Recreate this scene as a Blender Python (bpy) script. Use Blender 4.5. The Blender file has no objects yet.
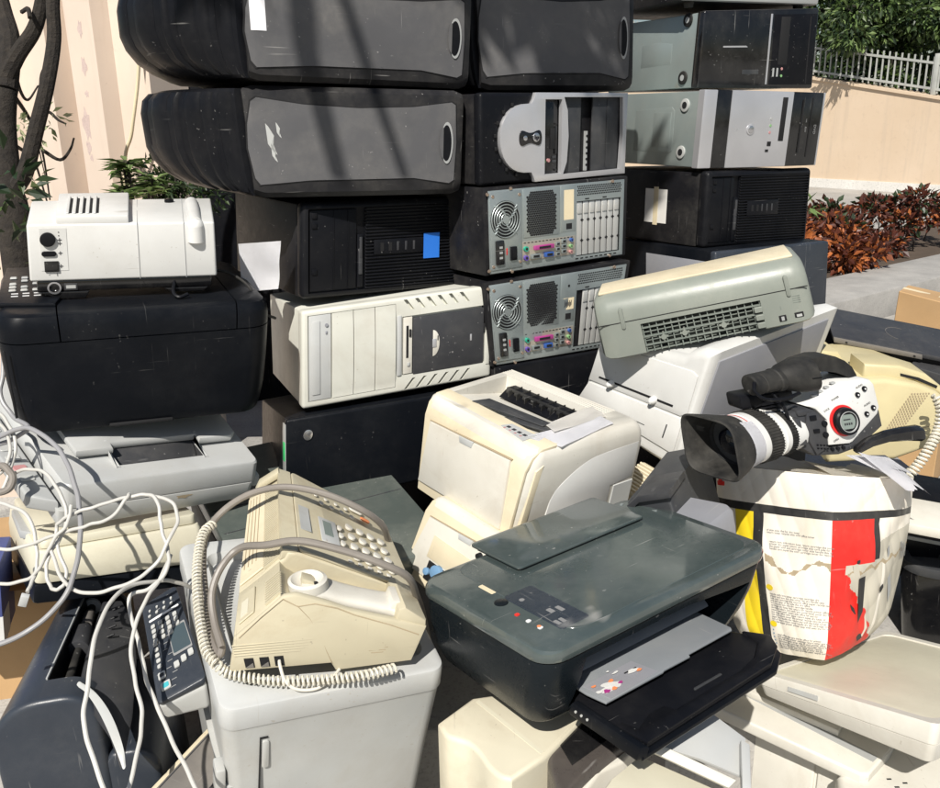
import bpy, bmesh, math, random
from mathutils import Vector, Matrix, Euler
random.seed(7)
PI=math.pi
sc=bpy.context.scene
col=sc.collection
# ------------------------------------------------------------------ camera
CAMH=1.5; PITCH=math.radians(17.3); ROLL=math.radians(-1.0); FPX=880.0
_fw=Vector((0,math.cos(PITCH),-math.sin(PITCH))); _up=Vector((0,math.sin(PITCH),math.cos(PITCH))); _rt=Vector((1,0,0))
RT=_rt*math.cos(ROLL)+_up*math.sin(ROLL); UP=-_rt*math.sin(ROLL)+_up*math.cos(ROLL)
CC=Vector((0,0,CAMH))
def at(px,py,D):
    'point of the place seen in that direction, D metres in front of the photographer'
    return CC+_fw*D+RT*((px-470)/FPX*D)-UP*((py-394)/FPX*D)
def atz(px,py,z):
    d=_fw+RT*((px-470)/FPX)-UP*((py-394)/FPX)
    return CC+d*((z-CAMH)/d.z)
cd=bpy.data.cameras.new('camera'); co=bpy.data.objects.new('camera',cd); col.objects.link(co)
co.matrix_world=Matrix(((RT.x,UP.x,-_fw.x,0),(RT.y,UP.y,-_fw.y,0),(RT.z,UP.z,-_fw.z,CAMH),(0,0,0,1)))
cd.sensor_width=36; cd.lens=FPX/940*36; cd.clip_end=500; cd.clip_start=.02
sc.camera=co
# ------------------------------------------------------------------ materials
def nt(name):
    m=bpy.data.materials.new(name); m.use_nodes=True
    n=m.node_tree; n.nodes.clear()
    o=n.nodes.new('ShaderNodeOutputMaterial'); p=n.nodes.new('ShaderNodeBsdfPrincipled')
    n.links.new(p.outputs[0],o.inputs[0]); return m,n,p
def c4(c): return (c[0],c[1],c[2],1)
def noise(n,vec,scale,detail=4,rough=.6,dist=0):
    x=n.nodes.new('ShaderNodeTexNoise'); x.inputs['Scale'].default_value=scale; x.inputs['Detail'].default_value=detail
    x.inputs['Roughness'].default_value=rough; x.inputs['Distortion'].default_value=dist
    n.links.new(vec,x.inputs['Vector']); return x.outputs['Fac']
def ramp(n,fac,a,b,v0=0,v1=1):
    r=n.nodes.new('ShaderNodeMapRange'); r.inputs[1].default_value=a; r.inputs[2].default_value=b
    r.inputs[3].default_value=v0; r.inputs[4].default_value=v1; n.links.new(fac,r.inputs[0]); return r.outputs[0]
def mixc(n,fac,a,b):
    m=n.nodes.new('ShaderNodeMix'); m.data_type='RGBA'
    if isinstance(fac,(int,float)): m.inputs[0].default_value=fac
    else: n.links.new(fac,m.inputs[0])
    for i,v in ((6,a),(7,b)):
        if isinstance(v,tuple): m.inputs[i].default_value=c4(v)
        else: n.links.new(v,m.inputs[i])
    return m.outputs[2]
def mth(n,op,a,b):
    m=n.nodes.new('ShaderNodeMath'); m.operation=op
    for i,v in ((0,a),(1,b)):
        if isinstance(v,(int,float)): m.inputs[i].default_value=v
        else: n.links.new(v,m.inputs[i])
    return m.outputs[0]
MC={}
def plastic(name,c,rough=.42,dust=.3,dc=(.36,.33,.28),scr=.35,grain=.04,metal=0.,stain=0.,stc=(.25,.17,.08),spec=.5,gs=700,var=.12,off=0,coat=0):
    if name in MC: return MC[name]
    m,n,p=nt(name)
    tc=n.nodes.new('ShaderNodeTexCoord'); oi=n.nodes.new('ShaderNodeObjectInfo')
    ad=n.nodes.new('ShaderNodeVectorMath'); ad.operation='ADD'
    sc_=n.nodes.new('ShaderNodeVectorMath'); sc_.operation='SCALE'; sc_.inputs[3].default_value=7
    n.links.new(oi.outputs['Location'],sc_.inputs[0]); n.links.new(tc.outputs['Object'],ad.inputs[0]); n.links.new(sc_.outputs[0],ad.inputs[1])
    v=ad.outputs[0]
    big=noise(n,v,9,6,.62,.3); fine=noise(n,v,60,5,.7)
    # slow colour variation
    base=mixc(n,ramp(n,noise(n,v,4,3),.3,.7),tuple(x*(1-var) for x in c),tuple(min(1,x*(1+var)) for x in c))
    if stain>0:
        base=mixc(n,mth(n,'MULTIPLY',ramp(n,noise(n,v,5,7,.7,.8),.52,.75),stain),base,stc)
    # dust film, in patches and streaks
    geo=n.nodes.new('ShaderNodeNewGeometry'); 
    dm=mth(n,'MULTIPLY',ramp(n,big,.4,.72),ramp(n,fine,.3,.65,.35,1))
    dm=mth(n,'MULTIPLY',dm,dust)
    base=mixc(n,dm,base,dc)
    rg=mth(n,'ADD',mth(n,'MULTIPLY',dm,.5),ramp(n,fine,.2,.8,rough-.06,rough+.08))
    if scr>0:
        tot=None
        for rot,sx in (((.3,.2,.5),(220,7,7)),((1.1,.4,-.7),(9,260,8)),((.2,1.2,.3),(6,10,240))):
            mp=n.nodes.new('ShaderNodeMapping'); mp.inputs['Rotation'].default_value=rot; mp.inputs['Scale'].default_value=sx
            n.links.new(v,mp.inputs[0]); s=ramp(n,noise(n,mp.outputs[0],1,2,.5),.71,.76)
            tot=s if tot is None else mth(n,'MAXIMUM',tot,s)
        tot=mth(n,'MULTIPLY',tot,ramp(n,noise(n,v,14,2),.5,.6))
        sp=ramp(n,noise(n,v,160,1,.4),.735,.76)
        tot=mth(n,'MAXIMUM',tot,mth(n,'MULTIPLY',sp,ramp(n,noise(n,v,11,3),.5,.62)))
        lum=sum(c)/3
        base=mixc(n,mth(n,'MULTIPLY',tot,scr),base,(.45,.44,.42) if lum<.3 else (.3,.26,.2))
    n.links.new(base,p.inputs['Base Color']); n.links.new(rg,p.inputs['Roughness'])
    p.inputs['Metallic'].default_value=metal; p.inputs['Specular IOR Level'].default_value=spec
    if coat: p.inputs['Coat Weight'].default_value=coat; p.inputs['Coat Roughness'].default_value=.08
    b=n.nodes.new('ShaderNodeBump'); b.inputs['Strength'].default_value=min(1,grain*5); b.inputs['Distance'].default_value=.0004
    h=mth(n,'ADD',noise(n,v,gs,2,.5),mth(n,'MULTIPLY',noise(n,v,25,3),.9))
    n.links.new(h,b.inputs['Height']); n.links.new(b.outputs[0],p.inputs['Normal'])
    MC[name]=m; return m
def flat(name,c,rough=.5,metal=0,trans=0,emit=None):
    if name in MC: return MC[name]
    m,n,p=nt(name); p.inputs['Base Color'].default_value=c4(c); p.inputs['Roughness'].default_value=rough; p.inputs['Metallic'].default_value=metal
    if trans: p.inputs['Transmission Weight'].default_value=trans
    MC[name]=m; return m
M=dict(
 black=plastic('black_plastic',(.0055,.006,.008),.36,.06,(.13,.12,.11),.25,spec=.14),
 ribblack=plastic('ribbed_black',(.0055,.006,.008),.40,.06,(.14,.13,.12),.2,spec=.16),
 sideblack=plastic('black_case_paint',(.009,.009,.011),.42,.22,(.13,.12,.105),.45,spec=.2),
 shell=plastic('charcoal_shell',(.013,.013,.015),.4,.30,(.14,.13,.115),.4,spec=.25),
 inset=plastic('grey_inset',(.088,.088,.093),.5,.42,(.20,.19,.175),.4,spec=.25),
 gloss=plastic('gloss_black',(.006,.006,.007),.12,.12,(.2,.19,.17),.3,.01,spec=.6),
 dkblue=plastic('blue_black_plastic',(.0042,.0052,.0075),.36,.06,(.11,.11,.11),.08,.06,spec=.12),
 hpbody=plastic('dark_slate_plastic',(.0065,.0095,.012),.27,.04,(.12,.12,.12),.2,.05,spec=.16),
 hplid=plastic('slate_lid',(.052,.068,.067),.09,.30,(.20,.215,.20),.45,.012,spec=.8,coat=.3),  # base and dust lightened to carry the sky's reflection on the lid
 hpgrey=plastic('tray_grey',(.20,.215,.23),.4,.2,(.4,.38,.34),.2),
 silver=plastic('silver_paint',(.55,.55,.57),.32,.15,(.4,.38,.34),.3,.02,metal=.55),
 steel=plastic('galvanised_steel',(.40,.45,.45),.38,.25,(.35,.33,.29),.4,.03,metal=.7),
 steelside=plastic('steel_case_side',(.30,.35,.34),.38,.3,(.34,.32,.28),.5,.03,metal=.45),
 slotm=plastic('slot_covers',(.60,.60,.58),.4,.2,(.4,.38,.33),.3,.03,metal=.5),
 beige=plastic('beige_plastic',(.58,.54,.42),.45,.35,(.40,.34,.24),.5,.05,stain=.25),
 cream=plastic('cream_plastic',(.50,.455,.33),.42,.35,(.38,.32,.22),.55,.05,stain=.4,stc=(.30,.21,.11)),
 creamy=plastic('yellowed_plastic',(.62,.55,.40),.42,.3,(.42,.34,.22),.5,.05,stain=.28),
 yell=plastic('yellowed_fax_plastic',(.56,.49,.29),.42,.22,(.38,.3,.18),.3,.05,stain=.15),
 offw=plastic('offwhite_plastic',(.60,.58,.52),.4,.35,(.42,.38,.31),.5,.05,stain=.25),
 white=plastic('white_plastic',(.64,.64,.62),.38,.25,(.45,.42,.37),.4,.05),
 towerw=plastic('tower_white_plastic',(.58,.58,.52),.4,.3,(.38,.35,.3),.45,.05,stain=.2),
 lgrey=plastic('light_grey_plastic',(.42,.43,.42),.42,.3,(.33,.30,.26),.45,.05,stain=.2),
 lgrey2=plastic('pale_grey_plastic',(.45,.46,.455),.4,.3,(.36,.34,.3),.45,.05,stain=.12),
 mgrey=plastic('grey_plastic',(.33,.34,.34),.42,.25,(.38,.36,.32),.3,.05),
 bgrey=plastic('blue_grey_plastic',(.24,.245,.27),.45,.2,(.38,.36,.32),.3,.05),
 olive=plastic('grey_green_plastic',(.205,.225,.198),.36,.2,(.4,.38,.32),.3,.05),
 olived=plastic('grey_green_ribs',(.16,.185,.165),.45,.25,(.35,.33,.28),.2),
 fgrey=plastic('flatbed_cream',(.60,.57,.45),.42,.3,(.42,.37,.28),.4,.05,stain=.2),
 ggloss=plastic('grey_gloss_lid',(.075,.090,.083),.16,.25,(.3,.3,.26),.4,.01,spec=.6),
 dgrey=plastic('dark_grey_plastic',(.035,.036,.040),.38,.2,(.2,.19,.17),.4,spec=.35),
 brown=plastic('brown_grey_plastic',(.14,.13,.12),.4,.4,(.28,.25,.21),.3),
 rubber=plastic('rubber',(.012,.012,.012),.6,.4,(.15,.14,.12),.2,.1,spec=.3),
 dark=flat('dark_void',(.004,.004,.005),.8),
 darkp=plastic('dark_inside',(.03,.032,.036),.5,.3,(.2,.19,.17),.2),
 ink=flat('ink',(.03,.03,.035),.5), inkg=flat('grey_ink',(.22,.22,.22),.6), inkw=flat('white_ink',(.7,.7,.7),.5),
 blue=flat('blue_sticker',(.02,.16,.62),.55), label=plastic('paper_label',(.78,.76,.72),.6,.25,(.6,.55,.45),0,.02),
 labelc=plastic('cream_label',(.72,.62,.42),.6,.3,(.5,.42,.3),.2,.02),
 paper=plastic('paper',(.80,.80,.83),.75,.15,(.6,.58,.52),0,.05,gs=200),
 cable=plastic('white_cable',(.50,.49,.46),.4,.3,(.35,.32,.27),.1,.02),
 cableg=plastic('grey_cable',(.25,.25,.26),.4,.3,(.35,.32,.27),.1,.02),
 cablet=plastic('taupe_cable',(.19,.17,.15),.42,.3,(.35,.32,.27),.1,.02),
 cord=plastic('cream_cord',(.60,.57,.48),.4,.3,(.35,.32,.27),.1,.02),
 cardb=plastic('cardboard',(.46,.29,.14),.8,.3,(.4,.27,.15),.2,.1,gs=150),
 cardc=plastic('carton_print',(.76,.72,.64),.5,.3,(.6,.5,.36),.2,.05,stain=.35,stc=(.45,.34,.2)),
 red=plastic('red_print',(.66,.02,.015),.4,.1,(.5,.3,.2),.3,.03), yel=plastic('yellow_print',(.80,.60,.02),.45,.1,(.5,.4,.2),.2,.03),
 smoke=plastic('smoked_brown',(.060,.052,.048),.25,.2,(.2,.18,.15),.3,.02),
 slateb=plastic('slate_blue_plastic',(.026,.032,.043),.33,.12,(.16,.16,.16),.35,.06,spec=.4),
 panelb=plastic('panel_blue',(.022,.030,.042),.25,.15,(.16,.17,.17),.3,.02,spec=.4),
 bluec=plastic('blue_carton',(.05,.07,.24),.5,.3,(.3,.3,.3),.3), bprint=plastic('black_print',(.02,.02,.022),.45,.15,(.3,.28,.22),.3,.03),
 mudd=plastic('mud',(.36,.29,.19),.8,.4,(.25,.2,.14),0,.1), photoprint=plastic('greybeige_print',(.50,.47,.39),.5,.2,(.4,.36,.28),.2,.03),
 lcd=flat('lcd',(.20,.24,.22),.15), lcdb=flat('lcd_dark',(.05,.07,.08),.15), glass=flat('dark_lens_glass',(.004,.005,.01),.04),
 green=flat('green',(.02,.42,.12),.5), purple=flat('purple_port',(.34,.04,.20),.5), vga=flat('blue_port',(.03,.09,.32),.5),
 ps2=flat('green_port',(.02,.30,.20),.5), vio=flat('violet_port',(.10,.06,.30),.5), pink=flat('pink_port',(.45,.22,.22),.5), lime=flat('lime_port',(.2,.38,.17),.5),
 brass=flat('screw_metal',(.55,.42,.33),.35,.9), orange=flat('orange_key',(.75,.25,.10),.45), cyan=flat('teal_key',(.05,.35,.40),.4), bluek=flat('blue_knob',(.15,.28,.45),.4),
 iop=plastic('io_plate',(.50,.45,.38),.35,.2,(.3,.3,.25),.2,.02,metal=.6),
 chrome=flat('chrome',(.6,.6,.62),.2,.9), redr=flat('red_ring',(.65,.02,.02),.35),
)
def sc_key(k,f):
    l,r,d,o=TB[k]; l=[l[0]*f,l[1]*f,1.5+(l[2]-1.5)*f]; TB[k]=(l,r,[x*f for x in d],[[x*f for x in q] for q in o])
# ------------------------------------------------------------------ mesh builder
class MB:
    def __init__(s): s.bm=bmesh.new()
    def merge(s,b,mi=0,M4=None):
        for f in b.faces: f.material_index=mi if f.material_index==0 else f.material_index
        if M4 is not None: bmesh.ops.transform(b,matrix=M4,verts=b.verts)
        me=bpy.data.meshes.new('t'); b.to_mesh(me); s.bm.from_mesh(me); bpy.data.meshes.remove(me); b.free(); return s
    def box(s,x0,y0,z0,x1,y1,z1,bev=0,seg=2,mi=0,M4=None,cuts=0):
        b=bmesh.new(); bmesh.ops.create_cube(b,size=1)
        sx,sy,sz=abs(x1-x0),abs(y1-y0),abs(z1-z0)
        bmesh.ops.transform(b,matrix=Matrix.Translation(((x0+x1)/2,(y0+y1)/2,(z0+z1)/2))@Matrix.Diagonal((sx,sy,sz,1)),verts=b.verts)
        bev=min(bev,.45*min(sx,sy,sz))
        if bev>0: bmesh.ops.bevel(b,geom=b.edges[:],offset=bev,segments=seg,profile=.5,affect='EDGES')
        return s.merge(b,mi,M4)
    def prism(s,poly,axis,a,b_,bev=0,seg=2,mi=0,M4=None,allb=False):
        'poly: 2d points; axis x:(y,z) y:(x,z) z:(x,y)'
        b=bmesh.new()
        def P(q,t): return {'x':(t,q[0],q[1]),'y':(q[0],t,q[1]),'z':(q[0],q[1],t)}[axis]
        v0=[b.verts.new(P(q,a)) for q in poly]; v1=[b.verts.new(P(q,b_)) for q in poly]
        n=len(poly); f0=b.faces.new(v0); f1=b.faces.new(v1[::-1])
        for i in range(n): b.faces.new((v0[i],v1[i],v1[(i+1)%n],v0[(i+1)%n]))
        bmesh.ops.recalc_face_normals(b,faces=b.faces)
        if bev>0:
            ed=b.edges[:] if allb else list(set(f0.edges)|set(f1.edges))
            bmesh.ops.bevel(b,geom=ed,offset=bev,segments=seg,profile=.5,affect='EDGES',clamp_overlap=True)
        return s.merge(b,mi,M4)
    def rr(s,u0,v0,u1,v1,axis,a,b_,r,bev=0,seg=2,mi=0,M4=None,n=6):
        return s.prism(rrect(u0,v0,u1,v1,r,n),axis,a,b_,bev,seg,mi,M4)
    def cyl(s,p0,p1,r0,r1=None,n=20,mi=0,bev=0,caps=True):
        r1=r0 if r1 is None else r1; p0=Vector(p0);p1=Vector(p1);d=p1-p0
        b=bmesh.new(); bmesh.ops.create_cone(b,cap_ends=caps,segments=n,radius1=r0,radius2=r1,depth=d.length)
        if bev: bmesh.ops.bevel(b,geom=[e for e in b.edges if len(e.link_faces)==2 and any(len(f.verts)>4 for f in e.link_faces)],offset=bev,segments=2,profile=.5,affect='EDGES')
        q=Vector((0,0,1)).rotation_difference(d.normalized()).to_matrix().to_4x4()
        bmesh.ops.transform(b,matrix=Matrix.Translation((p0+p1)/2)@q,verts=b.verts)
        return s.merge(b,mi)
    def lathe(s,prof,o,axis,n=32,mi=0,mis=None,sq=None):
        'prof: (t along axis, radius)'
        o=Vector(o); ax=Vector(axis).normalized(); e1=ax.orthogonal().normalized()
        if abs(ax.z)<.9: e1=(Vector((0,0,1))-ax*ax.z).normalized()
        e2=ax.cross(e1); b=bmesh.new(); rings=[]
        for t,r in prof:
            ring=[]
            for i in range(n):
                a=2*PI*i/n; ca,sa=math.cos(a),math.sin(a)
                if sq: k=sq(t); ex=1-k*.55; ca=math.copysign(abs(ca)**ex,ca); sa=math.copysign(abs(sa)**ex,sa)
                ring.append(b.verts.new(o+ax*t+(e1*ca+e2*sa)*max(r,1e-5)))
            rings.append(ring)
        for k in range(len(rings)-1):
            for i in range(n):
                f=b.faces.new((rings[k][i],rings[k][(i+1)%n],rings[k+1][(i+1)%n],rings[k+1][i]))
                if mis: f.material_index=mis[k]
        bmesh.ops.recalc_face_normals(b,faces=b.faces)
        return s.merge(b,mi)
    def tube(s,pts,r,n=8,mi=0,cap=True):
        pts=[Vector(p) for p in pts]; b=bmesh.new(); rings=[]; up=None
        for i,p in enumerate(pts):
            t=(pts[min(i+1,len(pts)-1)]-pts[max(i-1,0)])
            if t.length<1e-9: t=Vector((0,0,1))
            t.normalize()
            if up is None: up=t.orthogonal().normalized()
            up=(up-t*up.dot(t)); 
            if up.length<1e-6: up=t.orthogonal()
            up.normalize(); s2=t.cross(up); rr_=r[i] if isinstance(r,(list,tuple)) else r
            rings.append([b.verts.new(p+(up*math.cos(2*PI*k/n)+s2*math.sin(2*PI*k/n))*rr_) for k in range(n)])
        for a,c in zip(rings,rings[1:]):
            for k in range(n): b.faces.new((a[k],a[(k+1)%n],c[(k+1)%n],c[k]))
        if cap: b.faces.new(rings[0][::-1]); b.faces.new(rings[-1])
        bmesh.ops.recalc_face_normals(b,faces=b.faces)
        return s.merge(b,mi)
    def loft(s,rings,cap=True,mi=0,M4=None):
        b=bmesh.new(); R=[[b.verts.new(p) for p in r] for r in rings]; n=len(R[0])
        for a,c in zip(R,R[1:]):
            for k in range(n): b.faces.new((a[k],a[(k+1)%n],c[(k+1)%n],c[k]))
        if cap: b.faces.new(R[0][::-1]); b.faces.new(R[-1])
        bmesh.ops.recalc_face_normals(b,faces=b.faces)
        return s.merge(b,mi,M4)
    def grid(s,fn,nu,nv,mi=0,mf=None,th=0):
        b=bmesh.new(); V=[[b.verts.new(fn(i/nu,j/nv)) for j in range(nv+1)] for i in range(nu+1)]
        for i in range(nu):
            for j in range(nv):
                f=b.faces.new((V[i][j],V[i+1][j],V[i+1][j+1],V[i][j+1]))
                if mf: f.material_index=mf((i+.5)/nu,(j+.5)/nv)
        if th: bmesh.ops.solidify(b,geom=b.faces[:],thickness=th)
        return s.merge(b,mi)
    def text(s,st,o,r,u,size,depth=.0004,mi=0,align='CENTER',fn=None):
        o=Vector(o);r=Vector(r).normalized();u=Vector(u).normalized();nn=r.cross(u)
        me=textmesh(st,align); b=bmesh.new(); b.from_mesh(me)
        for v in b.verts:
            c=v.co; p=(c.x*size,c.y*size,c.z)
            v.co=(fn(p[0],p[1]) if fn else o+r*p[0]+u*p[1])+nn*(depth if c.z>0 else depth*.3)
        return s.merge(b,mi)
TXT={}
def textmesh(st,align):
    k=(st,align)
    if k not in TXT:
        cu=bpy.data.curves.new('t','FONT'); cu.body=st; cu.size=1; cu.extrude=.01; cu.align_x=align; cu.align_y='CENTER'; cu.resolution_u=2
        ob=bpy.data.objects.new('t',cu); col.objects.link(ob)
        dg=bpy.context.evaluated_depsgraph_get(); TXT[k]=bpy.data.meshes.new_from_object(ob.evaluated_get(dg)); bpy.data.objects.remove(ob)
    return TXT[k]
def rrect(u0,v0,u1,v1,r,n=6):
    rs=r if isinstance(r,(list,tuple)) else [r]*4   # corners: (u1,v0)...
    m=.499*min(abs(u1-u0),abs(v1-v0)); P=[]
    for (cx,cy,a0),q in zip(((u1,v0,-PI/2),(u1,v1,0),(u0,v1,PI/2),(u0,v0,PI)),rs):
        q=min(q,m); sx=-1 if cx==u1 else 1; sy=1 if cy==v0 else -1
        ox,oy=cx+sx*q,cy+sy*q
        for i in range(n+1):
            a=a0+PI/2*i/n; P.append((ox+q*math.cos(a),oy+q*math.sin(a)))
    return P
def cut(A,B,mi=None,solver='EXACT'):
    'subtract mesh builder B from A'
    if mi is not None:
        for f in B.bm.faces: f.material_index=mi
    obs=[]
    for q in (A,B):
        me=bpy.data.meshes.new('t'); q.bm.to_mesh(me); 
        for i in range(8): me.materials.append(M['dark'])
        o=bpy.data.objects.new('t',me); col.objects.link(o); obs.append(o)
    md=obs[0].modifiers.new('b','BOOLEAN'); md.object=obs[1]; md.operation='DIFFERENCE'; md.solver=solver
    dg=bpy.context.evaluated_depsgraph_get(); dg.update(); me=bpy.data.meshes.new_from_object(obs[0].evaluated_get(dg))
    A.bm.free(); A.bm=bmesh.new(); A.bm.from_mesh(me)
    for o in obs: bpy.data.objects.remove(o)
    return A
SPL={'stems':'stem','printed_marks':'printed_mark','paper_guide_ribs':'paper_guide_rib','panel_seam':'panel_seam','side_stamping':'side_stamping','print':'print_mark','lettering':'letter','symbols':'symbol','cover_slot':'cover_slot','emblem':'emblem','screws':'screw','feet':'foot','foot_holes':'foot_hole','buttons':'button','keys':'key','small_buttons':'button','front_ports':'port','bay_covers':'bay_cover','bay_rails':'bay_rail','vents':'vent','ports':'port','socket_pins':'socket_pin','drive_seams':'drive_seam','line_sockets':'line_socket','socket_clips':'socket_clip','seams':'seam','vent_slats':'vent_slat','blue_knobs':'knob','deck_keys':'deck_key','exit_rollers':'exit_roller','port_sockets':'port_socket','screw_posts':'screw_post','hinge_pins':'hinge_pin','edge_screw':'edge_screw','side_doors':'side_door','vent_slots':'vent_slot','holes':'hole','wheel':'wheel','button_dots':'button_dot','speaker_slots':'speaker_slot','paper_guide':'paper_guide','guide_tab':'guide_tab','latch':'latch','hood_label':'hood_label','roller':'roller','drive_lever':'drive_lever','picture_marks':'picture_mark','flaked_spots':'flaked_spot','rail':'rail','bezel_band':'bezel_band','power_button':'power_button','key_lock':'key_lock','side_ribs':'side_rib','grooves':'groove','plate_slots':'plate_slot','bracket_slots':'bracket_slot','silver_strip':'silver_strip','loose_flap':'loose_flap','top_flaps':'top_flap','display_marks':'display_mark','stripe':'stripe','limbs':'limb','twigs':'twig','handset':'handset','paper_stop':'paper_stop','cover_ribs':'cover_rib','ribs':'rib'}
def islands(bm):
    bm.verts.ensure_lookup_table(); bm.faces.ensure_lookup_table(); bm.verts.index_update(); bm.faces.index_update(); seen=set(); out=[]
    for f in bm.faces:
        if f.index in seen: continue
        st=[f]; seen.add(f.index); g=[]
        while st:
            a=st.pop(); g.append(a.index)
            for v in a.verts:
                for c in v.link_faces:
                    if c.index not in seen: seen.add(c.index); st.append(c)
        out.append(g)
    return out
class Thing:
    def __init__(s,name,label,cat,key=None,loc=None,rot=(0,0,0),dim=(1,1,1),group=None):
        s.off=None
        if key:
            l,r,d,o=TB[key]; loc=l; rot=r; dim=d; s.off=[Vector(q) for q in o]
        s.w,s.d,s.h=dim
        e=bpy.data.objects.new(name,None); col.objects.link(e); e.location=loc; e.rotation_euler=Euler(rot,'XYZ'); e.empty_display_size=.05
        e['label']=label; e['category']=cat
        if group: e['group']=group
        s.e=e; s.M=Matrix.Translation(Vector(loc))@Euler(rot,'XYZ').to_matrix().to_4x4()
    def warp(s,p):
        if s.off is None: return p
        u,v,w=p.x/s.w+.5,p.y/s.d+.5,p.z/s.h
        u=max(-.3,min(1.3,u));v=max(-.3,min(1.3,v));w=max(-.6,min(1.3,w))
        q=Vector((0,0,0)); i=0
        for c in (0,1):
            for b in (0,1):
                for a in (0,1):
                    q+=s.off[i]*((u if a else 1-u)*(v if b else 1-v)*(w if c else 1-w)); i+=1
        return p+q
    def part(s,name,mb,mats,parent=None,label=None,smooth=35,warp=True):
        bm=mb.bm
        if name in SPL:
            one=None; isl=islands(bm)
            if 1<len(isl)<=100:
                vi={}
                for k,g in enumerate(isl):
                    for f in g: vi[f]=k
                bm.verts.index_update(); bm.faces.index_update()
                for g in isl:
                    m2=MB(); mp={}
                    for fi in g:
                        f=bm.faces[fi]; q=[]
                        for v in f.verts:
                            if v.index not in mp: mp[v.index]=m2.bm.verts.new(v.co)
                            q.append(mp[v.index])
                        m2.bm.faces.new(q).material_index=f.material_index
                    one=s.part(SPL[name],m2,mats,parent,label,smooth,warp)
                bm.free(); return one
            name=SPL[name] if len(isl)==1 else name
        if warp and s.off is not None:
            for v in bm.verts: v.co=s.warp(v.co)
        bmesh.ops.recalc_face_normals(bm,faces=[f for f in bm.faces])
        me=bpy.data.meshes.new(name); bm.to_mesh(me); bm.free()
        if not isinstance(mats,(list,tuple)): mats=[mats]
        for m in mats: me.materials.append(M[m] if isinstance(m,str) else m)
        if smooth:
            for p in me.polygons: p.use_smooth=True
            me.set_sharp_from_angle(angle=math.radians(smooth))
        o=bpy.data.objects.new(name,me); col.objects.link(o); o.parent=parent or s.e
        if label: o['label']=label
        return o
    # face helpers -------------------------------------------------
    def fp(s,f,u,v,h=0):
        if f=='F': return Vector(((u-.5)*s.w,-s.d/2-h,v*s.h))
        if f=='T': return Vector(((u-.5)*s.w,(v-.5)*s.d,s.h+h))
        if f=='L': return Vector((-s.w/2-h,(u-.5)*s.d,v*s.h))
        if f=='R': return Vector((s.w/2+h,(u-.5)*s.d,v*s.h))
        if f=='B': return Vector(((u-.5)*s.w,s.d/2+h,v*s.h))
    def fb(s,mb,f,u0,v0,u1,v1,h0,h1,bev=.001,seg=2,mi=0):
        a=s.fp(f,u0,v0,h0); b=s.fp(f,u1,v1,h1)
        return mb.box(min(a.x,b.x),min(a.y,b.y),min(a.z,b.z),max(a.x,b.x),max(a.y,b.y),max(a.z,b.z),bev,seg,mi)
    def fc(s,mb,f,u,v,r,h0,h1,n=16,mi=0,bev=0):
        return mb.cyl(s.fp(f,u,v,h0),s.fp(f,u,v,h1),r,None,n,mi,bev)
    def fpoly(s,mb,f,pts,h0,h1,bev=0,mi=0,seg=2):
        ax={'F':'y','T':'z','L':'x','R':'x'}[f]
        q=[s.fp(f,u,v) for u,v in pts]
        P=[(p.x,p.z) if f=='F' else ((p.x,p.y) if f=='T' else (p.y,p.z)) for p in q]
        a=s.fp(f,0,0,h0); b=s.fp(f,0,0,h1)
        t0,t1={'F':(a.y,b.y),'T':(a.z,b.z),'L':(a.x,b.x),'R':(a.x,b.x)}[f]
        return mb.prism(P,ax,t0,t1,bev,seg,mi)
    def ft(s,mb,f,st,u,v,size,mi=0,h=.0005,ang=0,align='CENTER'):
        r,up={'F':((1,0,0),(0,0,1)),'T':((1,0,0),(0,1,0)),'R':((0,1,0),(0,0,1)),'L':((0,-1,0),(0,0,1))}[f]
        r=Vector(r);up=Vector(up); c,sn=math.cos(ang),math.sin(ang)
        r2=r*c+up*sn; u2=-r*sn+up*c
        return mb.text(st,s.fp(f,u,v,h*.2),r2,u2,size,h,mi,align)
def single(name,mb,mats,label,cat,group=None,kind=None,smooth=35):
    bm=mb.bm; me=bpy.data.meshes.new(name)
    if cat and not kind:
        c=Vector((0,0,0)); 
        n=max(1,len(bm.verts))
        for v in bm.verts: c+=v.co
        c/=n; zmin=min(v.co.z for v in bm.verts); c.z=zmin
        for v in bm.verts: v.co-=c
    else: c=Vector((0,0,0))
    bm.to_mesh(me); bm.free()
    if not isinstance(mats,(list,tuple)): mats=[mats]
    for m in mats: me.materials.append(M[m] if isinstance(m,str) else m)
    if smooth:
        for p in me.polygons: p.use_smooth=True
        me.set_sharp_from_angle(angle=math.radians(smooth))
    o=bpy.data.objects.new(name,me); col.objects.link(o); o.location=c
    if label: o['label']=label
    if cat: o['category']=cat
    if group: o['group']=group
    if kind: o['kind']=kind
    return o
def spline(pts,n=8,closed=False):
    pts=[Vector(p) for p in pts]; out=[]
    P=[pts[0]*2-pts[1]]+pts+[pts[-1]*2-pts[-2]]
    for i in range(1,len(P)-2):
        for k in range(n):
            t=k/n; a,b,c,d=P[i-1],P[i],P[i+1],P[i+2]
            out.append(.5*((2*b)+(c-a)*t+(2*a-5*b+4*c-d)*t*t+(3*b-a-3*c+d)*t**3))
    out.append(pts[-1]); return out
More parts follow.
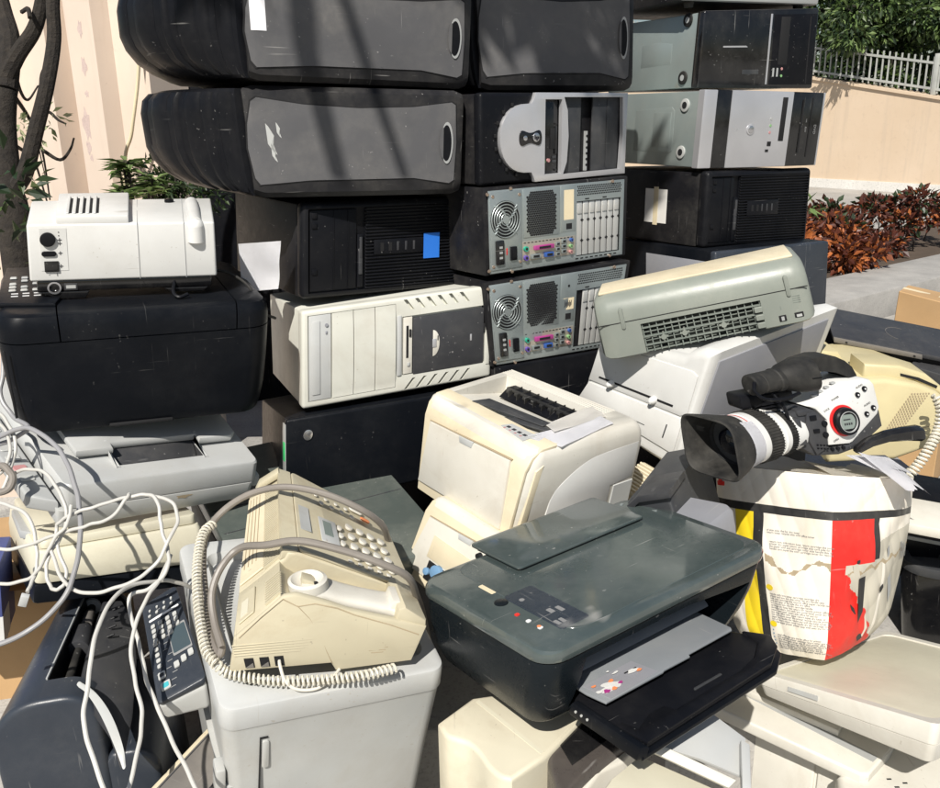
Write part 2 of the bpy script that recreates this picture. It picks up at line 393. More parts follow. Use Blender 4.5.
def coil(path,r,pitch,n=9):
    'helix round a path'
    L=[0]
    for a,b in zip(path,path[1:]): L.append(L[-1]+(b-a).length)
    tot=L[-1]; turns=tot/pitch; N=int(turns*n); out=[]; up=None;j=0
    for i in range(N+1):
        s=tot*i/N
        while j<len(L)-2 and L[j+1]<s: j+=1
        t=(s-L[j])/max(1e-9,L[j+1]-L[j]); p=path[j].lerp(path[j+1],t); d=(path[j+1]-path[j]).normalized()
        if up is None: up=d.orthogonal().normalized()
        up=(up-d*up.dot(d)).normalized(); s2=d.cross(up); a=2*PI*turns*i/N
        out.append(p+(up*math.cos(a)+s2*math.sin(a))*r)
    return out
TB={
'R3':([0.6585,2.5405,1.1688],[-0.0017,0.0149,0.5589],[0.4041,0.43,0.1936],[[0.0002,0.0005,0.0038],[0.0007,-0.0022,-0.0066],[0.0004,0.0,0.0027],[0.0004,-0.0014,-0.0047],[0.0003,-0.0002,0.0016],[-0.0013,0.0017,0.0001],[0.0001,0.0003,0.0026],[-0.0009,0.0011,-0.0006]]),
'R2':([0.6652,2.5518,1.3715],[0.0059,0.0132,0.486],[0.4202,0.43,0.1869],[[-0.0021,0.002,0.001],[-0.0022,0.0024,-0.0006],[-0.0019,0.0018,0.0012],[-0.0018,0.002,-0.0006],[0.0019,-0.0018,0.0011],[0.0023,-0.0025,-0.002],[0.0017,-0.0017,0.001],[0.002,-0.0021,-0.0015]]),
'R1':([0.7041,2.7161,1.5706],[0.0046,-0.0096,0.4339],[0.3994,0.43,0.1953],[[-0.0032,0.0026,0.0017],[-0.0005,0.0006,-0.0039],[-0.0019,0.0017,-0.0007],[-0.0012,0.0009,-0.0015],[0.0044,-0.0028,-0.0063],[-0.0012,0.0001,0.0089],[0.0032,-0.0021,-0.0036],[-0.0001,-0.0005,0.0057]]),
'C2':([0.0706,2.18,1.3698],[0.0015,-0.0044,0.6591],[0.4274,0.43,0.1836],[[-0.0007,0.0004,-0.0017],[-0.0003,0.0006,0.003],[-0.0006,0.0004,-0.001],[-0.0003,0.0005,0.0019],[0.0004,-0.0004,0.0004],[0.0005,-0.0005,-0.0012],[0.0004,-0.0004,-0.0004],[0.0005,-0.0005,-0.0005]]),
'C3':([0.0845,2.1696,1.1805],[-0.0011,-0.0062,0.627],[0.4239,0.43,0.1852],[[0.0008,-0.0006,-0.0],[0.0001,0.0,0.0004],[0.0005,-0.0004,-0.0002],[0.0002,-0.0001,0.0005],[-0.0009,0.0006,-0.0009],[0.0001,0.0,0.0008],[-0.0006,0.0004,-0.0008],[-0.0001,0.0001,0.0006]]),
'C4':([0.0987,2.1617,0.9752],[0.0019,-0.0055,0.5582],[0.4011,0.43,0.1947],[[0.0081,-0.004,0.0034],[-0.0166,0.0099,-0.0095],[0.0054,-0.0025,0.0017],[-0.0095,0.0058,-0.0055],[-0.0047,0.0023,-0.0031],[0.0054,-0.004,0.0054],[0.0011,-0.0009,0.0003],[0.003,-0.0024,0.0035]]),
'L3':([-0.2825,2.0819,1.1465],[0.0055,0.0217,0.5514],[0.3968,0.43,0.1963],[[-0.0042,0.0018,0.0009],[-0.0027,0.0009,-0.0032],[-0.0031,0.0014,0.0006],[-0.0027,0.001,-0.0024],[0.0047,-0.0017,0.0011],[0.0016,-0.0009,0.0007],[0.0038,-0.0014,0.0014],[0.002,-0.001,0.0004]]),
'W':([-0.2104,1.9939,0.9313],[-0.0643,-0.0274,0.3653],[0.4213,0.3954,0.1994],[[-0.0118,0.0007,-0.0046],[-0.0079,0.004,0.0038],[-0.0139,0.0017,-0.0077],[-0.0108,0.0037,0.0001],[0.0094,-0.0018,-0.0009],[0.0075,-0.0019,0.007],[0.0024,-0.001,-0.0052],[0.0032,-0.0007,0.0026]]),
'L2':([-0.2923,2.0343,1.357],[0.0011,0.0162,0.3591],[0.4362,0.45,0.2069],[[0.0066,-0.0007,0.0019],[-0.004,0.0014,-0.0016],[0.0037,-0.0002,0.0021],[-0.0016,0.0009,-0.0014],[-0.0058,0.0006,0.0022],[0.0037,-0.0013,-0.0034],[-0.0033,0.0001,0.0019],[0.0012,-0.0008,-0.0026]]),
'L1':([-0.3015,2.036,1.5694],[0.0026,0.0223,0.4936],[0.4659,0.45,0.1889],[[0.0013,-0.0005,0.003],[-0.0033,0.0019,-0.0026],[0.0002,0.0,0.0023],[-0.002,0.0012,-0.0017],[-0.0014,0.0004,-0.0003],[0.0035,-0.0018,-0.0008],[-0.0003,-0.0001,0.0004],[0.0021,-0.0012,-0.0011]]),
'C1':([0.1158,2.3078,1.5595],[-0.0054,-0.0081,0.4406],[0.4015,0.45,0.2223],[[0.0045,-0.0023,0.0022],[0.0008,-0.0004,-0.0035],[0.0033,-0.0016,0.001],[0.0013,-0.0007,-0.0021],[-0.0038,0.0021,-0.0013],[-0.0012,0.0004,0.0024],[-0.0028,0.0015,-0.0002],[-0.0018,0.0008,0.0013]]),
'B5':([-0.2682,1.9246,0.7378],[-0.0246,-0.0156,0.3651],[0.3807,0.3727,0.1774],[[-0.0081,-0.0043,-0.0129],[-0.0268,0.0099,0.0042],[-0.0089,-0.013,-0.0498],[-0.022,-0.0016,-0.0308],[0.0111,0.0008,0.0083],[0.0065,0.002,0.0142],[0.0098,-0.0136,-0.0439],[0.004,-0.0074,-0.0257]]),
'BP':([-0.6563,1.711,0.996],[0.0862,0.0366,0.4277],[0.4315,0.381,0.2105],[[0.0072,-0.0005,-0.0024],[-0.0109,-0.0005,-0.0068],[0.0024,-0.0002,-0.004],[-0.0085,-0.0002,-0.0068],[-0.0033,0.0003,0.0021],[0.0056,0.0001,0.005],[-0.0018,0.0005,0.0011],[0.0001,0.0003,0.0016]]),
'PJ':([-0.687,1.7805,1.232],[0.0949,0.0379,0.3412],[0.3346,0.2385,0.1091],[[-0.0012,0.0002,0.0014],[-0.0033,0.0004,0.0007],[-0.0066,-0.0005,0.0026],[0.003,0.0001,0.0043],[0.0052,0.0003,-0.0019],[-0.0028,-0.0002,-0.0021],[-0.0069,-0.0009,-0.0005],[0.0094,-0.0002,0.0031]]),
'S1':([-0.7092,1.6561,0.8555],[0.2303,0.1385,0.733],[0.3789,0.4223,0.0935],[[0.0049,0.0012,0.0041],[-0.0006,0.0026,0.003],[-0.0038,0.0057,0.0099],[0.0136,0.0013,0.0163],[0.0003,-0.0013,-0.0021],[-0.0041,-0.0023,-0.0081],[-0.0152,0.0055,0.0025],[0.0194,-0.0041,0.0128]]),
'S2':([-0.7256,1.5643,0.7086],[-0.1273,0.1159,0.577],[0.2866,0.3581,0.0686],[[-0.003,0.0025,0.0065],[0.0012,-0.0012,-0.0024],[-0.0035,0.002,0.0049],[-0.0007,-0.0002,-0.0001],[0.0021,-0.0016,-0.0047],[0.0004,0.0004,0.0017],[-0.0005,-0.0004,-0.0017],[-0.0004,0.0002,0.0006]]),
'CT':([-0.3439,1.3158,0.1731],[0.1527,0.0746,0.4011],[0.3298,0.4003,0.6],[[0.0002,0.0004,-0.0016],[0.0024,-0.0011,-0.0026],[-0.0075,0.0031,0.0032],[0.0049,-0.0024,0.0011],[0.0015,-0.0003,-0.0003],[-0.0007,-0.0001,-0.0009],[-0.0118,0.0047,0.0056],[0.0068,-0.0034,0.0028]]),
'FX':([-0.2507,1.2617,0.7765],[0.0861,0.104,0.2309],[0.2815,0.3637,0.1302],[[0.0059,-0.0015,-0.0017],[0.0059,-0.0004,0.0014],[0.0364,0.0194,0.0387],[-0.0004,-0.0101,-0.0188],[-0.0206,-0.0047,-0.0087],[0.0021,0.0071,0.0114],[-0.0042,0.0063,0.0119],[-0.0247,-0.0141,-0.0301]]),
'LP':([0.0943,1.6382,0.7779],[-0.0234,0.1178,-0.8516],[0.3244,0.2997,0.1925],[[0.0085,0.0045,-0.0072],[-0.0184,-0.0153,0.0022],[-0.0078,-0.0078,0.0003],[0.0054,0.0091,0.0089],[0.0088,0.0118,0.0021],[0.0029,0.0018,-0.0012],[-0.0237,-0.0236,-0.0009],[0.0157,0.0087,-0.0038]]),
'LB':([0.0536,1.5976,0.5414],[-0.3525,0.1172,-0.9008],[0.3202,0.2994,0.1885],[[-0.0035,0.0002,0.0071],[-0.0053,0.0007,0.0133],[-0.0017,-0.0001,0.003],[-0.0036,0.0004,0.0093],[0.0031,-0.0003,-0.0087],[-0.0002,0.0004,0.0013],[0.0039,-0.0004,-0.0102],[0.0013,0.0001,-0.0021]]),
'HP':([0.1897,1.2055,0.7085],[-0.0522,-0.0128,0.6074],[0.4577,0.3004,0.144],[[-0.01,0.0152,0.008],[-0.0077,0.0151,0.0139],[-0.0058,0.0013,-0.0028],[-0.0047,0.0059,0.0056],[0.0084,-0.0092,-0.0031],[0.0052,-0.0026,0.0057],[-0.0012,-0.0055,-0.0104],[0.0024,-0.0026,-0.0002]]),
'WB':([0.6708,1.5316,0.5166],[-0.1152,-0.1892,-0.9331],[0.2305,0.2231,0.3273],[[0.0192,0.006,-0.0191],[-0.0069,-0.0062,-0.0041],[0.0052,0.0033,-0.0051],[-0.0179,-0.0038,0.0158],[-0.0161,-0.0092,0.011],[0.0012,0.0043,0.014],[0.0091,0.0005,-0.01],[0.027,0.0099,-0.0167]]),
'GS':([0.4966,1.815,1.0692],[0.0571,-0.2356,-0.195],[0.4168,0.1615,0.1298],[[-0.0021,-0.0006,-0.001],[0.007,-0.0006,0.0012],[0.005,0.0001,-0.0004],[0.0032,0.0005,0.0026],[-0.0028,0.0004,0.0026],[-0.0022,-0.0006,-0.0036],[0.0062,0.0007,0.0003],[-0.0058,0.001,0.0012]]),
'GP':([0.5386,1.9506,0.8615],[0.0779,0.1489,-0.9404],[0.3179,0.4345,0.1932],[[-0.0135,-0.0094,0.0058],[-0.0169,-0.0133,0.0002],[-0.0148,-0.01,0.0081],[-0.0202,-0.0119,0.0115],[0.0191,0.0038,-0.0252],[0.0085,0.0101,0.0065],[0.0118,0.0034,-0.0111],[0.0023,0.006,0.0109]]),
'CP':([0.9458,1.9869,0.7941],[0.0539,-0.0678,-0.0154],[0.2211,0.296,0.1412],[[0.0109,-0.0132,-0.0172],[-0.006,0.0016,-0.0034],[0.0174,-0.0147,-0.0147],[0.0019,-0.0037,-0.0081],[0.0026,0.0053,0.0168],[-0.0126,0.0068,0.0003],[0.0123,-0.0021,0.0085],[-0.003,0.0029,0.0006]]),
'SR':([0.789,1.374,0.4625],[-0.2046,-0.1941,-0.9304],[0.3196,0.4319,0.0622],[[-0.0038,0.002,0.0115],[-0.0022,0.0005,0.0039],[-0.0023,0.0048,0.0158],[-0.0006,0.0044,0.0117],[0.0001,-0.0052,-0.0137],[0.0038,0.001,-0.0022],[0.0019,0.0008,-0.0005],[0.0045,0.0038,0.0037]]),
'BB':([-0.0209,0.9483,0.3891],[-0.492,0.3325,-0.4424],[0.3157,0.2574,0.2813],[[0.0131,-0.001,-0.0079],[0.0167,-0.003,-0.0124],[0.0127,-0.0011,-0.0067],[0.0377,0.0043,0.0088],[0.0003,0.0017,0.0047],[-0.0041,-0.004,-0.0101],[-0.0046,-0.002,-0.0046],[0.034,0.0077,0.0221]]),
'DK':([1.0296,2.1844,0.9555],[0.146,0.1725,-0.2093],[0.2306,0.2058,0.0202],[[0.0028,0.0007,0.0039],[0.002,0.0005,0.0034],[0.0034,0.0014,0.0067],[0.0025,0.0011,0.0055],[-0.0019,-0.0007,-0.0032],[-0.0024,-0.0009,-0.0048],[-0.0005,0.0004,0.001],[-0.0013,0.0,-0.0011]]),
'R4':([0.6913,2.4629,0.9908],[-0.0178,0.0103,0.5071],[0.4173,0.4308,0.1796],[[0.0041,-0.0054,-0.0006],[0.0024,-0.0036,-0.0023],[0.0029,-0.0037,-0.0004],[0.0011,-0.0018,-0.0018],[0.0003,0.0001,0.0018],[-0.0027,0.0034,0.0003],[-0.0008,0.0015,0.0018],[-0.0032,0.0041,0.0004]]),
'C5':([0.1033,2.1612,0.7888],[0.0031,0.0137,0.6282],[0.4109,0.4303,0.1831],[[0.0013,-0.0,0.0032],[-0.0014,-0.0,-0.004],[0.0013,0.0,0.0037],[-0.0012,0.0,-0.0029],[0.0014,-0.0001,0.0029],[-0.0017,-0.0001,-0.0054],[0.0013,-0.0,0.0032],[-0.0014,-0.0,-0.004]]),
'GG':([-0.2806,1.6809,0.599],[0.0979,-0.0197,0.4905],[0.459,0.4528,0.1617],[[0.01,-0.0212,-0.0268],[0.0087,-0.0185,-0.0234],[-0.0088,0.0185,0.0234],[-0.01,0.0211,0.0268],[0.0039,-0.0097,-0.0114],[0.0025,-0.0067,-0.0076],[-0.0172,0.0349,0.0451],[-0.0187,0.0379,0.0489]]),
'BI':([-0.6825,1.3015,0.4753],[-0.002,-0.0262,0.179],[0.155,0.35,0.2],[[-0.0005,-0.001,-0.0004],[0.001,0.0007,0.0006],[0.0049,0.002,0.0008],[-0.0055,-0.0017,-0.0009],[-0.0034,-0.0023,-0.0011],[0.0039,0.0021,0.0013],[0.0083,0.0036,0.0015],[-0.009,-0.0031,-0.0017]]),
'PN':([-0.4646,1.1898,0.7166],[0.3837,-0.2617,0.3478],[0.0726,0.1906,0.0292],[[-0.001,-0.0007,-0.0002],[-0.0054,-0.0074,-0.0041],[0.0005,-0.004,-0.0032],[-0.01,-0.0051,-0.0013],[0.0017,0.0001,-0.0003],[0.0041,0.0057,0.0034],[0.0068,-0.002,-0.0033],[-0.0065,0.0045,0.0051]]),
'KR':([1.7872,3.314,0.6723],[-0.009,0.0412,-0.8506],[0.2844,0.2175,0.16],[[0.0388,0.0171,0.0099],[-0.0031,-0.0015,-0.0036],[-0.0004,-0.0,0.0027],[-0.0353,-0.0156,-0.009],[0.0331,0.0151,0.0088],[-0.0174,-0.0073,-0.0072],[-0.0143,-0.0056,-0.0001],[-0.0503,-0.0217,-0.0125]]),
'TU':([1.0899,1.8779,0.3344],[0.1362,-0.0345,-0.6065],[0.1276,0.2693,0.1584],[[0.022,0.0051,0.0027],[0.0075,-0.018,-0.0282],[0.0113,0.0035,0.0035],[-0.0007,-0.0173,-0.0246],[0.0007,0.0109,0.0159],[-0.0131,-0.0187,-0.0245],[-0.0088,0.0055,0.0112],[-0.0199,-0.0176,-0.0207]]),
'CM':([0.6554,1.5599,0.9128],[-0.0344,-0.0139,0.4742],[0.1655,0.1,0.1246],[[0.0077,-0.0041,0.0093],[0.0098,-0.0138,-0.0018],[0.0062,-0.0032,0.0079],[0.0091,-0.012,-0.0013],[-0.0119,0.0134,0.0001],[-0.0049,0.0031,-0.0075],[-0.0103,0.0122,0.0004],[-0.005,0.0031,-0.007]]),
}
sc_key('PJ',.95)
sc_key('LB',.94)
_l,_r,_d,_o=TB['BP']; TB['BP']=([_l[0]-.012,_l[1]-.005,_l[2]],_r,[_d[0]+.026,_d[1],_d[2]],_o)
TB['GG']=([TB['GG'][0][0]-.045,TB['GG'][0][1]-.01,TB['GG'][0][2]-.02],TB['GG'][1],[.39,TB['GG'][2][1],TB['GG'][2][2]],TB['GG'][3])
# ================================================================== computer towers
def ribbed_tower(key,label,group,split,badge,sticker=None,side_paper=None,flare=False):
    t=Thing('computer_tower',label,'computer',key,group=group)
    b=MB(); b.box(-t.w/2+.0002,-t.d/2+.03,.002,t.w/2-.004,t.d/2,t.h-.004,.004)
    t.part('case',b,'sideblack')
    # bezel: frame around a recessed front
    b=MB(); b.box(-t.w/2,-t.d/2,0,t.w/2,-t.d/2+.034,t.h,.012,4)
    c=MB(); t.fb(c,'F',.035,.055,.975,.93,-.008,.03,.002)
    b=cut(b,c); bez=t.part('front_bezel',b,'ribblack')
    # drive bays
    b=MB(); u0=.045
    t.fb(b,'F',u0,.07,split-.05,.915,-.0075,-.004,.0015)
    for uu in (.42,.68):
        q=u0+(split-u0)*uu; t.fb(b,'F',q,.075,q+.004,.91,-.0045,-.0025,.0005)
    for vv in (.86,.76,.28): t.fb(b,'F',u0+.012,vv-.03,u0+.04,vv+.03,-.0045,-.0015,.001)
    t.fb(b,'F',split-.045,.08,split-.012,.65,-.0075,-.002,.002)
    t.part('drive_bays',b,'black')
    b=MB(); t.fb(b,'F',split-.040,.22,split-.018,.50,-.0075,.001,.002); t.fb(b,'F',split-.036,.40,split-.022,.62,-.002,.002,.001)
    t.part('power_button',b,'dgrey')
    # grille
    b=MB(); n=25; t.fb(b,'F',split,.06,.975,.925,-.0078,-.006,0)
    bu0,bv0,bu1,bv1=badge
    for i in range(n):
        v=.07+.845*i/(n-1)
        if bv0-.01<v<bv1+.01:
            t.fb(b,'F',split+.002,v-.009,bu0,v+.009,-.007,-.0005,.001,1); t.fb(b,'F',bu1,v-.009,.972,v+.009,-.007,-.0005,.001,1)
        else: t.fb(b,'F',split+.002,v-.009,.972,v+.009,-.007,-.0005,.001,1)
    t.part('grille',b,'ribblack')
    b=MB(); t.fb(b,'F',bu0,bv0,bu1,bv1,-.006,.0003,.002)
    pn=t.part('port_panel',b,'black')
    b=MB(); k=5
    for i in range(k):
        u=bu0+(bu1-bu0)*(.12+.8*i/k)
        if i<2: t.fb(b,'F',u,(bv0+bv1)/2-.045,u+.02,(bv0+bv1)/2+.045,0,.0010,0)
        else: t.fb(b,'F',u,(bv0+bv1)/2-.045,u+.012,(bv0+bv1)/2+.05,0,.0010,.0003,mi=1)
    t.part('ports',b,['dark','dgrey'],pn)
    if sticker:
        b=MB(); t.fb(b,'F',*sticker,.0006,.0012,0); t.part('sticker',b,'blue',label='bright blue sticker')
    if side_paper:
        b=MB(); t.fb(b,'L',*side_paper,.0005,.0012,0); p=t.part('paper_label',b,'label')
        b=MB(); m=(side_paper[0]+side_paper[2])/2; t.fb(b,'L',m-.02,side_paper[1]-.03,m+.02,side_paper[3]+.03,.0012,.0016,0); t.part('tape',b,'labelc',p)
    # side panel seam + screws
    b=MB(); t.fb(b,'L',-.42+.5,.1,.48+.42,.9,-.0041,-.0032,.0005) if not side_paper else t.fb(b,'L',.55,.06,.97,.94,-.0041,-.0034,.0004)
    t.part('side_panel',b,'sideblack')
    return t
ribbed_tower('L3','black ribbed computer tower with a bright blue sticker on its grille','computer towers in the stacks',.36,(.41,.42,.72,.58),sticker=(.712,.345,.812,.62))
ribbed_tower('R3','black ribbed computer tower with a white paper label taped on its side','computer towers in the stacks',.30,(.38,.40,.68,.60),side_paper=(.32,.27,.51,.73))

def round_tower(key,label,scr=None,paper=None,tipped=True):
    t=Thing('computer_tower',label,'computer',key,group='rounded charcoal towers on top of the stacks')
    w,d,h=t.w,t.d,t.h
    BZ=.175
    b=MB()
    # body with slightly bowed front (the tower's top side)
    rings=[]
    prof=[(-w/2,.006),(-w/2+.02,.010),(-w/2+.1,.013),(0,.015),(w/2-.1,.013),(w/2-.02,.008),(w/2,0)]
    for x,bow in prof:
        e=.0 if abs(x)<w/2-.001 else .006
        rings.append([(x,y,z) for y,z in [(-d/2-bow+.012,e),(-d/2-bow+.002,.01+e),(-d/2-bow,.03),(-d/2-bow,h-.03),(-d/2-bow+.002,h-.01-e),(-d/2-bow+.012,h-e),(d/2,h-e),(d/2,e)]])
    b.loft(rings); t.part('case',b,'shell')
    # inset panel
    pts=[(.03,.12),(.25,.155),(.5,.18),(.75,.165),(.93,.11),(.955,.14),(.965,.5),(.955,.86),(.935,.885),(.75,.835),(.5,.815),(.25,.84),(.055,.895),(.03,.86),(.005,.66),(-.005,.45),(.01,.18)]
    def fn(x):
        x=max(-w/2,min(w/2,x))
        for (xa,ba),(xb,bb_) in zip(prof,prof[1:]):
            if x<=xb: return ba+(bb_-ba)*(x-xa)/(xb-xa)
        return 0
    def patch(mb,pts,h0,h1,mi=0):
        bb=bmesh.new(); xs=[((u-.5)*w,v*h) for u,v in pts]; 
        f=bb.faces.new([bb.verts.new((x,-d/2,z)) for x,z in xs])
        bmesh.ops.triangulate(bb,faces=[f]); bmesh.ops.subdivide_edges(bb,edges=bb.edges[:],cuts=3,use_grid_fill=True)
        r=bmesh.ops.extrude_face_region(bb,geom=bb.faces[:]); top=[v for v in r['geom'] if isinstance(v,bmesh.types.BMVert)]
        ts=set(top)
        for v in bb.verts: v.co.y=-d/2-fn(v.co.x)-(h1 if v in ts else h0)
        bmesh.ops.recalc_face_normals(bb,faces=bb.faces); mb.merge(bb,mi)
    g=MB(); gp=[((u-.48)*1.012+.48,(v-.5)*1.03+.5) for u,v in pts]; patch(g,gp,-.004,.0006); t.part('panel_gap',g,'dark')
    g=MB(); patch(g,pts,-.004,.0018); pn=t.part('inset_panel',g,'inset')
    # oval latch
    g=MB(); o=(.915,.5); R=lambda k:[(o[0]+.030*k*math.cos(a)*(1 if math.cos(a)>0 else 1.0),o[1]+.20*k*math.sin(a)) for a in [2*PI*i/28 for i in range(28)]]
    patch(g,R(1),.0,.0040,0); t.part('latch',g,'mgrey',pn)
    g=MB(); patch(g,[(u-.004,v) for u,v in R(.86)],.002,.0046,0); patch(g,[(.895+.018*math.cos(a),.5+.15*math.sin(a)) for a in [PI/2+PI*i/12 for i in range(13)]],.0044,.0056,1); t.part('latch_recess',g,['black','inset'],pn)
    # bezel at the left end, bulging, with raised vertical bands
    b=MB(); rings=[]
    def bul(y):
        a=(y+d/2)/d; return BZ*math.sin(PI*min(1,max(0,a*.80+.01)))**.8
    N=22
    for zz,k in ((0.004,.30),(.010,.48),(.022,.68),(.04,.84),(.065,.95),(.09,1),(h-.05,1),(h-.025,.96),(h-.012,.88),(h-.006,.75)):
        ring=[(-w/2+.002,-d/2+.004,zz)]
        for i in range(N+1):
            y=-d/2+.002+(d-.01)*i/N; ring.append((-w/2-bul(y)*k,y,zz))
        ring.append((-w/2+.002,d/2,zz)); rings.append(ring)
    b.loft(rings); bz=t.part('front_bezel',b,'black')
    b=MB()
    for ya,yb,e in ((-.485,-.44,.004),(-.42,-.385,.006),(-.37,-.30,.005),(-.27,-.25,.008),(-.20,-.08,.005),(-.02,.10,.004)):
        ring=[]
        for zz,k in ((.010,.48),(.022,.68),(.04,.84),(.065,.95),(.09,1),(h-.05,1),(h-.025,.96),(h-.012,.88)):
            q=[]
            for i in range(7):
                y=(ya+(yb-ya)*i/6)*d; q.append((-w/2-bul(y)*k-e*math.sin(PI*i/6)**.3-.0005,y,zz))
            q+= [(-w/2-bul(yb*d)*k+.006,yb*d,zz),(-w/2-bul(ya*d)*k+.006,ya*d,zz)]
            ring.append(q)
        b.loft(ring)
    t.part('bezel_band',b,'black',bz)
    if paper:
        g=MB(); u0,v0,u1,v1=paper; patch(g,[(u0,v0),(u1,v0),(u1,v1),(u0,v1)],.0018,.0026); t.part('paper_label',g,'paper')
    if scr:
        g=MB(); rnd=random.Random(scr)
        for (u,v,s) in ((.09,.55,1.),(.10,.42,.6),(.13,.62,.5)):
            q=[(u-.008*s,v-.06*s),(u+.012*s,v-.13*s),(u+.028*s,v-.16*s),(u+.012*s,v-.04*s),(u+.022*s,v+.01*s),(u+.002*s,v+.09*s),(u-.010*s,v+.12*s)]
            patch(g,q,.0018,.0022)
        t.part('scuff',g,'lgrey')
    return t
round_tower('L2','rounded charcoal computer tower with white scuffs, on the tower with the blue sticker',scr=3)
round_tower('L1','rounded charcoal computer tower with a pale paper strip, topmost on the left stack',paper=(.018,.46,.078,.80))
round_tower('C1','rounded charcoal computer tower on top of the middle stack, beside the left stack')

# ---- silver oval-front tower (middle stack)
t=Thing('computer_tower','black computer tower with a curved silver front and round badge in the middle stack','computer','C2',group='computer towers in the stacks')
b=MB(); b.box(-t.w/2+.002,-t.d/2+.02,.002,t.w/2-.002,t.d/2,t.h-.002,.004); t.part('case',b,'sideblack')
b=MB(); b.box(-t.w/2,-t.d/2+.004,0,t.w/2,-t.d/2+.03,t.h,.008,3); 
c=MB(); t.fb(c,'F',.40,.07,.53,.93,-.03,.03,0); t.fb(c,'F',.565,.06,.965,.95,-.03,.03,0); b=cut(b,c)
t.part('front_bezel',b,'black')
b=MB(); out=[]
import itertools
arc=[(.33-.22*math.cos(a)*1.0 if True else 0,.495+.40*math.sin(a)) for a in [-PI/2+PI*i/18 for i in range(19)]]
arc=[(.31-.205*math.sin(PI*i/18)**.75,.495-.385*math.cos(PI*i/18)) for i in range(19)]
poly=[(.335,.0)]+[(1.0,0.0),(1.0,1.0),(.335,1.0),(.325,.93),(.31,.885)]+arc[::-1][0:]+[(.31,.115),(.325,.06)]
t.fpoly(b,'F',poly,-.004,.006,.002)
c=MB(); t.fb(c,'F',.40,.075,.515,.925,-.03,.03,0); t.fpoly(c,'F',[(.53,.06),(.555,.2),(.565,.5),(.555,.8),(.53,.95),(.962,.95),(.972,.5),(.962,.065)],-.03,.03)
b=cut(b,c); bz=t.part('silver_front',b,'silver')
b=MB(); t.fb(b,'F',.40,.07,.53,.93,-.012,-.006,.001)
for v0,v1 in ((.3,.62),(.64,.66),(.10,.12)): t.fb(b,'F',.49,v0,.505,v1,-.006,-.0035,.0005)
t.fb(b,'F',.46,.36,.50,.60,-.006,-.004,.0005,mi=1)
t.part('drive_panel',b,['gloss','dark'])
b=MB(); t.fb(b,'F',.565,.06,.68,.95,-.011,-.007,.001); t.fb(b,'F',.765,.06,.965,.95,-.011,-.006,.001)
t.fb(b,'F',.87,.09,.885,.92,-.006,-.0045,.0005); t.part('bay_covers',b,'darkp')
b=MB(); t.fb(b,'F',.69,.07,.70,.95,-.03,-.018,0); t.fb(b,'F',.735,.07,.745,.55,-.03,-.012,0)
for i in range(9): t.fc(b,'F',.693,.14+i*.09,.003,-.018,-.0165,8,1); 
for i in range(6): t.fc(b,'F',.74,.14+i*.07,.003,-.012,-.0115,8,1)
t.part('bay_rails',b,['mgrey','dark'])
b=MB()
for u,v,m in ((.415,.22,0),(.445,.23,1)): t.fc(b,'F',u,v,.004,-.006,-.002,14,m)
for v in (.20,.25): t.fb(b,'F',.475,v,.50,v+.03,-.006,-.004,.0005,mi=2)
t.part('front_ports',b,['lime','pink','dgrey'])
b=MB(); P=[]
for i in range(40):
    a=2*PI*i/40; x=.075*math.cos(a); z=(.105+.055*math.cos(2*a))*math.sin(a)*1.15; P.append((.30+x,.50+z))
t.fpoly(b,'F',P,.0055,.008,.0008); bd=t.part('badge',b,'gloss',bz)
b=MB(); t.fc(b,'F',.333,.505,.0095,.008,.0105,24,bev=.001); t.fc(b,'F',.262,.50,.0055,.008,.0098,18,0,.001); t.ft(b,'F','hp',.333,.505,.013,1,.0111-.0002)
t.part('emblem',b,['chrome','ink'],bd)
b=MB()
for i in range(8):
    a=PI*(i+.8)/9; u=.31-.222*math.sin(a)**.75; v=.495-.41*math.cos(a); t.fb(b,'F',u-.008,v-.02,u+.005,v+.02,-.003,.0005,.0005)
t.part('vents',b,'dark')

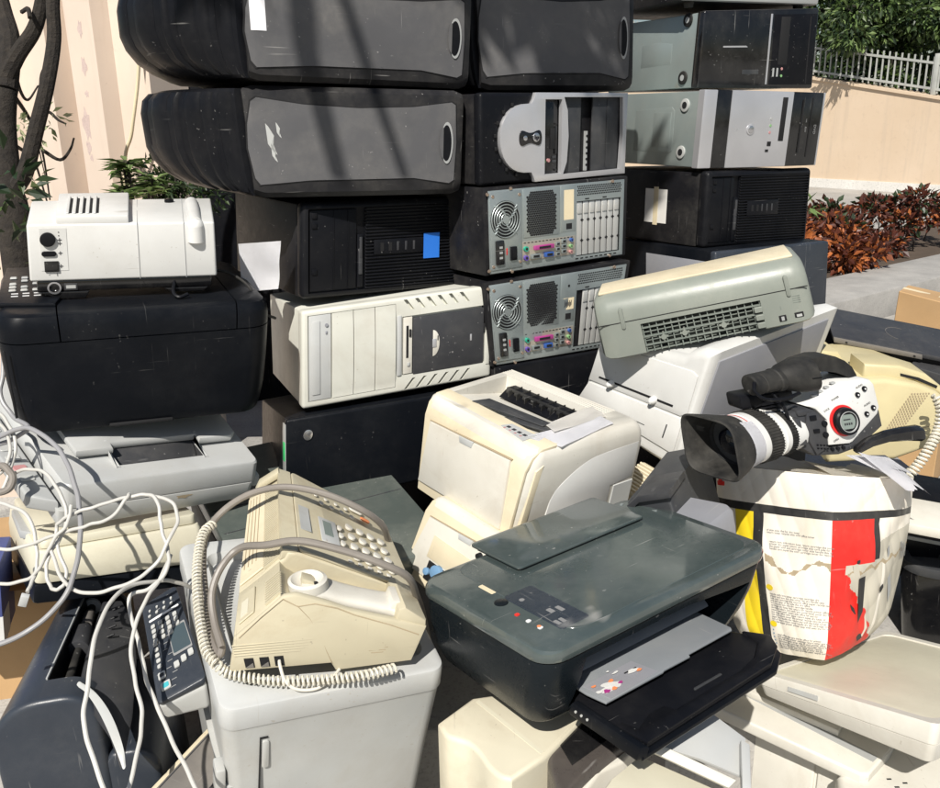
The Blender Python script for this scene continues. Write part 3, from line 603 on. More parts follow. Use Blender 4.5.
# ---- two towers shown from the rear
def rear_tower(key,label,full):
    t=Thing('computer_tower',label,'computer',key,group='towers showing their rear ports')
    b=MB(); b.box(-t.w/2,-t.d/2+.003,0,t.w/2,t.d/2,t.h,.003); 
    t.part('case',b,'sideblack')
    b=MB(); t.fb(b,'F',.022,.02,.965,.965,-.002,.001,.001)
    c=MB(); t.fb(c,'F',.61,.08,.94,.75,-.006,.02,0); b=cut(b,c)
    pl=t.part('rear_panel',b,'steel')
    # power supply
    b=MB(); t.fb(b,'F',.026,.06,.228,.95,.001,.0035,.001,mi=0)
    b2=t.part('power_supply',b,'steel')
    b=MB(); cx,cz=.122,.63; t.fc(b,'F',cx,cz,.040,.0033,.0042,40,1)
    ctr=t.fp('F',cx,cz,0)
    for r in (.012,.0185,.025,.0315,.038):
        n=40; 
        for q in range(4):
            A=[]; 
            for i in range(n//4+1):
                a=PI/2*q+.06+(PI/2-.12)*i/(n//4)+ (r*20 if True else 0); A.append(ctr+Vector((r*math.cos(a),-.0052,r*math.sin(a))))
            if r>.012: pass
            b.tube([Vector((ctr.x+(rr_)*math.cos(PI/2*q+r*20),-t.d/2-.0052,ctr.z+(rr_)*math.sin(PI/2*q+r*20))) for rr_ in (r-.004,r+.004)],.0016,6)
        b.tube([Vector((ctr.x+r*math.cos(2*PI*i/n),-t.d/2-.0052,ctr.z+r*math.sin(2*PI*i/n))) for i in range(n+1)],.0012,6,cap=False)
    t.fc(b,'F',cx,cz,.009,.004,.0062,16)
    t.part('fan_grille',b,['steel','dark'],b2)
    b=MB(); t.fb(b,'F',.052,.115,.105,.40,.003,.009,.003); t.part('power_socket',b,'gloss',b2)
    b=MB()
    for dv in (.20,.26,.32): t.fb(b,'F',.07,dv-.012,.088,dv+.012,.009,.0105,0)
    t.part('socket_pins',b,'mgrey',b2)
    b=MB(); t.fb(b,'F',.148,.15,.188,.31,.0035,.0075,.001); t.fb(b,'F',.155,.17,.181,.29,.0075,.0095,.001); t.part('switch',b,'black',b2)
    b=MB(); t.fb(b,'F',.124,.22,.130,.30,.0035,.0045,.0005); t.part('voltage_switch',b,'redr',b2)
    # vent field
    b=MB(); t.fb(b,'F',.240,.39,.485,.95,.001,.0028,.001); vf=t.part('fan_plate',b,'steel')
    b=MB(); W=t.w; 
    st=.0052; 
    for j in range(-11,12):
        for i in range(-9,10):
            x=i*st*.98+(j%2)*st*.49; z=j*st*.88
            if abs(x)<.043 and abs(z)<.049 and not (abs(x)>.034 and abs(z)>.040) :
                q=t.fp('F',.362,.66,0); b.cyl((q.x+x,q.y-.0026,q.z+z),(q.x+x,q.y-.0031,q.z+z),.00265,None,6)
    t.part('vent_holes',b,'dark',vf,smooth=0)
    # strip vent
    b=MB()
    for j in range(5):
        for i in range(28):
            q=t.fp('F',.617+.325*(i+.5*(j%2))/28,.826+.025*j,0); b.cyl((q.x,q.y-.0009,q.z),(q.x,q.y-.0014,q.z),.0019,None,6)
    t.part('strip_vent',b,'dark',pl,smooth=0)
    # label
    b=MB()
    if full: t.fb(b,'F',.518,.545,.588,.90,.001,.0018,0)
    else: t.fb(b,'F',.515,.545,.592,.68,.001,.0018,0)
    lb=t.part('sticker',b,'labelc')
    if not full:
        b=MB()
        for i in range(9): t.fb(b,'F',.523+.006*i,.57+.01*(i%3),.527+.006*i,.65-.02*(i%2),.0018,.0021,0)
        t.part('print',b,'ink',lb)
    b=MB(); t.fb(b,'F',.495,.40,.602,.955,.0005,.0018,.0006); t.part('latch_plate',b,'steel')
    b=MB(); t.fb(b,'F',.535,.43,.575,.50,.0018,.0022,0); 
    if not full: t.fc(b,'F',.55,.82,.003,.0018,.0024,10)
    t.part('key_slot',b,'dark')
    # io plate
    b=MB(); t.fb(b,'F',.232,.115,.600,.345,.001,.0026,.0008); io=t.part('port_plate',b,'iop')
    def port(nm,u0,v0,u1,v1,m,h=.007,inner=None,bev=.0008):
        b=MB(); t.fb(b,'F',u0,v0,u1,v1,.0026,h,bev); o=t.part(nm,b,m,io)
        if inner: 
            b=MB(); t.fb(b,'F',u0+(u1-u0)*.2,v0+(v1-v0)*.25,u1-(u1-u0)*.2,v1-(v1-v0)*.25,h,h+.0008,0); t.part('port_opening',b,inner,io)
    port('parallel_port',.305,.235,.435,.285,'purple',.010,'dark')
    port('serial_port',.280,.135,.345,.19,'steel',.009,'dark'); port('monitor_port',.375,.135,.435,.19,'vga',.009,'dark')
    for v in (.13,.19,.25): port('usb_port',.455,v,.482,v+.045,'steel',.007,'dark',.0005)
    for v in (.15,.21,.27): port('usb_port',.495,v,.528,v+.05,'steel',.007,'dark',.0005)
    b=MB()
    for (u,v,m) in ((.25,.262,0),(.25,.155,1),(.565,.30,2),(.562,.225,3),(.562,.155,4)): t.fc(b,'F',u,v,.0058 if m<2 else .0042,.0026,.008,16,m); t.fc(b,'F',u,v,.003 if m<2 else .0018,.008,.0085,10,5)
    t.part('round_ports',b,['ps2','vio','vga','lime','pink','dark'],io)
    b=MB()
    for i in range(14): t.fb(b,'F',.24+.025*i,.325,.255+.025*i,.335,.0026,.003,0)
    t.part('plate_slots',b,'dark',io,smooth=0)
    # expansion slots
    n=7
    for i in range(n):
        u0=.614+.046*i
        if not full and i in (0,): 
            continue
        b=MB(); t.fb(b,'F',u0+.002,.09,u0+.042,.74,-.004,-.002,.0012); t.fb(b,'F',u0+.006,.60,u0+.038,.72,-.002,.0005,.001)
        for v in (.27,.52): t.fb(b,'F',u0+.037,v-.018,u0+.046,v+.018,-.002,-.0014,0,mi=1); t.fb(b,'F',u0+.031,v-.007,u0+.052,v+.007,-.002,-.0013,0,mi=1)
        t.part('slot_cover',b,['slotm','dark'])
    b=MB()
    for i in range(9): t.fb(b,'F',.605+.036*i,.045,.625+.036*i,.06,.001,.0015,0)
    t.fb(b,'F',.67,.765,.70,.78,.001,.0014,0); t.fb(b,'F',.80,.765,.83,.78,.001,.0014,0)
    t.part('bracket_slots',b,'dark',pl,smooth=0)
    b=MB()
    for u,v in ((.012,.93),(.16,.975),(.045,.90),(.215,.90),(.04,.10),(.16,.015),(.215,.12),(.87,.955),(.86,.03),(.012,.06)): t.fc(b,'F',u,v,.0038,.001,.0045,12,0,.0006)
    t.part('screws',b,'brass')
    return t
rear_tower('C3','black tower showing its rear ports and a long cream sticker, under the silver-fronted tower','Y' and True)
rear_tower('C4','black tower showing its rear ports and a small square barcode sticker',False)

def plain_tower(key,label,mat='sideblack',mat2='black',group='computer towers in the stacks',loc=None,rot=None,dim=None):
    t=Thing('computer_tower',label,'computer',key,group=group) if key else Thing('computer_tower',label,'computer',loc=loc,rot=rot,dim=dim,group=group)
    b=MB(); b.box(-t.w/2,-t.d/2+.02,0,t.w/2,t.d/2,t.h,.004); t.part('case',b,mat)
    b=MB(); b.box(-t.w/2-.001,-t.d/2,-.001+.001,t.w/2+.001,-t.d/2+.021,t.h,.006,3)
    f=t.part('front_bezel',b,mat2)
    return t,f

# ---- beige tower
t=Thing('computer_tower','off-white computer tower with diagonal vents and a dark panel on its front','computer','W',group='computer towers in the stacks')
b=MB(); b.box(-t.w/2+.003,-t.d/2+.035,0.002,t.w/2-.003,t.d/2,t.h-.002,.003); t.part('case',b,'towerw')
b=MB(); b.box(-t.w/2,-t.d/2,0,t.w/2,-t.d/2+.04,t.h,.007,3)
c=MB(); t.fb(c,'F',.03,.065,.475,.945,-.004,.01,0); t.fb(c,'F',.51,.18,.96,.80,-.006,.01,0)
def slit(mb,u0,v0,u1,v1):
    p=[(u0,v0),(u0+.018,v0),(u1+.018,v1),(u1,v1)]; t.fpoly(mb,'F',p,-.010,.01)
for i in range(6): slit(c,.575+.058*i,.985,.535+.058*i+.075,.855) if False else slit(c,.515+.060*i,.975,.555+.060*i,.865)
for i in range(6): slit(c,.52+.060*i,.025,.565+.060*i,.135)
b=cut(b,c); bz=t.part('front_bezel',b,'towerw')
b=MB(); t.fb(b,'F',.035,.07,.145,.94,-.004,.0,.0015); t.fb(b,'F',.05,.13,.09,.88,0,.002,.004); od=t.part('optical_drive',b,'lgrey2')
b=MB(); t.fc(b,'F',.122,.83,.0035,0,.0025,14); t.fb(b,'F',.117,.74,.126,.77,0,.002,.0005); t.part('eject_button',b,'bgrey',od)
for u0,u1 in ((.150,.256),(.259,.366),(.369,.474)):
    b=MB(); P=[]
    for i in range(9):
        v=.07+.87*i/8; P.append((u0,v))
    pr=[(t.fp('F',u0,v,0).z,.001+.0045*math.sin(PI*max(0,min(1,(v-.12)/.76)))**.6 if .12<v<.88 else .001) for v in [.07+.87*i/24 for i in range(25)]]
    x0,x1=t.fp('F',u0,0).x,t.fp('F',u1,0).x
    y=-t.d/2; b.prism([(y-h,z) for z,h in pr]+[(y+.004,pr[-1][0]),(y+.004,pr[0][0])],'x',x0,x1,.0008,1)
    t.part('bay_cover',b,'towerw')
b=MB(); t.fb(b,'F',.480,.18,.505,.82,-.002,.0035,.004); t.part('light_strip',b,'lgrey2')
b=MB(); t.fb(b,'F',.515,.19,.562,.79,-.006,.0005,.001); fd=t.part('floppy_drive',b,'offw')
b=MB(); t.fb(b,'F',.53,.36,.542,.70,.0005,.0012,0); t.fb(b,'F',.545,.58,.556,.66,.0005,.003,.0005); t.fb(b,'F',.535,.27,.55,.31,.0005,.003,.001,mi=1); t.part('floppy_slot',b,['dark','lgrey'],fd)
b=MB(); t.fb(b,'F',.566,.17,.952,.775,-.006,.0015,.002); dp=t.part('dark_panel',b,'dgrey')
b=MB(); P=[(.672+.042*math.sin(a)*.85,.475+.14*math.cos(a)) for a in [PI*i/14 for i in range(15)]]; t.fpoly(b,'F',P,.0012,.0032,.0008); t.part('half_round_badge',b,'offw',dp)
b=MB(); t.fb(b,'F',.668,.43,.69,.52,.0030,.0045,.001); t.fb(b,'F',.695,.50,.70,.55,.0032,.004,0,mi=1); t.fb(b,'F',.875,.44,.885,.51,.0015,.0025,.0005); t.part('power_button',b,['silver','ink'],dp)
b=MB(); t.fb(b,'F',.948,.50,.962,.60,-.004,.001,.001); t.fb(b,'F',.965,.15,.985,.82,0,.002,.003,mi=1); t.part('key_lock',b,['dark','towerw'],bz)

# ---- dark towers low in the stacks
t,f=plain_tower('B5','blue-black computer case with a small round metal emblem under the off-white tower','dkblue','dkblue')
b=MB(); t.fc(b,'F',.12,.80,.010,-.001,.0018,28,0,.0006); em=t.part('emblem',b,'chrome',f)
b=MB(); t.fb(b,'L',-.0+.02,.55,.08,.75,0,.003,.001); t.fb(b,'L',.01,.40,.11,.95,-.001,.0015,.001,mi=1); t.part('drive_lever',b,['green','mgrey'])
plain_tower('C5','dusty black computer case under the rear-facing towers, behind the laser printer')
t,f=plain_tower('R4','dark blue-grey computer case under the tower with the taped paper label','dkblue','slateb')
b=MB(); t.fb(b,'L',.05,.15,.6,.85,.0005,.002,.004,mi=0); t.part('side_panel',b,'bgrey')
b=MB(); t.fb(b,'F',.06,.55,.42,.85,-.001,.002,.002); t.fb(b,'F',.10,.60,.2,.78,.002,.003,.001,mi=1); t.part('drive_bays',b,['dkblue','dark'],f)

# ---- silver / black tower R2
t=Thing('computer_tower','computer tower with a brushed silver front centre, glossy black bands and a round button','computer','R2',group='computer towers in the stacks')
b=MB(); b.box(-t.w/2+.006,-t.d/2+.025,0.002,t.w/2-.004,t.d/2,t.h-.003,.003); 
cs=t.part('case',b,'steelside')
b=MB()
for v in (.81,.20):
    t.fc(b,'L',.165,v,.016,-.006,-.002,26,0,.001)
ft_=t.part('feet',b,'lgrey')
b=MB()
for v in (.81,.20): t.fc(b,'L',.165,v,.0085,-.002,-.0014,20,0)
t.part('foot_holes',b,'dark',ft_)
b=MB(); t.fpoly(b,'L',[(.25,.22),(.255,.74),(.28,.79),(.62,.75),(.62,.20),(.27,.18)],-.0062,-.0050,.0006)
t.fb(b,'L',.28,.26,.44,.72,-.0050,-.0042,.0006); t.part('side_stamping',b,'steelside',cs)
b=MB(); 
def bowfront(mb,u0,u1,h0,bow,mi=0,v0=0,v1=1,bev=.002,base=-.02):
    pts=[]; y=-t.d/2
    for i in range(11):
        u=u0+(u1-u0)*i/10; pts.append(((u-.5)*t.w, y-h0-bow(u)))
    pts+=[(t.fp('F',u1,0).x,y-base-.0),(t.fp('F',u0,0).x,y-base)]
    mb.prism(pts,'z',v0*t.h,v1*t.h,bev,2,mi)
bw=lambda u:.012*math.sin(PI*max(0,min(1,u)))**.7
bowfront(b,.0,.09,.0,bw); bz=t.part('bezel_edge',b,'silver')
b=MB(); bowfront(b,.0901,.198,-.001,bw); t.part('black_band',b,'gloss')
b=MB(); bowfront(b,.198,.695,.0005,bw); sp=t.part('silver_panel',b,'silver')
b=MB(); bowfront(b,.695,.985,-.001,bw); bk=t.part('black_panel',b,'gloss')
b=MB(); bowfront(b,.985,1.0,.0,bw); t.part('bezel_edge',b,'silver')
def fon(u,v,h=0): 
    p=t.fp('F',u,v,h+bw(u)); return p
b=MB(); b.cyl(fon(.365,.5,0),fon(.365,.5,.0025),.0135,None,28,0,.001); pb=t.part('power_button',b,'silver',sp)
b=MB(); b.cyl(fon(.365,.5,.0025),fon(.365,.5,.0035),.009,None,24,0,.0005); t.part('button_face',b,'chrome',pb)
def fbx(mb,u0,v0,u1,v1,h0,h1,bev=0,mi=0):
    a=fon((u0+u1)/2,v0,0); x0,x1=t.fp('F',u0,0).x,t.fp('F',u1,0).x; return mb.box(x0,a.y-h1,v0*t.h,x1,a.y-h0,v1*t.h,bev,2,mi)
b=MB(); fbx(b,.604,.345,.648,.925,-.004,.0014,.001); t.part('card_slot',b,'dark',sp)
b=MB(); fbx(b,.505,.20,.53,.235,0,.0016,0); fbx(b,.515,.28,.545,.34,0,.0016,0); 
for v,m in ((.64,1),(.55,2),(.46,3)): b.cyl(fon(.525,v,0),fon(.525,v,.0016),.0035,None,12,m)
b.box(fon(.255,.5).x,fon(.255,.5).y-.001,.49*t.h,fon(.265,.5).x,fon(.255,.5).y,.51*t.h,0,1,1)
t.part('front_ports',b,['dark','mgrey','lime','pink'],sp)
b=MB(); fbx(b,.79,.18,.80,.90,0,.0014,0); fbx(b,.88,.12,.883,.93,0,.0012,0)
t.part('drive_seams',b,'dark',bk)
b=MB()
for st,u,v,s in (('DVD',.93,.5,.012),('RW',.84,.5,.009),('16X',.84,.62,.006)): 
    b.text(st,fon(u,v,.0005),(0,0,-1),(1,0,0),s,.0005)
t.part('lettering',b,'inkg',bk)
# ---- glossy black tower R1
t=Thing('computer_tower','computer tower with a glossy black front and thin silver strip, above the silver-centred one','computer','R1',group='computer towers in the stacks')
b=MB(); b.box(-t.w/2+.006,-t.d/2+.025,0.002,t.w/2-.004,t.d/2,t.h-.003,.003); cs=t.part('case',b,'steelside')
b=MB()
for v in (.93,.17): t.fc(b,'L',.16,v-.02,.018,-.006,-.001,26,0,.002)
fo=t.part('feet',b,'rubber')
b=MB()
for v in (.91,.15): t.fc(b,'L',.16,v,.008,-.001,-.0005,18)
t.part('foot_holes',b,'mgrey',fo)
b=MB(); t.fpoly(b,'L',[(.3,.35),(.3,.62),(.45,.66),(.62,.64),(.62,.33)],-.0062,-.0052,.0006)
for v in (.30,.47,.66,.8): t.fb(b,'L',.02,v,.05,v+.05,-.0062,-.004,.001,mi=1)
t.part('side_stamping',b,['steelside','dark'],cs)
b=MB(); b.box(-t.w/2,-t.d/2,0,t.w/2,-t.d/2+.03,t.h,.006,3); bz=t.part('front_bezel',b,'gloss')
b=MB(); t.fb(b,'F',.18,.525,.50,.545,0,.001,0); t.fb(b,'F',.565,.05,.580,.94,0,.002,.001); t.part('silver_strip',b,'silver',bz)
b=MB(); t.fb(b,'F',.60,.05,.985,.93,.0,.0012,.001); t.fb(b,'F',.66,.30,.74,.90,.0012,.0018,.0005,mi=1)
t.fb(b,'F',.92,.06,.93,.9,.0012,.0016,0,mi=1); t.part('drive_door',b,['black','dark'],bz)
b=MB()
for u,m in ((.62,0),(.655,0),): t.fb(b,'F',u,.15,u+.014,.26,.0012,.002,0,mi=m)
t.fc(b,'F',.70,.25,.0035,.001,.0025,12,1); t.fc(b,'F',.70,.16,.0035,.001,.0025,12,2)
b.box(t.fp('F',.36,0).x,-t.d/2-.0012,.18*t.h,t.fp('F',.5,0).x,-t.d/2,.24*t.h,.0005,1,3)
t.part('front_ports',b,['mgrey','pink','lime','darkp'],bz)
# ---- thin slab on top of right stack
l,r,d,o=TB['R1']
t=Thing('computer_case','flat black case lying on the very top of the right stack','computer',loc=(l[0]-.02,l[1]+.02,l[2]+d[2]+.018),rot=(0,0,r[2]-.05),dim=(.44,.45,.10))
b=MB(); b.box(-t.w/2,-t.d/2+.02,0,t.w/2,t.d/2,t.h,.004); t.part('case',b,'sideblack')
b=MB(); b.box(-t.w/2,-t.d/2,0,t.w/2,-t.d/2+.022,t.h,.006); t.part('front_bezel',b,'mgrey')
b=MB()
for x in (-.18,.18):
    for y in (-.19,.19): b.cyl((x,y,-.014),(x,y,0),.012,.014,16)
t.part('feet',b,'rubber')
# ---- hidden supports: more dark towers low in each stack
proto=None
for k,(key,zs) in enumerate((('C5',(.595,.402)),('R4',(.785,.590,.395)),('B5',(.402,))) ):
    l,r,d,o=TB[key]
    for z in zs:
        if proto is None:
            proto,_=plain_tower(None,'dark computer case buried at the bottom of the stacks behind the printers',group='dark cases buried low in the stacks',loc=(l[0],l[1]+.01,z),rot=(0,0,r[2]),dim=(.42,.42,.19))
        else:
            e=proto.e.copy(); col.objects.link(e); e.location=(l[0],l[1]+.01,z); e.rotation_euler=(0,0,r[2])
            for ch in list(proto.e.children):
                c=ch.copy(); col.objects.link(c); c.parent=e
# ================================================================== big black printer + projector
t=Thing('printer','large black inkjet printer with rounded corners carrying the white projector','printer','BP')
w,d,h=t.w,t.d,t.h
b=MB(); b.loft([[(x*k,y*k2,z) for x,y in rrect(-w/2,-d/2,w/2,d/2,.045,8)] for z,k,k2 in ((0,.93,.93),(.004,.945,.945),(.02,.965,.965),(.05,.985,.985),(.10,.998,.998),(h*.77,1,1))])
bd=t.part('body',b,'dkblue')
b=MB(); b.loft([[(x*k,y*k2,z) for x,y in rrect(-w/2,-d/2,w/2,d/2,.045,8)] for z,k,k2 in ((h*.775,.994,.994),(h*.78,1,1),(h*.86,1,1),(h*.93,.99,.99),(h*.98,.962,.962),(h*.997,.925,.925),(h,.90,.90))])
c=MB(); c.box(-w*.29,-d/2-.01,h*.77,-w*.285,-d*.1,h*1.1); c.box(w*.355,-d/2-.01,h*.77,w*.36,d*.5,h*1.1)
M4=Matrix.Rotation(.45,4,'Z'); 
b=cut(b,c); ld=t.part('scanner_lid',b,'dkblue')
b=MB(); b.prism([(-w*.49,-d*.30),(-w*.29,-d*.36),(-w*.26,-d*.2),(-w*.26,d*.42),(-w*.47,d*.42)],'z',h*.99,h+.006,.003,2); cp=t.part('control_panel',b,'dkblue')
b=MB()
for i in range(4):
    for j in range(5):
        if (i+j)%7==3: continue
        x=-w*.45+i*.019; y=-d*.10+j*.024; b.box(x,y,h+.005,x+.012,y+.012,h+.0085,.002,1,0 if (i*j)%5 else 1)
for i in range(8): x=-w*.44+(i%4)*.018; y=-d*.2+(i//4)*.018; b.box(x,y,h+.005,x+.011,y+.004,h+.0068,0,1,2)
t.part('buttons',b,['mgrey','lgrey','inkw'],cp)
b=MB(); b.box(-w*.485,-d/2-.0005,.03,-w*.475,-d/2+.004,h*.74,.002,1); b.box(-w*.475,-d/2+.002-.0028,.026,-w*.46,-d/2+.004,.030,0); b.box(-w*.15,-d/2+.006,.0,w*.1,-d/2+.03,.006,.002)
t.part('panel_seam',b,'dark',bd)

t=Thing('slide_projector','white projector with black base and a lens knob, standing on the big black printer','projector','PJ')
w,d,h=t.w,t.d,t.h
b=MB(); b.box(-w/2,-d/2,.0,w/2,d/2,h,.004,3); bd=t.part('body',b,'white')
b=MB(); t.fb(b,'F',.572,-.0,.575,1.0,-.001,.0009,0); t.fb(b,'F',.826,0,.829,1,-.001,.0009,0); t.fb(b,'T',.572,0,.575,1,-.001,.0007,0); t.fb(b,'T',.826,0,.829,1,-.001,.0007,0); t.part('seams',b,'mgrey',bd)
b=MB(); b.box(-w*.35,-d*.50+.002,h-.004,w*.03,d*.5,h+.014,.003); vh=t.part('vent_housing',b,'white')
c=MB()
b=MB()
for i in range(5):
    x=-w*.30+i*.0112; b.rr(x,-d*.42,x+.0055,d*.30,'z',h+.0142,h+.0165,.002,.0008,1,1 if False else 0,n=3)
    b.rr(x+.0055,-d*.40,x+.0098,d*.24,'z',h+.0137,h+.0146,.002,0,1,1,n=3)
t.part('vent_slats',b,['white','dark'],vh)
b=MB(); q=t.fp('F',.893,.86,0); b.cyl((q.x,-d/2+.004,h*.64),(q.x,-d/2+.004,h*.93),.0155,.0155,28,0,.0); b.lathe([(0,.0155),(.006,.0145),(.011,.010),(.0135,0)],(q.x,-d/2+.004,h*.93),(0,0,1),28)
b.tube([(q.x,-d/2+.01,h*.96),(q.x-.002,0,h*1.0),(q.x-.004,d*.3,h*.99)],.0125,16)
t.part('knob',b,'white')
b=MB(); t.fc(b,'T',.755,.83,.0085,0,.006,20,0,.001); t.part('top_button',b,'black')
b=MB(); t.fb(b,'F',.062,.19,.20,.93,0,.0006,0); cp=t.part('control_plate',b,'white')
b=MB(); t.fc(b,'F',.103,.74,.0128,.0006,.006,30,0,.001); t.part('round_dial',b,'black',cp)
b=MB(); q=t.fp('F',.105,.49,0); b.prism(rrect(q.x-.012,q.z-.0048,q.x+.012,q.z+.0048,.0047,6),'y',-d/2-.004,-d/2-.0006,.001,1); t.part('oval_button',b,'black',cp)
b=MB(); t.fb(b,'F',.078,.17,.152,.36,.0006,.003,.001); t.fb(b,'F',.084,.20,.146,.33,.003,.0055,.001); t.part('rocker_switch',b,'gloss',cp)
b=MB()
for v in (.86,.80): t.fc(b,'F',.160,v,.0011,.0006,.0011,8)
for v in (.72,.66,.49,.26): t.ft(b,'F','+',.163,v,.014,0,.0011)
for u in (.10,.14): t.ft(b,'F','-' if u<.12 else '|',u,.125,.006,0,.0011)
t.part('symbols',b,'ink',cp)
b=MB(); b.box(-w*.47,-d*.47,-.022,w*.47,d*.47,.001,.005,2); b.prism([(-w*.47,-.022),(-w*.2,-.022),(-w*.22,-.036),(-w*.36,-.036)],'y',-d*.47,-d*.3,.002); b.prism([(w*.2,-.022),(w*.45,-.022),(w*.42,-.03),(w*.24,-.03)],'y',-d*.47,-d*.2,.002)
bs=t.part('base',b,'gloss')
b=MB(); b.lathe([(0,.0115),(.003,.0115),(.003,.0085),(-.002,.0085)],(-w*.38,-d*.47,-.014),(0,-1,0),24); t.part('foot_wheel',b,'chrome',bs)
b=MB(); b.box(-w*.33,-d*.475,-.020,-w*.26,-d*.465,-.006,.001); b.box(-w*.32,-d*.477,-.016,-w*.27,-d*.474,-.010,.0,1,1); t.part('power_inlet',b,['dgrey','lgrey'],bs)
b=MB(); b.tube(spline([(w*.26,-d*.46,-.010),(w*.25,-d*.55,-.026),(w*.28,-d*.60,-.032),(w*.33,-d*.58,-.028)],6),.0035,8); t.part('cord_stub',b,'black',bs)
# ================================================================== scanners at left
t=Thing('flatbed_scanner','grey flatbed scanner with a document feeder slot under the big black printer','scanner','S1')
w,d,h=t.w,t.d,t.h
b=MB(); b.loft([[(x*k,y*k,z) for x,y in rrect(-w/2,-d/2,w/2,d/2,.014,4)] for z,k in ((0,.975),(.004,.985),(h*.44,1),(h*.45,.998))]); bd=t.part('body',b,'lgrey')
b=MB(); b.loft([[(x*k+.004,y*k,z) for x,y in rrect(-w/2*.97,-d/2*.995,w/2,d/2,.014,4)] for z,k in ((h*.47,.998),(h*.5,1),(h*.96,.992),(h,.98))])
c=MB(); c.box(-w*.18,-d*.385,h*.62,w*.245,-d*.23,h*1.2)
b=cut(b,c,1); ld=t.part('lid',b,['lgrey2','dgrey'])
b=MB(); b.prism([(-w*.35,-d*.31),(-w*.18,-d*.31),(-w*.175,-d*.27),(w*.25,-d*.27),(w*.255,-d*.31),(w*.43,-d*.31),(w*.46,-d*.28),(w*.46,d*.40),(-w*.35,d*.40)],'z',h+.006,h+.022,.004,2)
fd=t.part('document_feeder',b,'lgrey2')
b=MB(); b.prism([(-d*.385,h*.63),(-d*.22,h*.63),(-d*.235,h+.008),(-d*.25,h+.010)],'x',-w*.175,w*.24,.001); b.box(-w*.17,-d*.395,h*.66,w*.235,-d*.375,h*.9,.002,1)
t.part('feeder_slot',b,'dgrey',fd)
b=MB(); b.prism([(-d*.36,h*.9),(-d*.25,h*1.25),(-d*.26,h+.004),(-d*.40,h+.0015)],'x',w*.245,w*.262,.0008); b.prism([(-d*.36,h*.9),(-d*.25,h*1.25),(-d*.26,h+.004),(-d*.40,h+.0015)],'x',-w*.20,-w*.183,.0008); t.part('paper_guide',b,'lgrey2',fd)
b=MB(); b.prism([(-w*.60,-d*.40),(-w*.49,-d*.47),(-w*.485,d*.3),(-w*.60,d*.28)],'z',h*.30,h*.62,.006,3); cp=t.part('control_panel',b,'mgrey')
b=MB()
for i in range(6): b.rr(-w*.58,-d*.30+i*.036,-w*.52,-d*.30+i*.036+.018,'z',h*.62,h*.62+.003,.004,.001,1,1 if i==1 else 0,n=3)
t.part('buttons',b,['lgrey','pink'],cp)
b=MB(); b.box(w*.5,-d*.47,h*.2,w*.5+.016,-d*.36,h*.52,.005); b.cyl((w*.5+.006,-d*.42,h*.3),(w*.5+.018,-d*.42,h*.3),.010,None,16,0,.002); t.part('hinge_lock',b,'lgrey')
b=MB(); P=[(w*(.60-.5+.04*math.cos(a)*(1+.25*math.sin(3*a+1))),h*(.36+.05*math.sin(a)*(1+.3*math.cos(5*a)))) for a in [2*PI*i/24 for i in range(24)]]; 
b.prism(P,'y',-d/2*.997-.0003,-d/2+.006); t.part('stain',b,'mudd',bd)

t=Thing('flatbed_scanner','pale cream scanner with a black base, lowest scanner behind the white cables','scanner','S2')
w,d,h=t.w,t.d,t.h
b=MB(); b.loft([[(x*k,y*k,z) for x,y in rrect(-w/2,-d/2,w/2,d/2,.012,4)] for z,k in ((0,.975),(.004,.985),(h*.45,1),(h*.93,.985),(h,.965))]); bd=t.part('body',b,'fgrey')
b=MB(); b.rr(-w*.47,-d*.47,w*.47,d*.47,'z',h+.0005,h+.018,.012,.003); t.part('lid',b,'fgrey')
b=MB(); b.box(-w*.50,-d*.48,-.045,w*.50,d*.48,-.001,.008); t.part('base',b,'dkblue')
b=MB(); b.prism([(-w*.52,-d*.1),(-w*.44,-d*.2),(-w*.38,d*.3),(-w*.5,d*.35)],'z',h*.8,h+.004,.003); t.part('control_panel',b,'mgrey',bd)
# blue-grey machine wedged behind the white cabinet
t=Thing('scanner','blue-grey scanner wedged between the cream scanner and the fax machine','scanner',loc=(-.42,1.50,.60),rot=(-.06,.05,.45),dim=(.20,.30,.085))
b=MB(); b.rr(-.10,-.15,.10,.15,'z',0,.06,.012,.004); t.part('body',b,'bgrey'); b=MB(); b.rr(-.098,-.148,.098,.148,'z',.0605,.085,.012,.005,3); t.part('lid',b,'mgrey')

# ================================================================== white cabinet machine with side control panel
t=Thing('multifunction_copier','tall light grey office machine carrying the fax, dark key panel on its left','copier','CT')
w,d,h=t.w,t.d,t.h
b=MB(); b.loft([[(x*k+dx,y*k2,z) for x,y in rrect(-w/2,-d/2,w/2,d/2,.022,6)] for z,k,k2,dx in ((-.0,.80,.85,0),(h*.5,.88,.93,0),(h*.75,.93,.965,0),(h-.045,.985,.985,0),(h-.0405,.99,.99,0))])
bd=t.part('body',b,'lgrey')
b=MB(); b.loft([[(x*k,y*k2,z) for x,y in rrect(-w/2,-d/2,w/2,d/2,.022,6)] for z,k,k2 in ((h-.0395,.993,.993),(h-.036,1,1),(h-.006,1,1),(h-.0015,.993,.993),(h,.98,.98))])
c=MB(); c.loft([[(x,y,z) for x,y in rrect(-w/2+.035*s_,-d/2+.035*s_,w/2-.02*s_,d/2-.035*s_,.02,5)] for z,s_ in ((h-.016,1.25),(h+.01,.95))])
b=cut(b,c,0); tp=t.part('top_rim',b,'lgrey2')
b=MB(); b.box(-w*.33,-d*.42,h-.0165,-w*.26,-d*.1,h-.0148,.0,1); 
b=MB(); 
wf=lambda z:.93+.055*(z-h*.75)/(h*.2)
t.fb(b,'F',.155,.30,.163,.865,-.018,-.0105,0,mi=0)
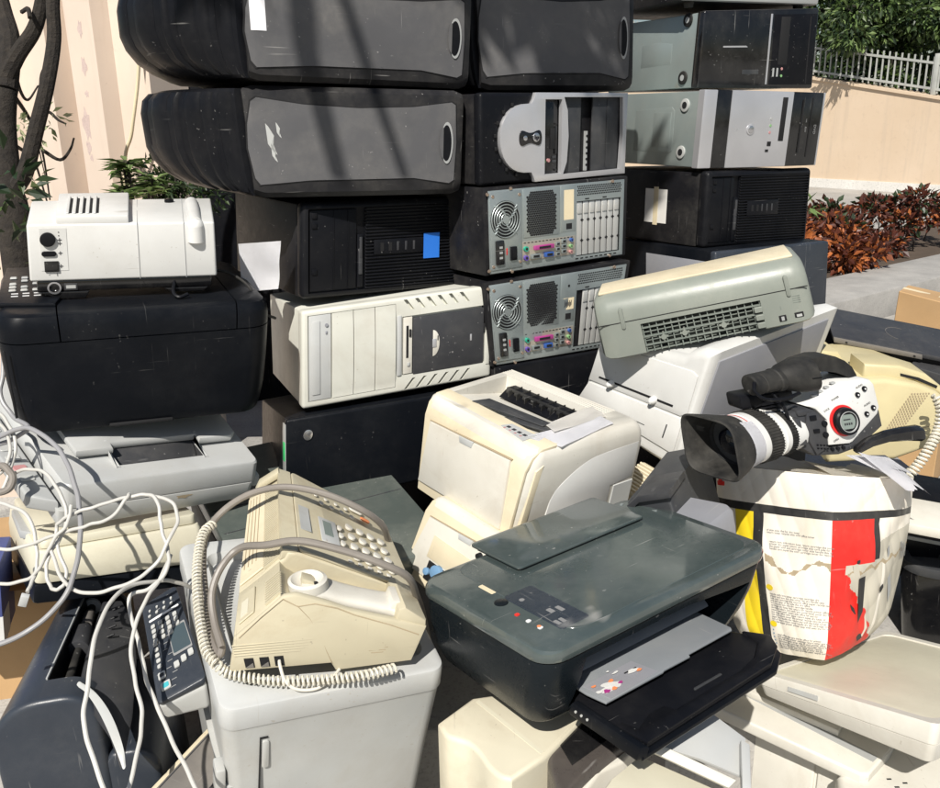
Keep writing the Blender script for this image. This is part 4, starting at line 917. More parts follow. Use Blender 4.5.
b=MB(); 
for (x0,x1,z0,z1) in ((-.335,-.330,.2,.895),(-.335,-.30,.892,.896)): 
    b.box(x0*w,-d/2*.985-.001,z0*h,x1*w,-d/2*.9,z1*h,0,1)
t.part('door_seam',b,'dark',bd)
b=MB(); b.rr(-w*.325,h*.80,-w*.295,h*.885,'y',-d/2*.975-.004,-d/2*.95,.004,.0015,2); t.part('door_handle',b,'lgrey',bd)
b=MB(); b.box(-w*.5-.004,-d*.47,h*.72,-w*.47,-d*.40,h*.80,.003); b.box(-w*.5+.004,-d*.47,h*.74,-w*.44,d*.3,h*.742,0); t.part('side_latch',b,'lgrey',bd)
# key panel (own frame, parented to the machine)
l,r,dm,o=TB['PN']
tt=Thing.__new__(Thing); tt.w,tt.d,tt.h=dm; tt.off=[Vector(q) for q in o]
MP=t.M.inverted()@(Matrix.Translation(Vector(l))@Euler(r,'XYZ').to_matrix().to_4x4())
def panpart(name,mb,mats,parent=None,**k):
    for v in mb.bm.verts: v.co=MP@tt.warp(v.co)
    return t.part(name,mb,mats,parent,warp=False,**k)
w,d,h=tt.w,tt.d,tt.h
b=MB(); b.rr(-w/2,-d/2,w/2,d/2,'z',-.012,h-.008,.008,.006,3); ar=panpart('panel_arm',b,'lgrey')
b=MB(); b.rr(-w/2,-d/2,w/2,d/2,'z',h-.0078,h,.008,.002,2); kp=panpart('key_panel',b,'slateb')
b=MB(); q=lambda u,v:((u-.5)*w,(v-.5)*d)
def pb(mb,u0,v0,u1,v1,hh=.002,mi=0,r=.002): 
    a=q(u0,v0);c=q(u1,v1); mb.rr(a[0],a[1],c[0],c[1],'z',h,h+hh,r,.0006,1,mi,n=3)
b=MB(); pb(b,.52,.36,.92,.60,.0008,0); pb(b,.50,.34,.94,.62,.0004,1); panpart('display',b,['lcdb','inkg'],kp)
b=MB(); pb(b,.12,.78,.92,.80,.0006); panpart('stripe',b,'inkw',kp)
b=MB()
for i in range(4):
    for j in range(4): 
        if (i,j)!=(3,3): pb(b,.14+.19*i,.70-.05*j+.0*i,.25+.19*i,.735-.05*j+.0*i,.003,0)
for i in range(4): pb(b,.12+.2*i,.83,.20+.2*i,.85,.002,0); pb(b,.16+.2*i,.88,.22+.2*i,.90,.002,0)
for i in range(3): pb(b,.46+.17*i,.22+.02*i,.58+.17*i,.275+.02*i,.003,0)
for j in range(5): pb(b,.12,.30+.055*j,.22,.335+.055*j,.0025,0)
panpart('keys',b,['lgrey'],kp)
b=MB(); pb(b,.10,.19,.26,.255,.003,0); pb(b,.13,.205,.23,.24,.0036,1); panpart('stop_key',b,['lgrey2','ink'],kp)
b=MB(); pb(b,.12,.08,.32,.155,.003,0); pb(b,.155,.095,.285,.14,.0036,1); panpart('start_key',b,['lgrey2','cyan'],kp)
b=MB()
for i in range(14): 
    a=q(.3+.05*(i%3),.08+.06*i); b.box(a[0],a[1],h,a[0]+.008,a[1]+.0012,h+.0002,0)
panpart('print',b,'inkg',kp)

# ================================================================== fax
t=Thing('fax_machine','cream fax machine wrapped with a taupe cable, on the light grey office machine','fax','FX')
w,d,h=t.w,t.d,t.h
def U(u): return (u-.5)*w
prof=[(0,0),(.03,.22),(.06,.44),(.19,.68),(.315,.92),(.37,.93),(.40,.905),(.50,.80),(.60,.68),(.72,.58),(.86,.475),(.985,.375),(.955,.20),(.915,-.02),(.52,-.08),(.50,.02)]
PW=[(U(u),v*h) for u,v in prof]
# main body: far section behind the handset channel, full height keypad
k0=-d*.5; k1=-d*.24
b=MB(); b.prism(PW,'y',k0,k0+.012,.004,2); 
chan=[(0,0),(.03,.22),(.06,.44),(.19,.68),(.30,.89),(.325,.80),(.37,.72),(.43,.66),(.55,.62),(.70,.50),(.84,.38),(.92,.36),(.955,.33),(.955,.20),(.915,-.02),(.52,-.06),(.50,.02)]
b.prism([(U(u),v*h) for u,v in chan],'y',k0+.008,k1+.004,.003,2)
main=[(0,0),(.03,.22),(.06,.44),(.19,.68),(.315,.92),(.32,.93),(.345,1.02),(.40,1.0),(.99,.40),(.955,.20),(.915,-.02),(.52,-.06),(.50,.02)]
b.prism([(U(u),v*h) for u,v in main],'y',k1,d*.5,.006,3)
bd=t.part('body',b,'cream')
# keypad deck slab
def deck(u,y,hh=0): # point on sloped deck
    a=Vector((U(.40),0,1.0*h)); c=Vector((U(.99),0,.40*h)); dr=(c-a); p=a+dr*u; nn=Vector((-dr.z,0,dr.x)).normalized(); 
    if nn.z<0: nn=-nn
    return Vector((p.x,y,p.z))+nn*hh
def dbox(mb,u0,u1,y0,y1,h0,h1,bev=.001,mi=0,r=None):
    a=deck(u0,0);c=deck(u1,0); dr=(c-a); L=dr.length; ex=dr.normalized(); ez=(deck(0,0,1)-deck(0,0,0)); ey=ez.cross(ex)
    Mx=Matrix(((ex.x,ey.x,ez.x,a.x),(ex.y,ey.y,ez.y,a.y),(ex.z,ey.z,ez.z,a.z),(0,0,0,1)))
    if r: mb.rr(0,min(y0,y1),L,max(y0,y1),'z',h0,h1,r,bev,2,mi,Mx,n=5)
    else: mb.box(0,min(y0,y1),h0,L,max(y0,y1),h1,bev,2,mi,Mx)
b=MB(); dbox(b,0,.985,k1+.002,d*.49,0,.006,.002,0,.008); dk=t.part('keypad_deck',b,'cream')
b=MB(); dbox(b,.20,.36,-d*.10,d*.12,.006,.0085,.001); dp=t.part('display_frame',b,'lgrey2',dk)
b=MB(); dbox(b,.235,.31,-d*.04,d*.09,.0085,.0092,.0); t.part('display',b,'lcd',dk)
b=MB()
for i in range(4):
    for j in range(4): dbox(b,.46+.105*i,.525+.105*i,-d*.17+j*.034,-d*.17+j*.034+.017,.006,.0105,.002,0,.006)
for i in range(5): dbox(b,.40+.085*i,.435+.085*i,-d*.215,-d*.195,.006,.009,.001,0,.002)
for i in range(4): dbox(b,.24+.10*i,.285+.10*i,d*.26,d*.295,.006,.0095,.002,0,.004); dbox(b,.20+.10*i,.235+.10*i,d*.33,d*.355,.006,.009,.001,0,.003)
for i in range(3): dbox(b,.37,.41,-d*.08+.026*i,-d*.08+.026*i+.014,.006,.010,.002,0,.004)
dbox(b,.56,.70,d*.36,d*.395,.006,.011,.002,0,.006)
t.part('keys',b,'offw',dk)
b=MB(); dbox(b,.66,.76,d*.30,d*.335,.006,.0105,.002,0,.006); t.part('start_key',b,'orange',dk)
b=MB()
for i in range(12): dbox(b,.16+.06*i,.20+.06*i,-d*.12+.012*(i%5),-d*.12+.012*(i%5)+.0015,.006,.0062,0,1)
dbox(b,.03,.12,-.02,.06,.006,.0065,0,0)
t.part('print',b,['lgrey','inkg'],dk)
# paper slot zone: fine ribs on the back slope and long grooves
def slope(s,y,hh):
    a=Vector((U(.06),0,.44*h)); c=Vector((U(.315),0,.92*h)); dr=c-a; p=a+dr*s; nn=Vector((-dr.z,0,dr.x)).normalized(); return Vector((p.x,y,p.z))+nn*hh
def sbox(mb,s0,s1,y0,y1,h0,h1,bev=0,mi=0):
    a=slope(s0,0,0);c=slope(s1,0,0);dr=c-a;L=dr.length;ex=dr.normalized();ez=slope(0,0,1)-slope(0,0,0);ey=ez.cross(ex)
    Mx=Matrix(((ex.x,ey.x,ez.x,a.x),(ex.y,ey.y,ez.y,a.y),(ex.z,ey.z,ez.z,a.z),(0,0,0,1)))
    mb.box(0,min(y0,y1),h0,L,max(y0,y1),h1,bev,1,mi,Mx)
b=MB(); sbox(b,.03,.60,-d*.20,d*.42,0,.003,.001); bc=t.part('back_cover',b,'creamy')
b=MB()
for s in (.12,.22,.32,.42): sbox(b,s,s+.014,-d*.12,d*.40,.003,.0036,0)
t.part('grooves',b,'orange' if False else 'mudd',bc)
b=MB()
n=44
for i in range(n):
    y=-d*.215+d*.62*i/n; sbox(b,.62,.99,y,y+.0022,0,.0034,.0)
for i in range(10):
    y=-d*.46+.0055*i; sbox(b,.66,.97,y,y+.0022,0,.003,0)
t.part('paper_guide_ribs',b,'cream',bd)
b=MB(); sbox(b,.10,.42,-d*.44,-d*.28,0,.0025,.001); b2=sbox(b,.15,.30,-d*.42,-d*.33,.0025,.0032,0,1); t.part('small_door',b,['cream','fgrey'],bc)
b=MB(); P=[(U(.30),.90*h),(U(.325),1.06*h),(U(.40),1.02*h),(U(.385),.93*h)]; b.prism(P,'y',-d*.235,d*.5,.003); b.prism([(U(.12),.60*h),(U(.17),.78*h),(U(.33),1.08*h),(U(.345),1.0*h)],'y',d*.44,d*.5,.003); t.part('ridge',b,'cream',bd)
# handset in its cradle: two ends and a sunken grip
b=MB()
def ell(cu,cv,cy,a1,a2,a3,mi=0): pass
hs=spline([(U(.40),-d*.37,.80*h),(U(.47),-d*.372,.765*h),(U(.60),-d*.374,.64*h),(U(.74),-d*.374,.54*h),(U(.84),-d*.372,.475*h),(U(.90),-d*.37,.44*h)],4)
b.loft([[Vector((p.x,p.y+.034*k*ca,p.z+.012*kz*sa)) for ca,sa in [(math.copysign(abs(math.cos(a))**.7,math.cos(a)),math.copysign(abs(math.sin(a))**.7,math.sin(a))) for a in [2*PI*i/20 for i in range(20)]]] for p,k,kz in [(p,(1-.28*math.sin(PI*i/(len(hs)-1))),(.9)) for i,p in enumerate(hs)]])
t.part('handset_rest',b,'offw')
b=MB(); o=(U(.43),-d*.38,.80*h); b.lathe([(0,.027),(.012,.0265),(.0145,.022),(.009,.018),(.004,.010),(.003,0)],o,(-.05,0,1),28)
t.part('ear_cup',b,'offw')
b=MB(); b.prism([(U(.395),.86*h),(U(.405),.94*h),(U(.45),.90*h),(U(.47),.83*h)],'y',-d*.40,-d*.345,.0025); b.box(U(.455),-d*.40,.83*h,U(.475),-d*.385,.875*h,.001,1,1); t.part('hook',b,['cream','dark'])
b=MB(); b.prism([(U(.83),.46*h),(U(.845),.60*h),(U(.88),.62*h),(U(.985),.44*h),(U(.985),.36*h)],'y',-d*.49,-d*.23,.004); t.part('front_lip',b,'cream')
b=MB(); b.prism([(U(.80),.48*h),(U(.83),.63*h),(U(.865),.62*h),(U(.89),.45*h)],'y',-d*.44,-d*.31,.003); t.part('mouth_stop',b,'offw')
# near side: sockets, vents, seam
yy=-d/2
b=MB()
for u in (.107,.18,.25): b.box(U(u)-.0062,yy-.0012,.055*h,U(u)+.0062,yy+.002,.18*h,0)
ss=t.part('line_sockets',b,'dark',bd)
b=MB(); b.prism([(U(.085),.06*h),(U(.125),.06*h),(U(.125),.12*h)],'y',yy-.0018,yy-.0010); b.prism([(U(.158),.06*h),(U(.198),.06*h),(U(.198),.12*h)],'y',yy-.0018,yy-.0010); t.part('socket_clips',b,'brown',ss)
b=MB()
for i in range(5):
    z=h*(.12+.028*i); a=.055-abs(i-2)*.012; b.box(U(.735-a),yy-.0008,z,U(.735+a),yy+.001,z+h*.010,0)
t.part('speaker_slots',b,'mudd',bd)
b=MB()
for i in range(5): 
    z=h*(.22+.034*i); b.box(U(.045),yy-.0010,z,U(.36+.02*i),yy+.001,z+h*.014,.0004,1)
t.part('side_ribs',b,'cream',bd)
b=MB(); sm=[(.37,.80),(.42,.62),(.455,.42),(.48,.22),(.505,.03)]
b.tube([(U(u),yy-.0002,v*h) for u,v in sm],.0007,5); b.tube([(U(u),yy-.0002,v*h) for u,v in ((.31,.90),(.37,.79),(.45,.80),(.55,.715),(.63,.61),(.80,.45),(.945,.30))],.0009,5); b.tube([(U(u),yy-.0002,v*h) for u,v in ((.31,.90),(.20,.70),(.085,.46))],.0005,5)
t.part('seam',b,'mudd',bd)
b=MB(); b.ft if False else None
FXM=t.M; FXT=t
def fxw(u,y,v): return FXM@t.warp(Vector((U(u),y*d,v*h)))
fxd,fxh=d,h
# cable wrapped over the fax (local measures of the fax, then set in the world)
def fxp(u,y,v): return FXM@FXT.warp(Vector(((u-.5)*FXT.w,y*FXT.d,v*FXT.h)))
b=MB(); 
b.tube(spline([at(222,648,1.235),at(214,620,1.265),at(212,592,1.285),at(222,566,1.30),at(240,548,1.31),at(266,545,1.275) ,at(300,541,1.26),at(345,551,1.255),at(385,565,1.26),at(408,577,1.28),at(416,594,1.33),at(422,612,1.38),at(428,640,1.42)],8),.0056,10)
b.tube(spline([at(206,600,1.345),at(203,565,1.38),at(206,535,1.41),at(222,512,1.435),at(250,494,1.43),at(285,487,1.42),at(325,494,1.42),at(362,510,1.43),at(382,525,1.46),at(388,540,1.50)],8),.0056,10)
b.tube(spline([at(222,648,1.235),at(219,655,1.235),at(212,640,1.26),at(207,620,1.30),at(206,600,1.345)],8),.0056,10)
# re-seat the arcs so that they lie on the fax
single('power_cable',b,'cablet','taupe power cable looped twice over the cream fax machine','cable')
b=MB(); pth=spline([fxp(.10,-.515,-.02),fxp(.18,-.53,-.05),fxp(.30,-.535,-.06),fxp(.45,-.53,-.07),fxp(.60,-.50,-.08)],10)
# coiled cord
pa=[at(216,664,1.22),at(206,650,1.235),at(201,625,1.265),at(198,600,1.295),at(197,575,1.33),at(199,550,1.37),at(204,532,1.40),at(213,524,1.42)]
pa2=[at(216,664,1.22),at(226,672,1.225),at(245,677,1.225),at(280,681,1.225),at(320,680,1.23),at(360,676,1.235),at(395,668,1.255)]
b.tube(coil(spline(pa,10),.0062,.0068,9),.0021,6); b.tube(coil(spline(pa2,10),.0062,.0068,9),.0021,6)
single('handset_cord',b,'cord','cream coiled telephone cord around the left and front of the fax machine','cord')
b=MB(); b.tube(spline([fxp(.25,-.50,.12),fxp(.255,-.53,.10),fxp(.275,-.56,-.02),fxp(.33,-.575,-.10),fxp(.42,-.57,-.12),fxp(.50,-.54,-.07),fxp(.54,-.50,-.06)],8),.0024,8)
single('phone_lead',b,'offw','short white lead plugged into the side of the fax machine','cable')

# ================================================================== beige laser printers
def laser(key,label,front_only=False):
    t=Thing('laser_printer',label,'printer',key,group='beige laser printers in the middle')
    w,d,h=t.w,t.d,t.h
    b=MB()
    # body lofted along x? use z sections with rounded corners, front = -y panel side
    sec=[(0,.97,.97,0),(.006,.985,.985,0),(h*.5,1,1,0),(h*.78,1,1,0),(h*.90,.985,.975,0),(h*.97,.95,.945,0),(h,.90,.90,0)]
    b.loft([[(x*k,y*k2,z) for x,y in rrect(-w/2,-d/2,w/2,d/2,.026,6)] for z,k,k2,_ in sec])
    c=MB()
    # output bay in the top
    c.prism([(-d*.30,h*1.1),(-d*.30,h*.97),(d*.30,h*.80),(d*.33,h*1.1)],'x',-w*.40,w*.33)
    b=cut(b,c,0)
    bd=t.part('body',b,['offw'])
    # yellowed front shell band
    b=MB(); 
    F=[(-.5,0),(-.5,.80),(-.47,.93),(-.40,1.0),(-.28,1.004),(-.28,.97),(-.47,.78),(-.47,0)]
    b.prism([(y*d*1.012-.001,z*h) for y,z in F],'x',-w*.46,w*.47,.004,2)
    fs=t.part('front_shell',b,'creamy')
    b=MB(); b.prism([(-w*.385,h*.77),(w*.35,h*.84),(w*.40,h*.14),(-w*.445,h*.10)],'y',-d*.506-.006,-d*.49,.003,2); fp_=t.part('front_door',b,'offw')
    b=MB(); b.prism([(-w*.095,h*.80),(w*.04,h*.82),(w*.03,h*.75),(-w*.08,h*.74)],'y',-d*.506-.0075,-d*.506-.004,.003); b.prism([(-w*.39,h*.775),(w*.355,h*.845),(w*.355,h*.853),(-w*.39,h*.783)],'y',-d*.506-.0035,-d*.50,0,1,1); t.part('door_grip',b,['lgrey2','mudd'],fp_)
    # rollers in the bay
    b=MB(); b.prism([(d*.10,h*.88),(d*.28,h*.82),(d*.28,h*.955),(d*.20,h*.96)],'x',-w*.31,w*.27,.002)
    rl=t.part('paper_exit',b,'black')
    b=MB()
    for i in range(9): 
        x=-w*.27+w*.52*i/8; b.cyl((x-.004,d*.16,h*.94),(x+.004,d*.16,h*.94),.0055,None,14); b.box(x+.006,d*.12,h*.90,x+.008,d*.28,h*.975,.001,1)
    b.cyl((-w*.29,d*.17,h*.96),(w*.27,d*.17,h*.96),.004,None,10)
    t.part('rollers',b,'rubber',rl)
    b=MB()
    for i in range(5): b.box(-w*.45,d*(.34+.026*i),h*.985,w*.30,d*(.353+.026*i),h*1.004,.001,1)
    t.part('rear_ribs',b,'offw',bd)
    # right side inset panel
    b=MB(); P=[(.24,.02),(.24,.34),(.42,.37),(.42,.80),(.16,.79)]+[(.10-.035*i,.785-.0028*i*i) for i in range(1,11)]+[(-.27,.40),(-.28,.02)]; b.prism([(u*d,v*h) for u,v in P],'x',w*.47,w*.5015,.002,2); sp=t.part('side_panel',b,'white')
    b=MB(); b.box(w*.47,d*.27,.01,w*.5012,d*.44,h*.33,.001,1); t.part('port_recess',b,'lgrey',sp)
    b=MB(); b.prism([(-d*.465,0),(-d*.42,0),(-d*.40,h*.85),(-d*.45,h*.80)],'x',w*.46,w*.5008,.001); t.part('side_band',b,'creamy',bd)
    return t
t=laser('LP','white and yellowed laser printer with a folded sheet on its top, centre of the pile')
w,d,h=t.w,t.d,t.h
b=MB(); b.prism([(-w*.22,-d*.30),(-w*.19,-d*.16),(w*.25,-d*.10),(w*.26,-d*.18)],'z',h+.001,h+.003,.0005); b.prism([(w*.0,-d*.33),(w*.10,-d*.20),(w*.36,-d*.10),(w*.30,-d*.2)],'z',h*.985,h*.985+.003,.0005)
t.part('paper_stop',b,'darkp')
b=MB(); b.prism([(w*.12,-d*.40),(w*.14,-d*.32),(w*.33,-d*.31),(w*.34,-d*.44)],'z',h*1.0,h*1.0+.0015,0); lb=t.part('instruction_label',b,'lgrey2')
b=MB()
for i in range(4): x=w*.15+i*.014; b.box(x,-d*.385+.0,h+.0015,x+.008,-d*.36,h+.0019,0); b.box(x,-d*.41,h+.0015,x+.004,-d*.395,h+.0019,0,1,1)
t.part('print',b,['ink','pink'],lb)
LPT=t
t=laser('LB','yellowed laser printer leaning under the white laser printer with its lower door open')
w,d,h=t.w,t.d,t.h
b=MB(); t.fb(b,'F',.22,.35,.9,.62,.007,.0095,.001); t.fb(b,'F',.25,.10,.80,.33,.0,.0085,.001,mi=1); t.part('paper_tray',b,['creamy','dark'])
b=MB(); t.fc(b,'F',.36,.27,.014,.006,.018,20,0,.002); t.fc(b,'F',.27,.20,.008,.006,.014,16,0,.002); t.part('blue_knobs',b,'bluek')
# paper on the laser printer
def sheet(name,label,pts,mat='paper',th=.0006,cat='paper',curl=.004,n=10,seed=1):
    a,b_,c,d_=[Vector(p) for p in pts]; rn=random.Random(seed); ph=rn.random()*6
    nn=(b_-a).cross(d_-a).normalized()
    def f(u,v):
        p=a*(1-u)*(1-v)+b_*u*(1-v)+c*u*v+d_*(1-u)*v
        return p+nn*(curl*(math.sin(3*u+ph)*math.cos(4*v+ph*2)+.5*math.sin(9*u*v+ph)))
    m=MB(); m.grid(f,n,n,th=th); return single(name,m,mat,label,cat)
def lp(u,v,z=.004): return LPT.M@LPT.warp(Vector(((u-.5)*LPT.w,(v-.5)*LPT.d,LPT.h*.985+z)))
sheet('paper_sheet','folded white sheet of paper lying on the laser printer',[lp(.80,.10,.004),lp(.99,.22,.001),lp(.93,.74,.008),lp(.84,.74,.009)],curl=.0015)
sheet('paper_sheet','greyish crumpled sheet beside the folded white sheet on the laser printer',[lp(.74,.36,.006),lp(.86,.30,.006),lp(.85,.78,.012),lp(.74,.80,.012)],'label',curl=.002,seed=4)
G0=.10
def spline2(pts,n=4):
    return [(p.x,p.y) for p in spline([Vector((a,b_,0)) for a,b_ in pts],n)][1:-1]
# ================================================================== slate all-in-one printer
t=Thing('inkjet_printer','dark slate all-in-one inkjet printer with its black paper tray pulled open','printer','HP')
w,d,h=t.w,t.d,t.h
b=MB(); hb=h*.83
b.loft([[(x*k+dx,y*k2+dy,z) for x,y in rrect(-w/2,-d/2,w/2,d/2,.035,8)] for z,k,k2,dx,dy in ((0,.86,.84,0,0),(.006,.885,.87,0,0),(h*.25,.94,.925,0,0),(h*.5,.97,.965,0,0),(hb-.004,.985,.98,0,0),(hb,.98,.975,0,0))])
c=MB(); c.loft([[(x,y,z) for x,z in ((w*-.335,h*.10),(w*.375,h*.10),(w*.42,h*.62),(w*.30,h*.66),(w*.10,h*.74),(w*-.335,h*.74))] for y in (-d*.7,-d*.05)])
b=cut(b,c,0); bd=t.part('body',b,'hpbody')
b=MB(); b.loft([[(x*k,y*k2,z) for x,y in rrect(-w/2,-d/2,w/2,d/2,.035,8)] for z,k,k2 in ((hb+.002,.965,.96),(hb+.004,.995,.995),(hb+.008,1,1),(h-.008,1,1),(h-.002,.988,.984),(h,.97,.96))])
ld=t.part('scanner_lid',b,'hplid')
b=MB(); b.loft([[(x*k,y*k2,z) for x,y in rrect(-w/2,-d/2,w/2,d/2,.035,8)] for z,k,k2 in ((hb-.003,.955,.95),(hb+.0035,.955,.95))]); t.part('lid_gap',b,'dark',ld)
# flap of the paper feeder (rear left part of the top)
b=MB(); b.prism([(w*-.40,d*.20),(w*-.36,d*.15) ,(w*.335,d*.17),(w*.352,d*.20),(w*.345,d*.56),(w*.33,d*.60),(w*-.23,d*.60),(w*-.27,d*.57)] if False else rrect(-w*.235,d*.185,w*.352,d*.60,.008,4),'z',h+.005,h+.010,.0015,2); fl=t.part('feeder_flap',b,'hplid')
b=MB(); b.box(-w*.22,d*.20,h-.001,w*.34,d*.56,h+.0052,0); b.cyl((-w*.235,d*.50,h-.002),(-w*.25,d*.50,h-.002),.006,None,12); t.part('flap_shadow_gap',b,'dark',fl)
b=MB(); b.loft([[(x,y,z) for x,y in rrect(-w*.5+ .13*w+e,-d*.42+e,w*.46-e,d*.47-e,.03,6)] for z,e in ((h-.001,0),(h+.0008,.001))]); t.part('lid_plateau',b,'hplid',ld)
b=MB(); b.rr(-w*.385,d*.11,-w*.315,d*.22,'z',h-.0005,h+.0006,.002,.0002,1); t.part('label_sticker',b,'labelc',label='small beige sticker')
b=MB(); b.rr(-w*.375,-d*.37,-w*.262,d*.045,'z',h-.0005,h+.0011,.006,.0004,1); cp=t.part('control_panel',b,'panelb')
b=MB(); q=(-w*.415,-d*.0); b.cyl((-w*.40,d*.01,h+.0),(-w*.40,d*.01,h+.0022),.010,None,28,0,.0006); t.part('power_button',b,'hpbody',cp)
b=MB()
b.cyl((-w*.345,-d*.04,h+.001),(-w*.345,-d*.04,h+.0016),.004,None,14,3)
for k,(y,m) in enumerate(((-.13,1),(-.21,0),(-.29,0))):
    b.rr(-w*.420,d*y-.0032,-w*.405,d*y+.0032,'z',h+.0002,h+.0014,.002,0,1,m,n=3)
b.cyl((-w*.412,-d*.28,h+.0014),(-w*.412,-d*.28,h+.0018),.003,None,10,2)
b.rr(-w*.335,-d*.23,-w*.318,-d*.19,'z',h+.001,h+.0015,.001,0,1,3,n=2); b.rr(-w*.305,-d*.25,-w*.290,-d*.20,'z',h+.001,h+.0015,.001,0,1,3,n=2)
b.rr(-w*.365,-d*.33,-w*.352,-d*.29,'z',h+.001,h+.0015,.001,0,1,3,n=2); b.rr(-w*.345,-d*.33,-w*.332,-d*.29,'z',h+.001,h+.0015,.001,0,1,3,n=2)
t.part('keys',b,['inkw','red','orange','inkg','bluek'],cp)
# inside of the mouth
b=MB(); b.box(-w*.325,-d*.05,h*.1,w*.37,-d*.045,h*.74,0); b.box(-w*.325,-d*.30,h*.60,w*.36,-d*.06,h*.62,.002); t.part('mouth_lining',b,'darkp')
b=MB(); b.prism([(-d*.40,h*.40),(-d*.07,h*.52),(-d*.07,h*.60),(-d*.36,h*.46)],'x',-w*.32,w*.30,.003); b.box(-w*.32,-d*.09,h*.50,w*.33,-d*.08,h*.72,0); ir=t.part('inner_shelf',b,'hpgrey')
b=MB()
for x in (-.17,.0,.15):
    b.box(w*x,-d*.20,h*.56,w*x+.010,-d*.085,h*.70,.002,1); b.box(w*x+.013,-d*.18,h*.56,w*x+.018,-d*.085,h*.68,.001,1); b.cyl((w*x-.002,-d*.2,h*.6),(w*x+.02,-d*.2,h*.6),.006,None,12)
t.part('exit_rollers',b,'black',ir)
# grey output shelf with picture sticker
b=MB(); b.prism([(-w*.30,-d*.49),(-w*.288,-d*.605),(-w*.055,-d*.607),(-w*.045,-d*.60),(w*.069,-d*.60),(w*.075,-d*.582),(w*.285,-d*.578),(w*.295,-d*.56),(w*.295,-d*.12),(-w*.30,-d*.12)],'z',h*.24,h*.275,.002,2)
gs_=t.part('output_shelf',b,'hpgrey')
b=MB(); b.prism([(-w*.286,-d*.44),(-w*.268,-d*.598),(-w*.065,-d*.590),(-w*.085,-d*.44)],'z',h*.274,h*.279); st=t.part('picture_sticker',b,'bgrey')
b=MB(); rn=random.Random(5)
def blob(mb,cx,cy,rx,ry,z0,z1,mi,ph=0):
    mb.prism([(cx+rx*math.cos(a)*(1+.25*math.sin(3*a+ph)),cy+ry*math.sin(a)*(1+.2*math.cos(2*a+ph))) for a in [2*PI*i/18 for i in range(18)]],'z',z0,z1,0,1,mi)
z=h*.281
for k,(x,y,rx,ry,m) in enumerate(((-.26,-.70,.016,.012,0),(-.24,-.66,.012,.010,0),(-.215,-.69,.012,.012,0),(-.27,-.71,.007,.006,1),(-.235,-.72,.006,.005,2),(-.21,-.645,.006,.005,2),(-.19,-.70,.005,.005,1),(-.29,-.62,.005,.004,2),(-.30,-.69,.007,.005,0),(-.10,-.66,.013,.006,0),(-.075,-.68,.006,.004,2),(-.16,-.60,.008,.003,0),(-.18,-.56,.003,.003,0))): blob(b,w*(x*.75-.05),d*(y*.72-.035),rx*.72,ry*.62,z+.0002*k,z+.0003+.0002*k,m,k)
b.box(-w*.15,-d*.50,z,-w*.10,-d*.492,z+.0004,0,1,3)
t.part('picture_marks',b,['white','purple','orange','dark'],st)
# black tray
b=MB(); tr=[]
b.prism([(-w*.31,-d*.47),(-w*.315,-d*.70),(-w*.30,-d*.89),(w*.26,-d*.86),(w*.35,-d*.79),(w*.39,-d*.70),(w*.33,-d*.54),(w*.30,-d*.30),(-w*.28,-d*.30)],'z',h*.08,h*.155,.004,2)
b.prism([(-w*.30,-d*.89),(w*.26,-d*.86),(w*.35,-d*.79),(w*.39,-d*.70),(w*.345,-d*.58),(w*.325,-d*.70),(w*.245,-d*.775),(w*.15,-d*.805),(-w*.135,-d*.81),(-w*.145,-d*.757),(-w*.20,-d*.753),(-w*.275,-d*.80),(-w*.29,-d*.72),(-w*.312,-d*.72)],'z',h*.13,h*.185,.003,2)
ty=t.part('paper_tray',b,'black')
b=MB(); b.prism([(-w*.32,-d*.915),(w*.275,-d*.885),(w*.37,-d*.805),(w*.405,-d*.69),(w*.38,-d*.66),(w*.25,-d*.80),(-w*.32,-d*.82)],'z',h*.01,h*.085,.005,2); b.prism([(-w*.335,-d*.46),(-w*.335,-d*.90),(-w*.31,-d*.915),(-w*.31,-d*.46)],'z',h*.03,h*.19,.004,2); t.part('tray_rim',b,'dkblue',ty)
b=MB(); b.rr(-w*.015,-d*.765,w*.106,-d*.75,'z',h*.152,h*.165,.004,.001,2,n=4); t.part('tray_grip',b,'darkp',ty)
b=MB()
for y in (-.50,-.54,-.58): b.cyl((-w*.336,d*y,h*.12),(-w*.338,d*y,h*.12),.0022,None,12)
t.part('hinge_pins',b,'lgrey',ty)

# ================================================================== beige printer bottom centre
def zpoly(t,pts,z):
    iv=t.M.inverted(); r=[]
    for p_ in pts:
        q=iv@atz(p_[0],p_[1],z); r.append((q.x,q.y))
    return r
q=atz(520,740,.66)
t=Thing('beige_printer','cream printer with a wavy front edge and smoked brown cover, under the slate inkjet','printer',loc=(q.x,q.y,G0),rot=(0,0,0),dim=(1,1,1))
Z=lambda z:z-G0
top=zpoly(t,[(438,722),(472,697),(520,690),(600,700),(545,757),(512,779)]+spline2([(512,779),(500,776),(488,766),(478,752),(468,743),(456,739),(446,735),(439,726)]),.66)
b=MB(); b.prism(top,'z',0,Z(.66),.008,4); bd=t.part('body',b,'beige')
sm=zpoly(t,[(476,702),(479,700),(544,752),(541,754)],.66)
b=MB(); b.prism(sm,'z',Z(.655),Z(.6606)); t.part('seam',b,'fgrey',bd)
b=MB(); b.prism(zpoly(t,[(547,757),(545,724),(570,700),(655,690),(668,716),(628,740),(596,764),(560,800)],.652),'z',Z(.40),Z(.652),.008,3); cv=t.part('smoked_cover',b,'smoke')
b=MB(); b.prism(zpoly(t,[(547,754),(545,728),(560,716),(562,742)],.653),'z',Z(.652),Z(.6545),.0005); t.part('cover_clip',b,'lgrey',cv)
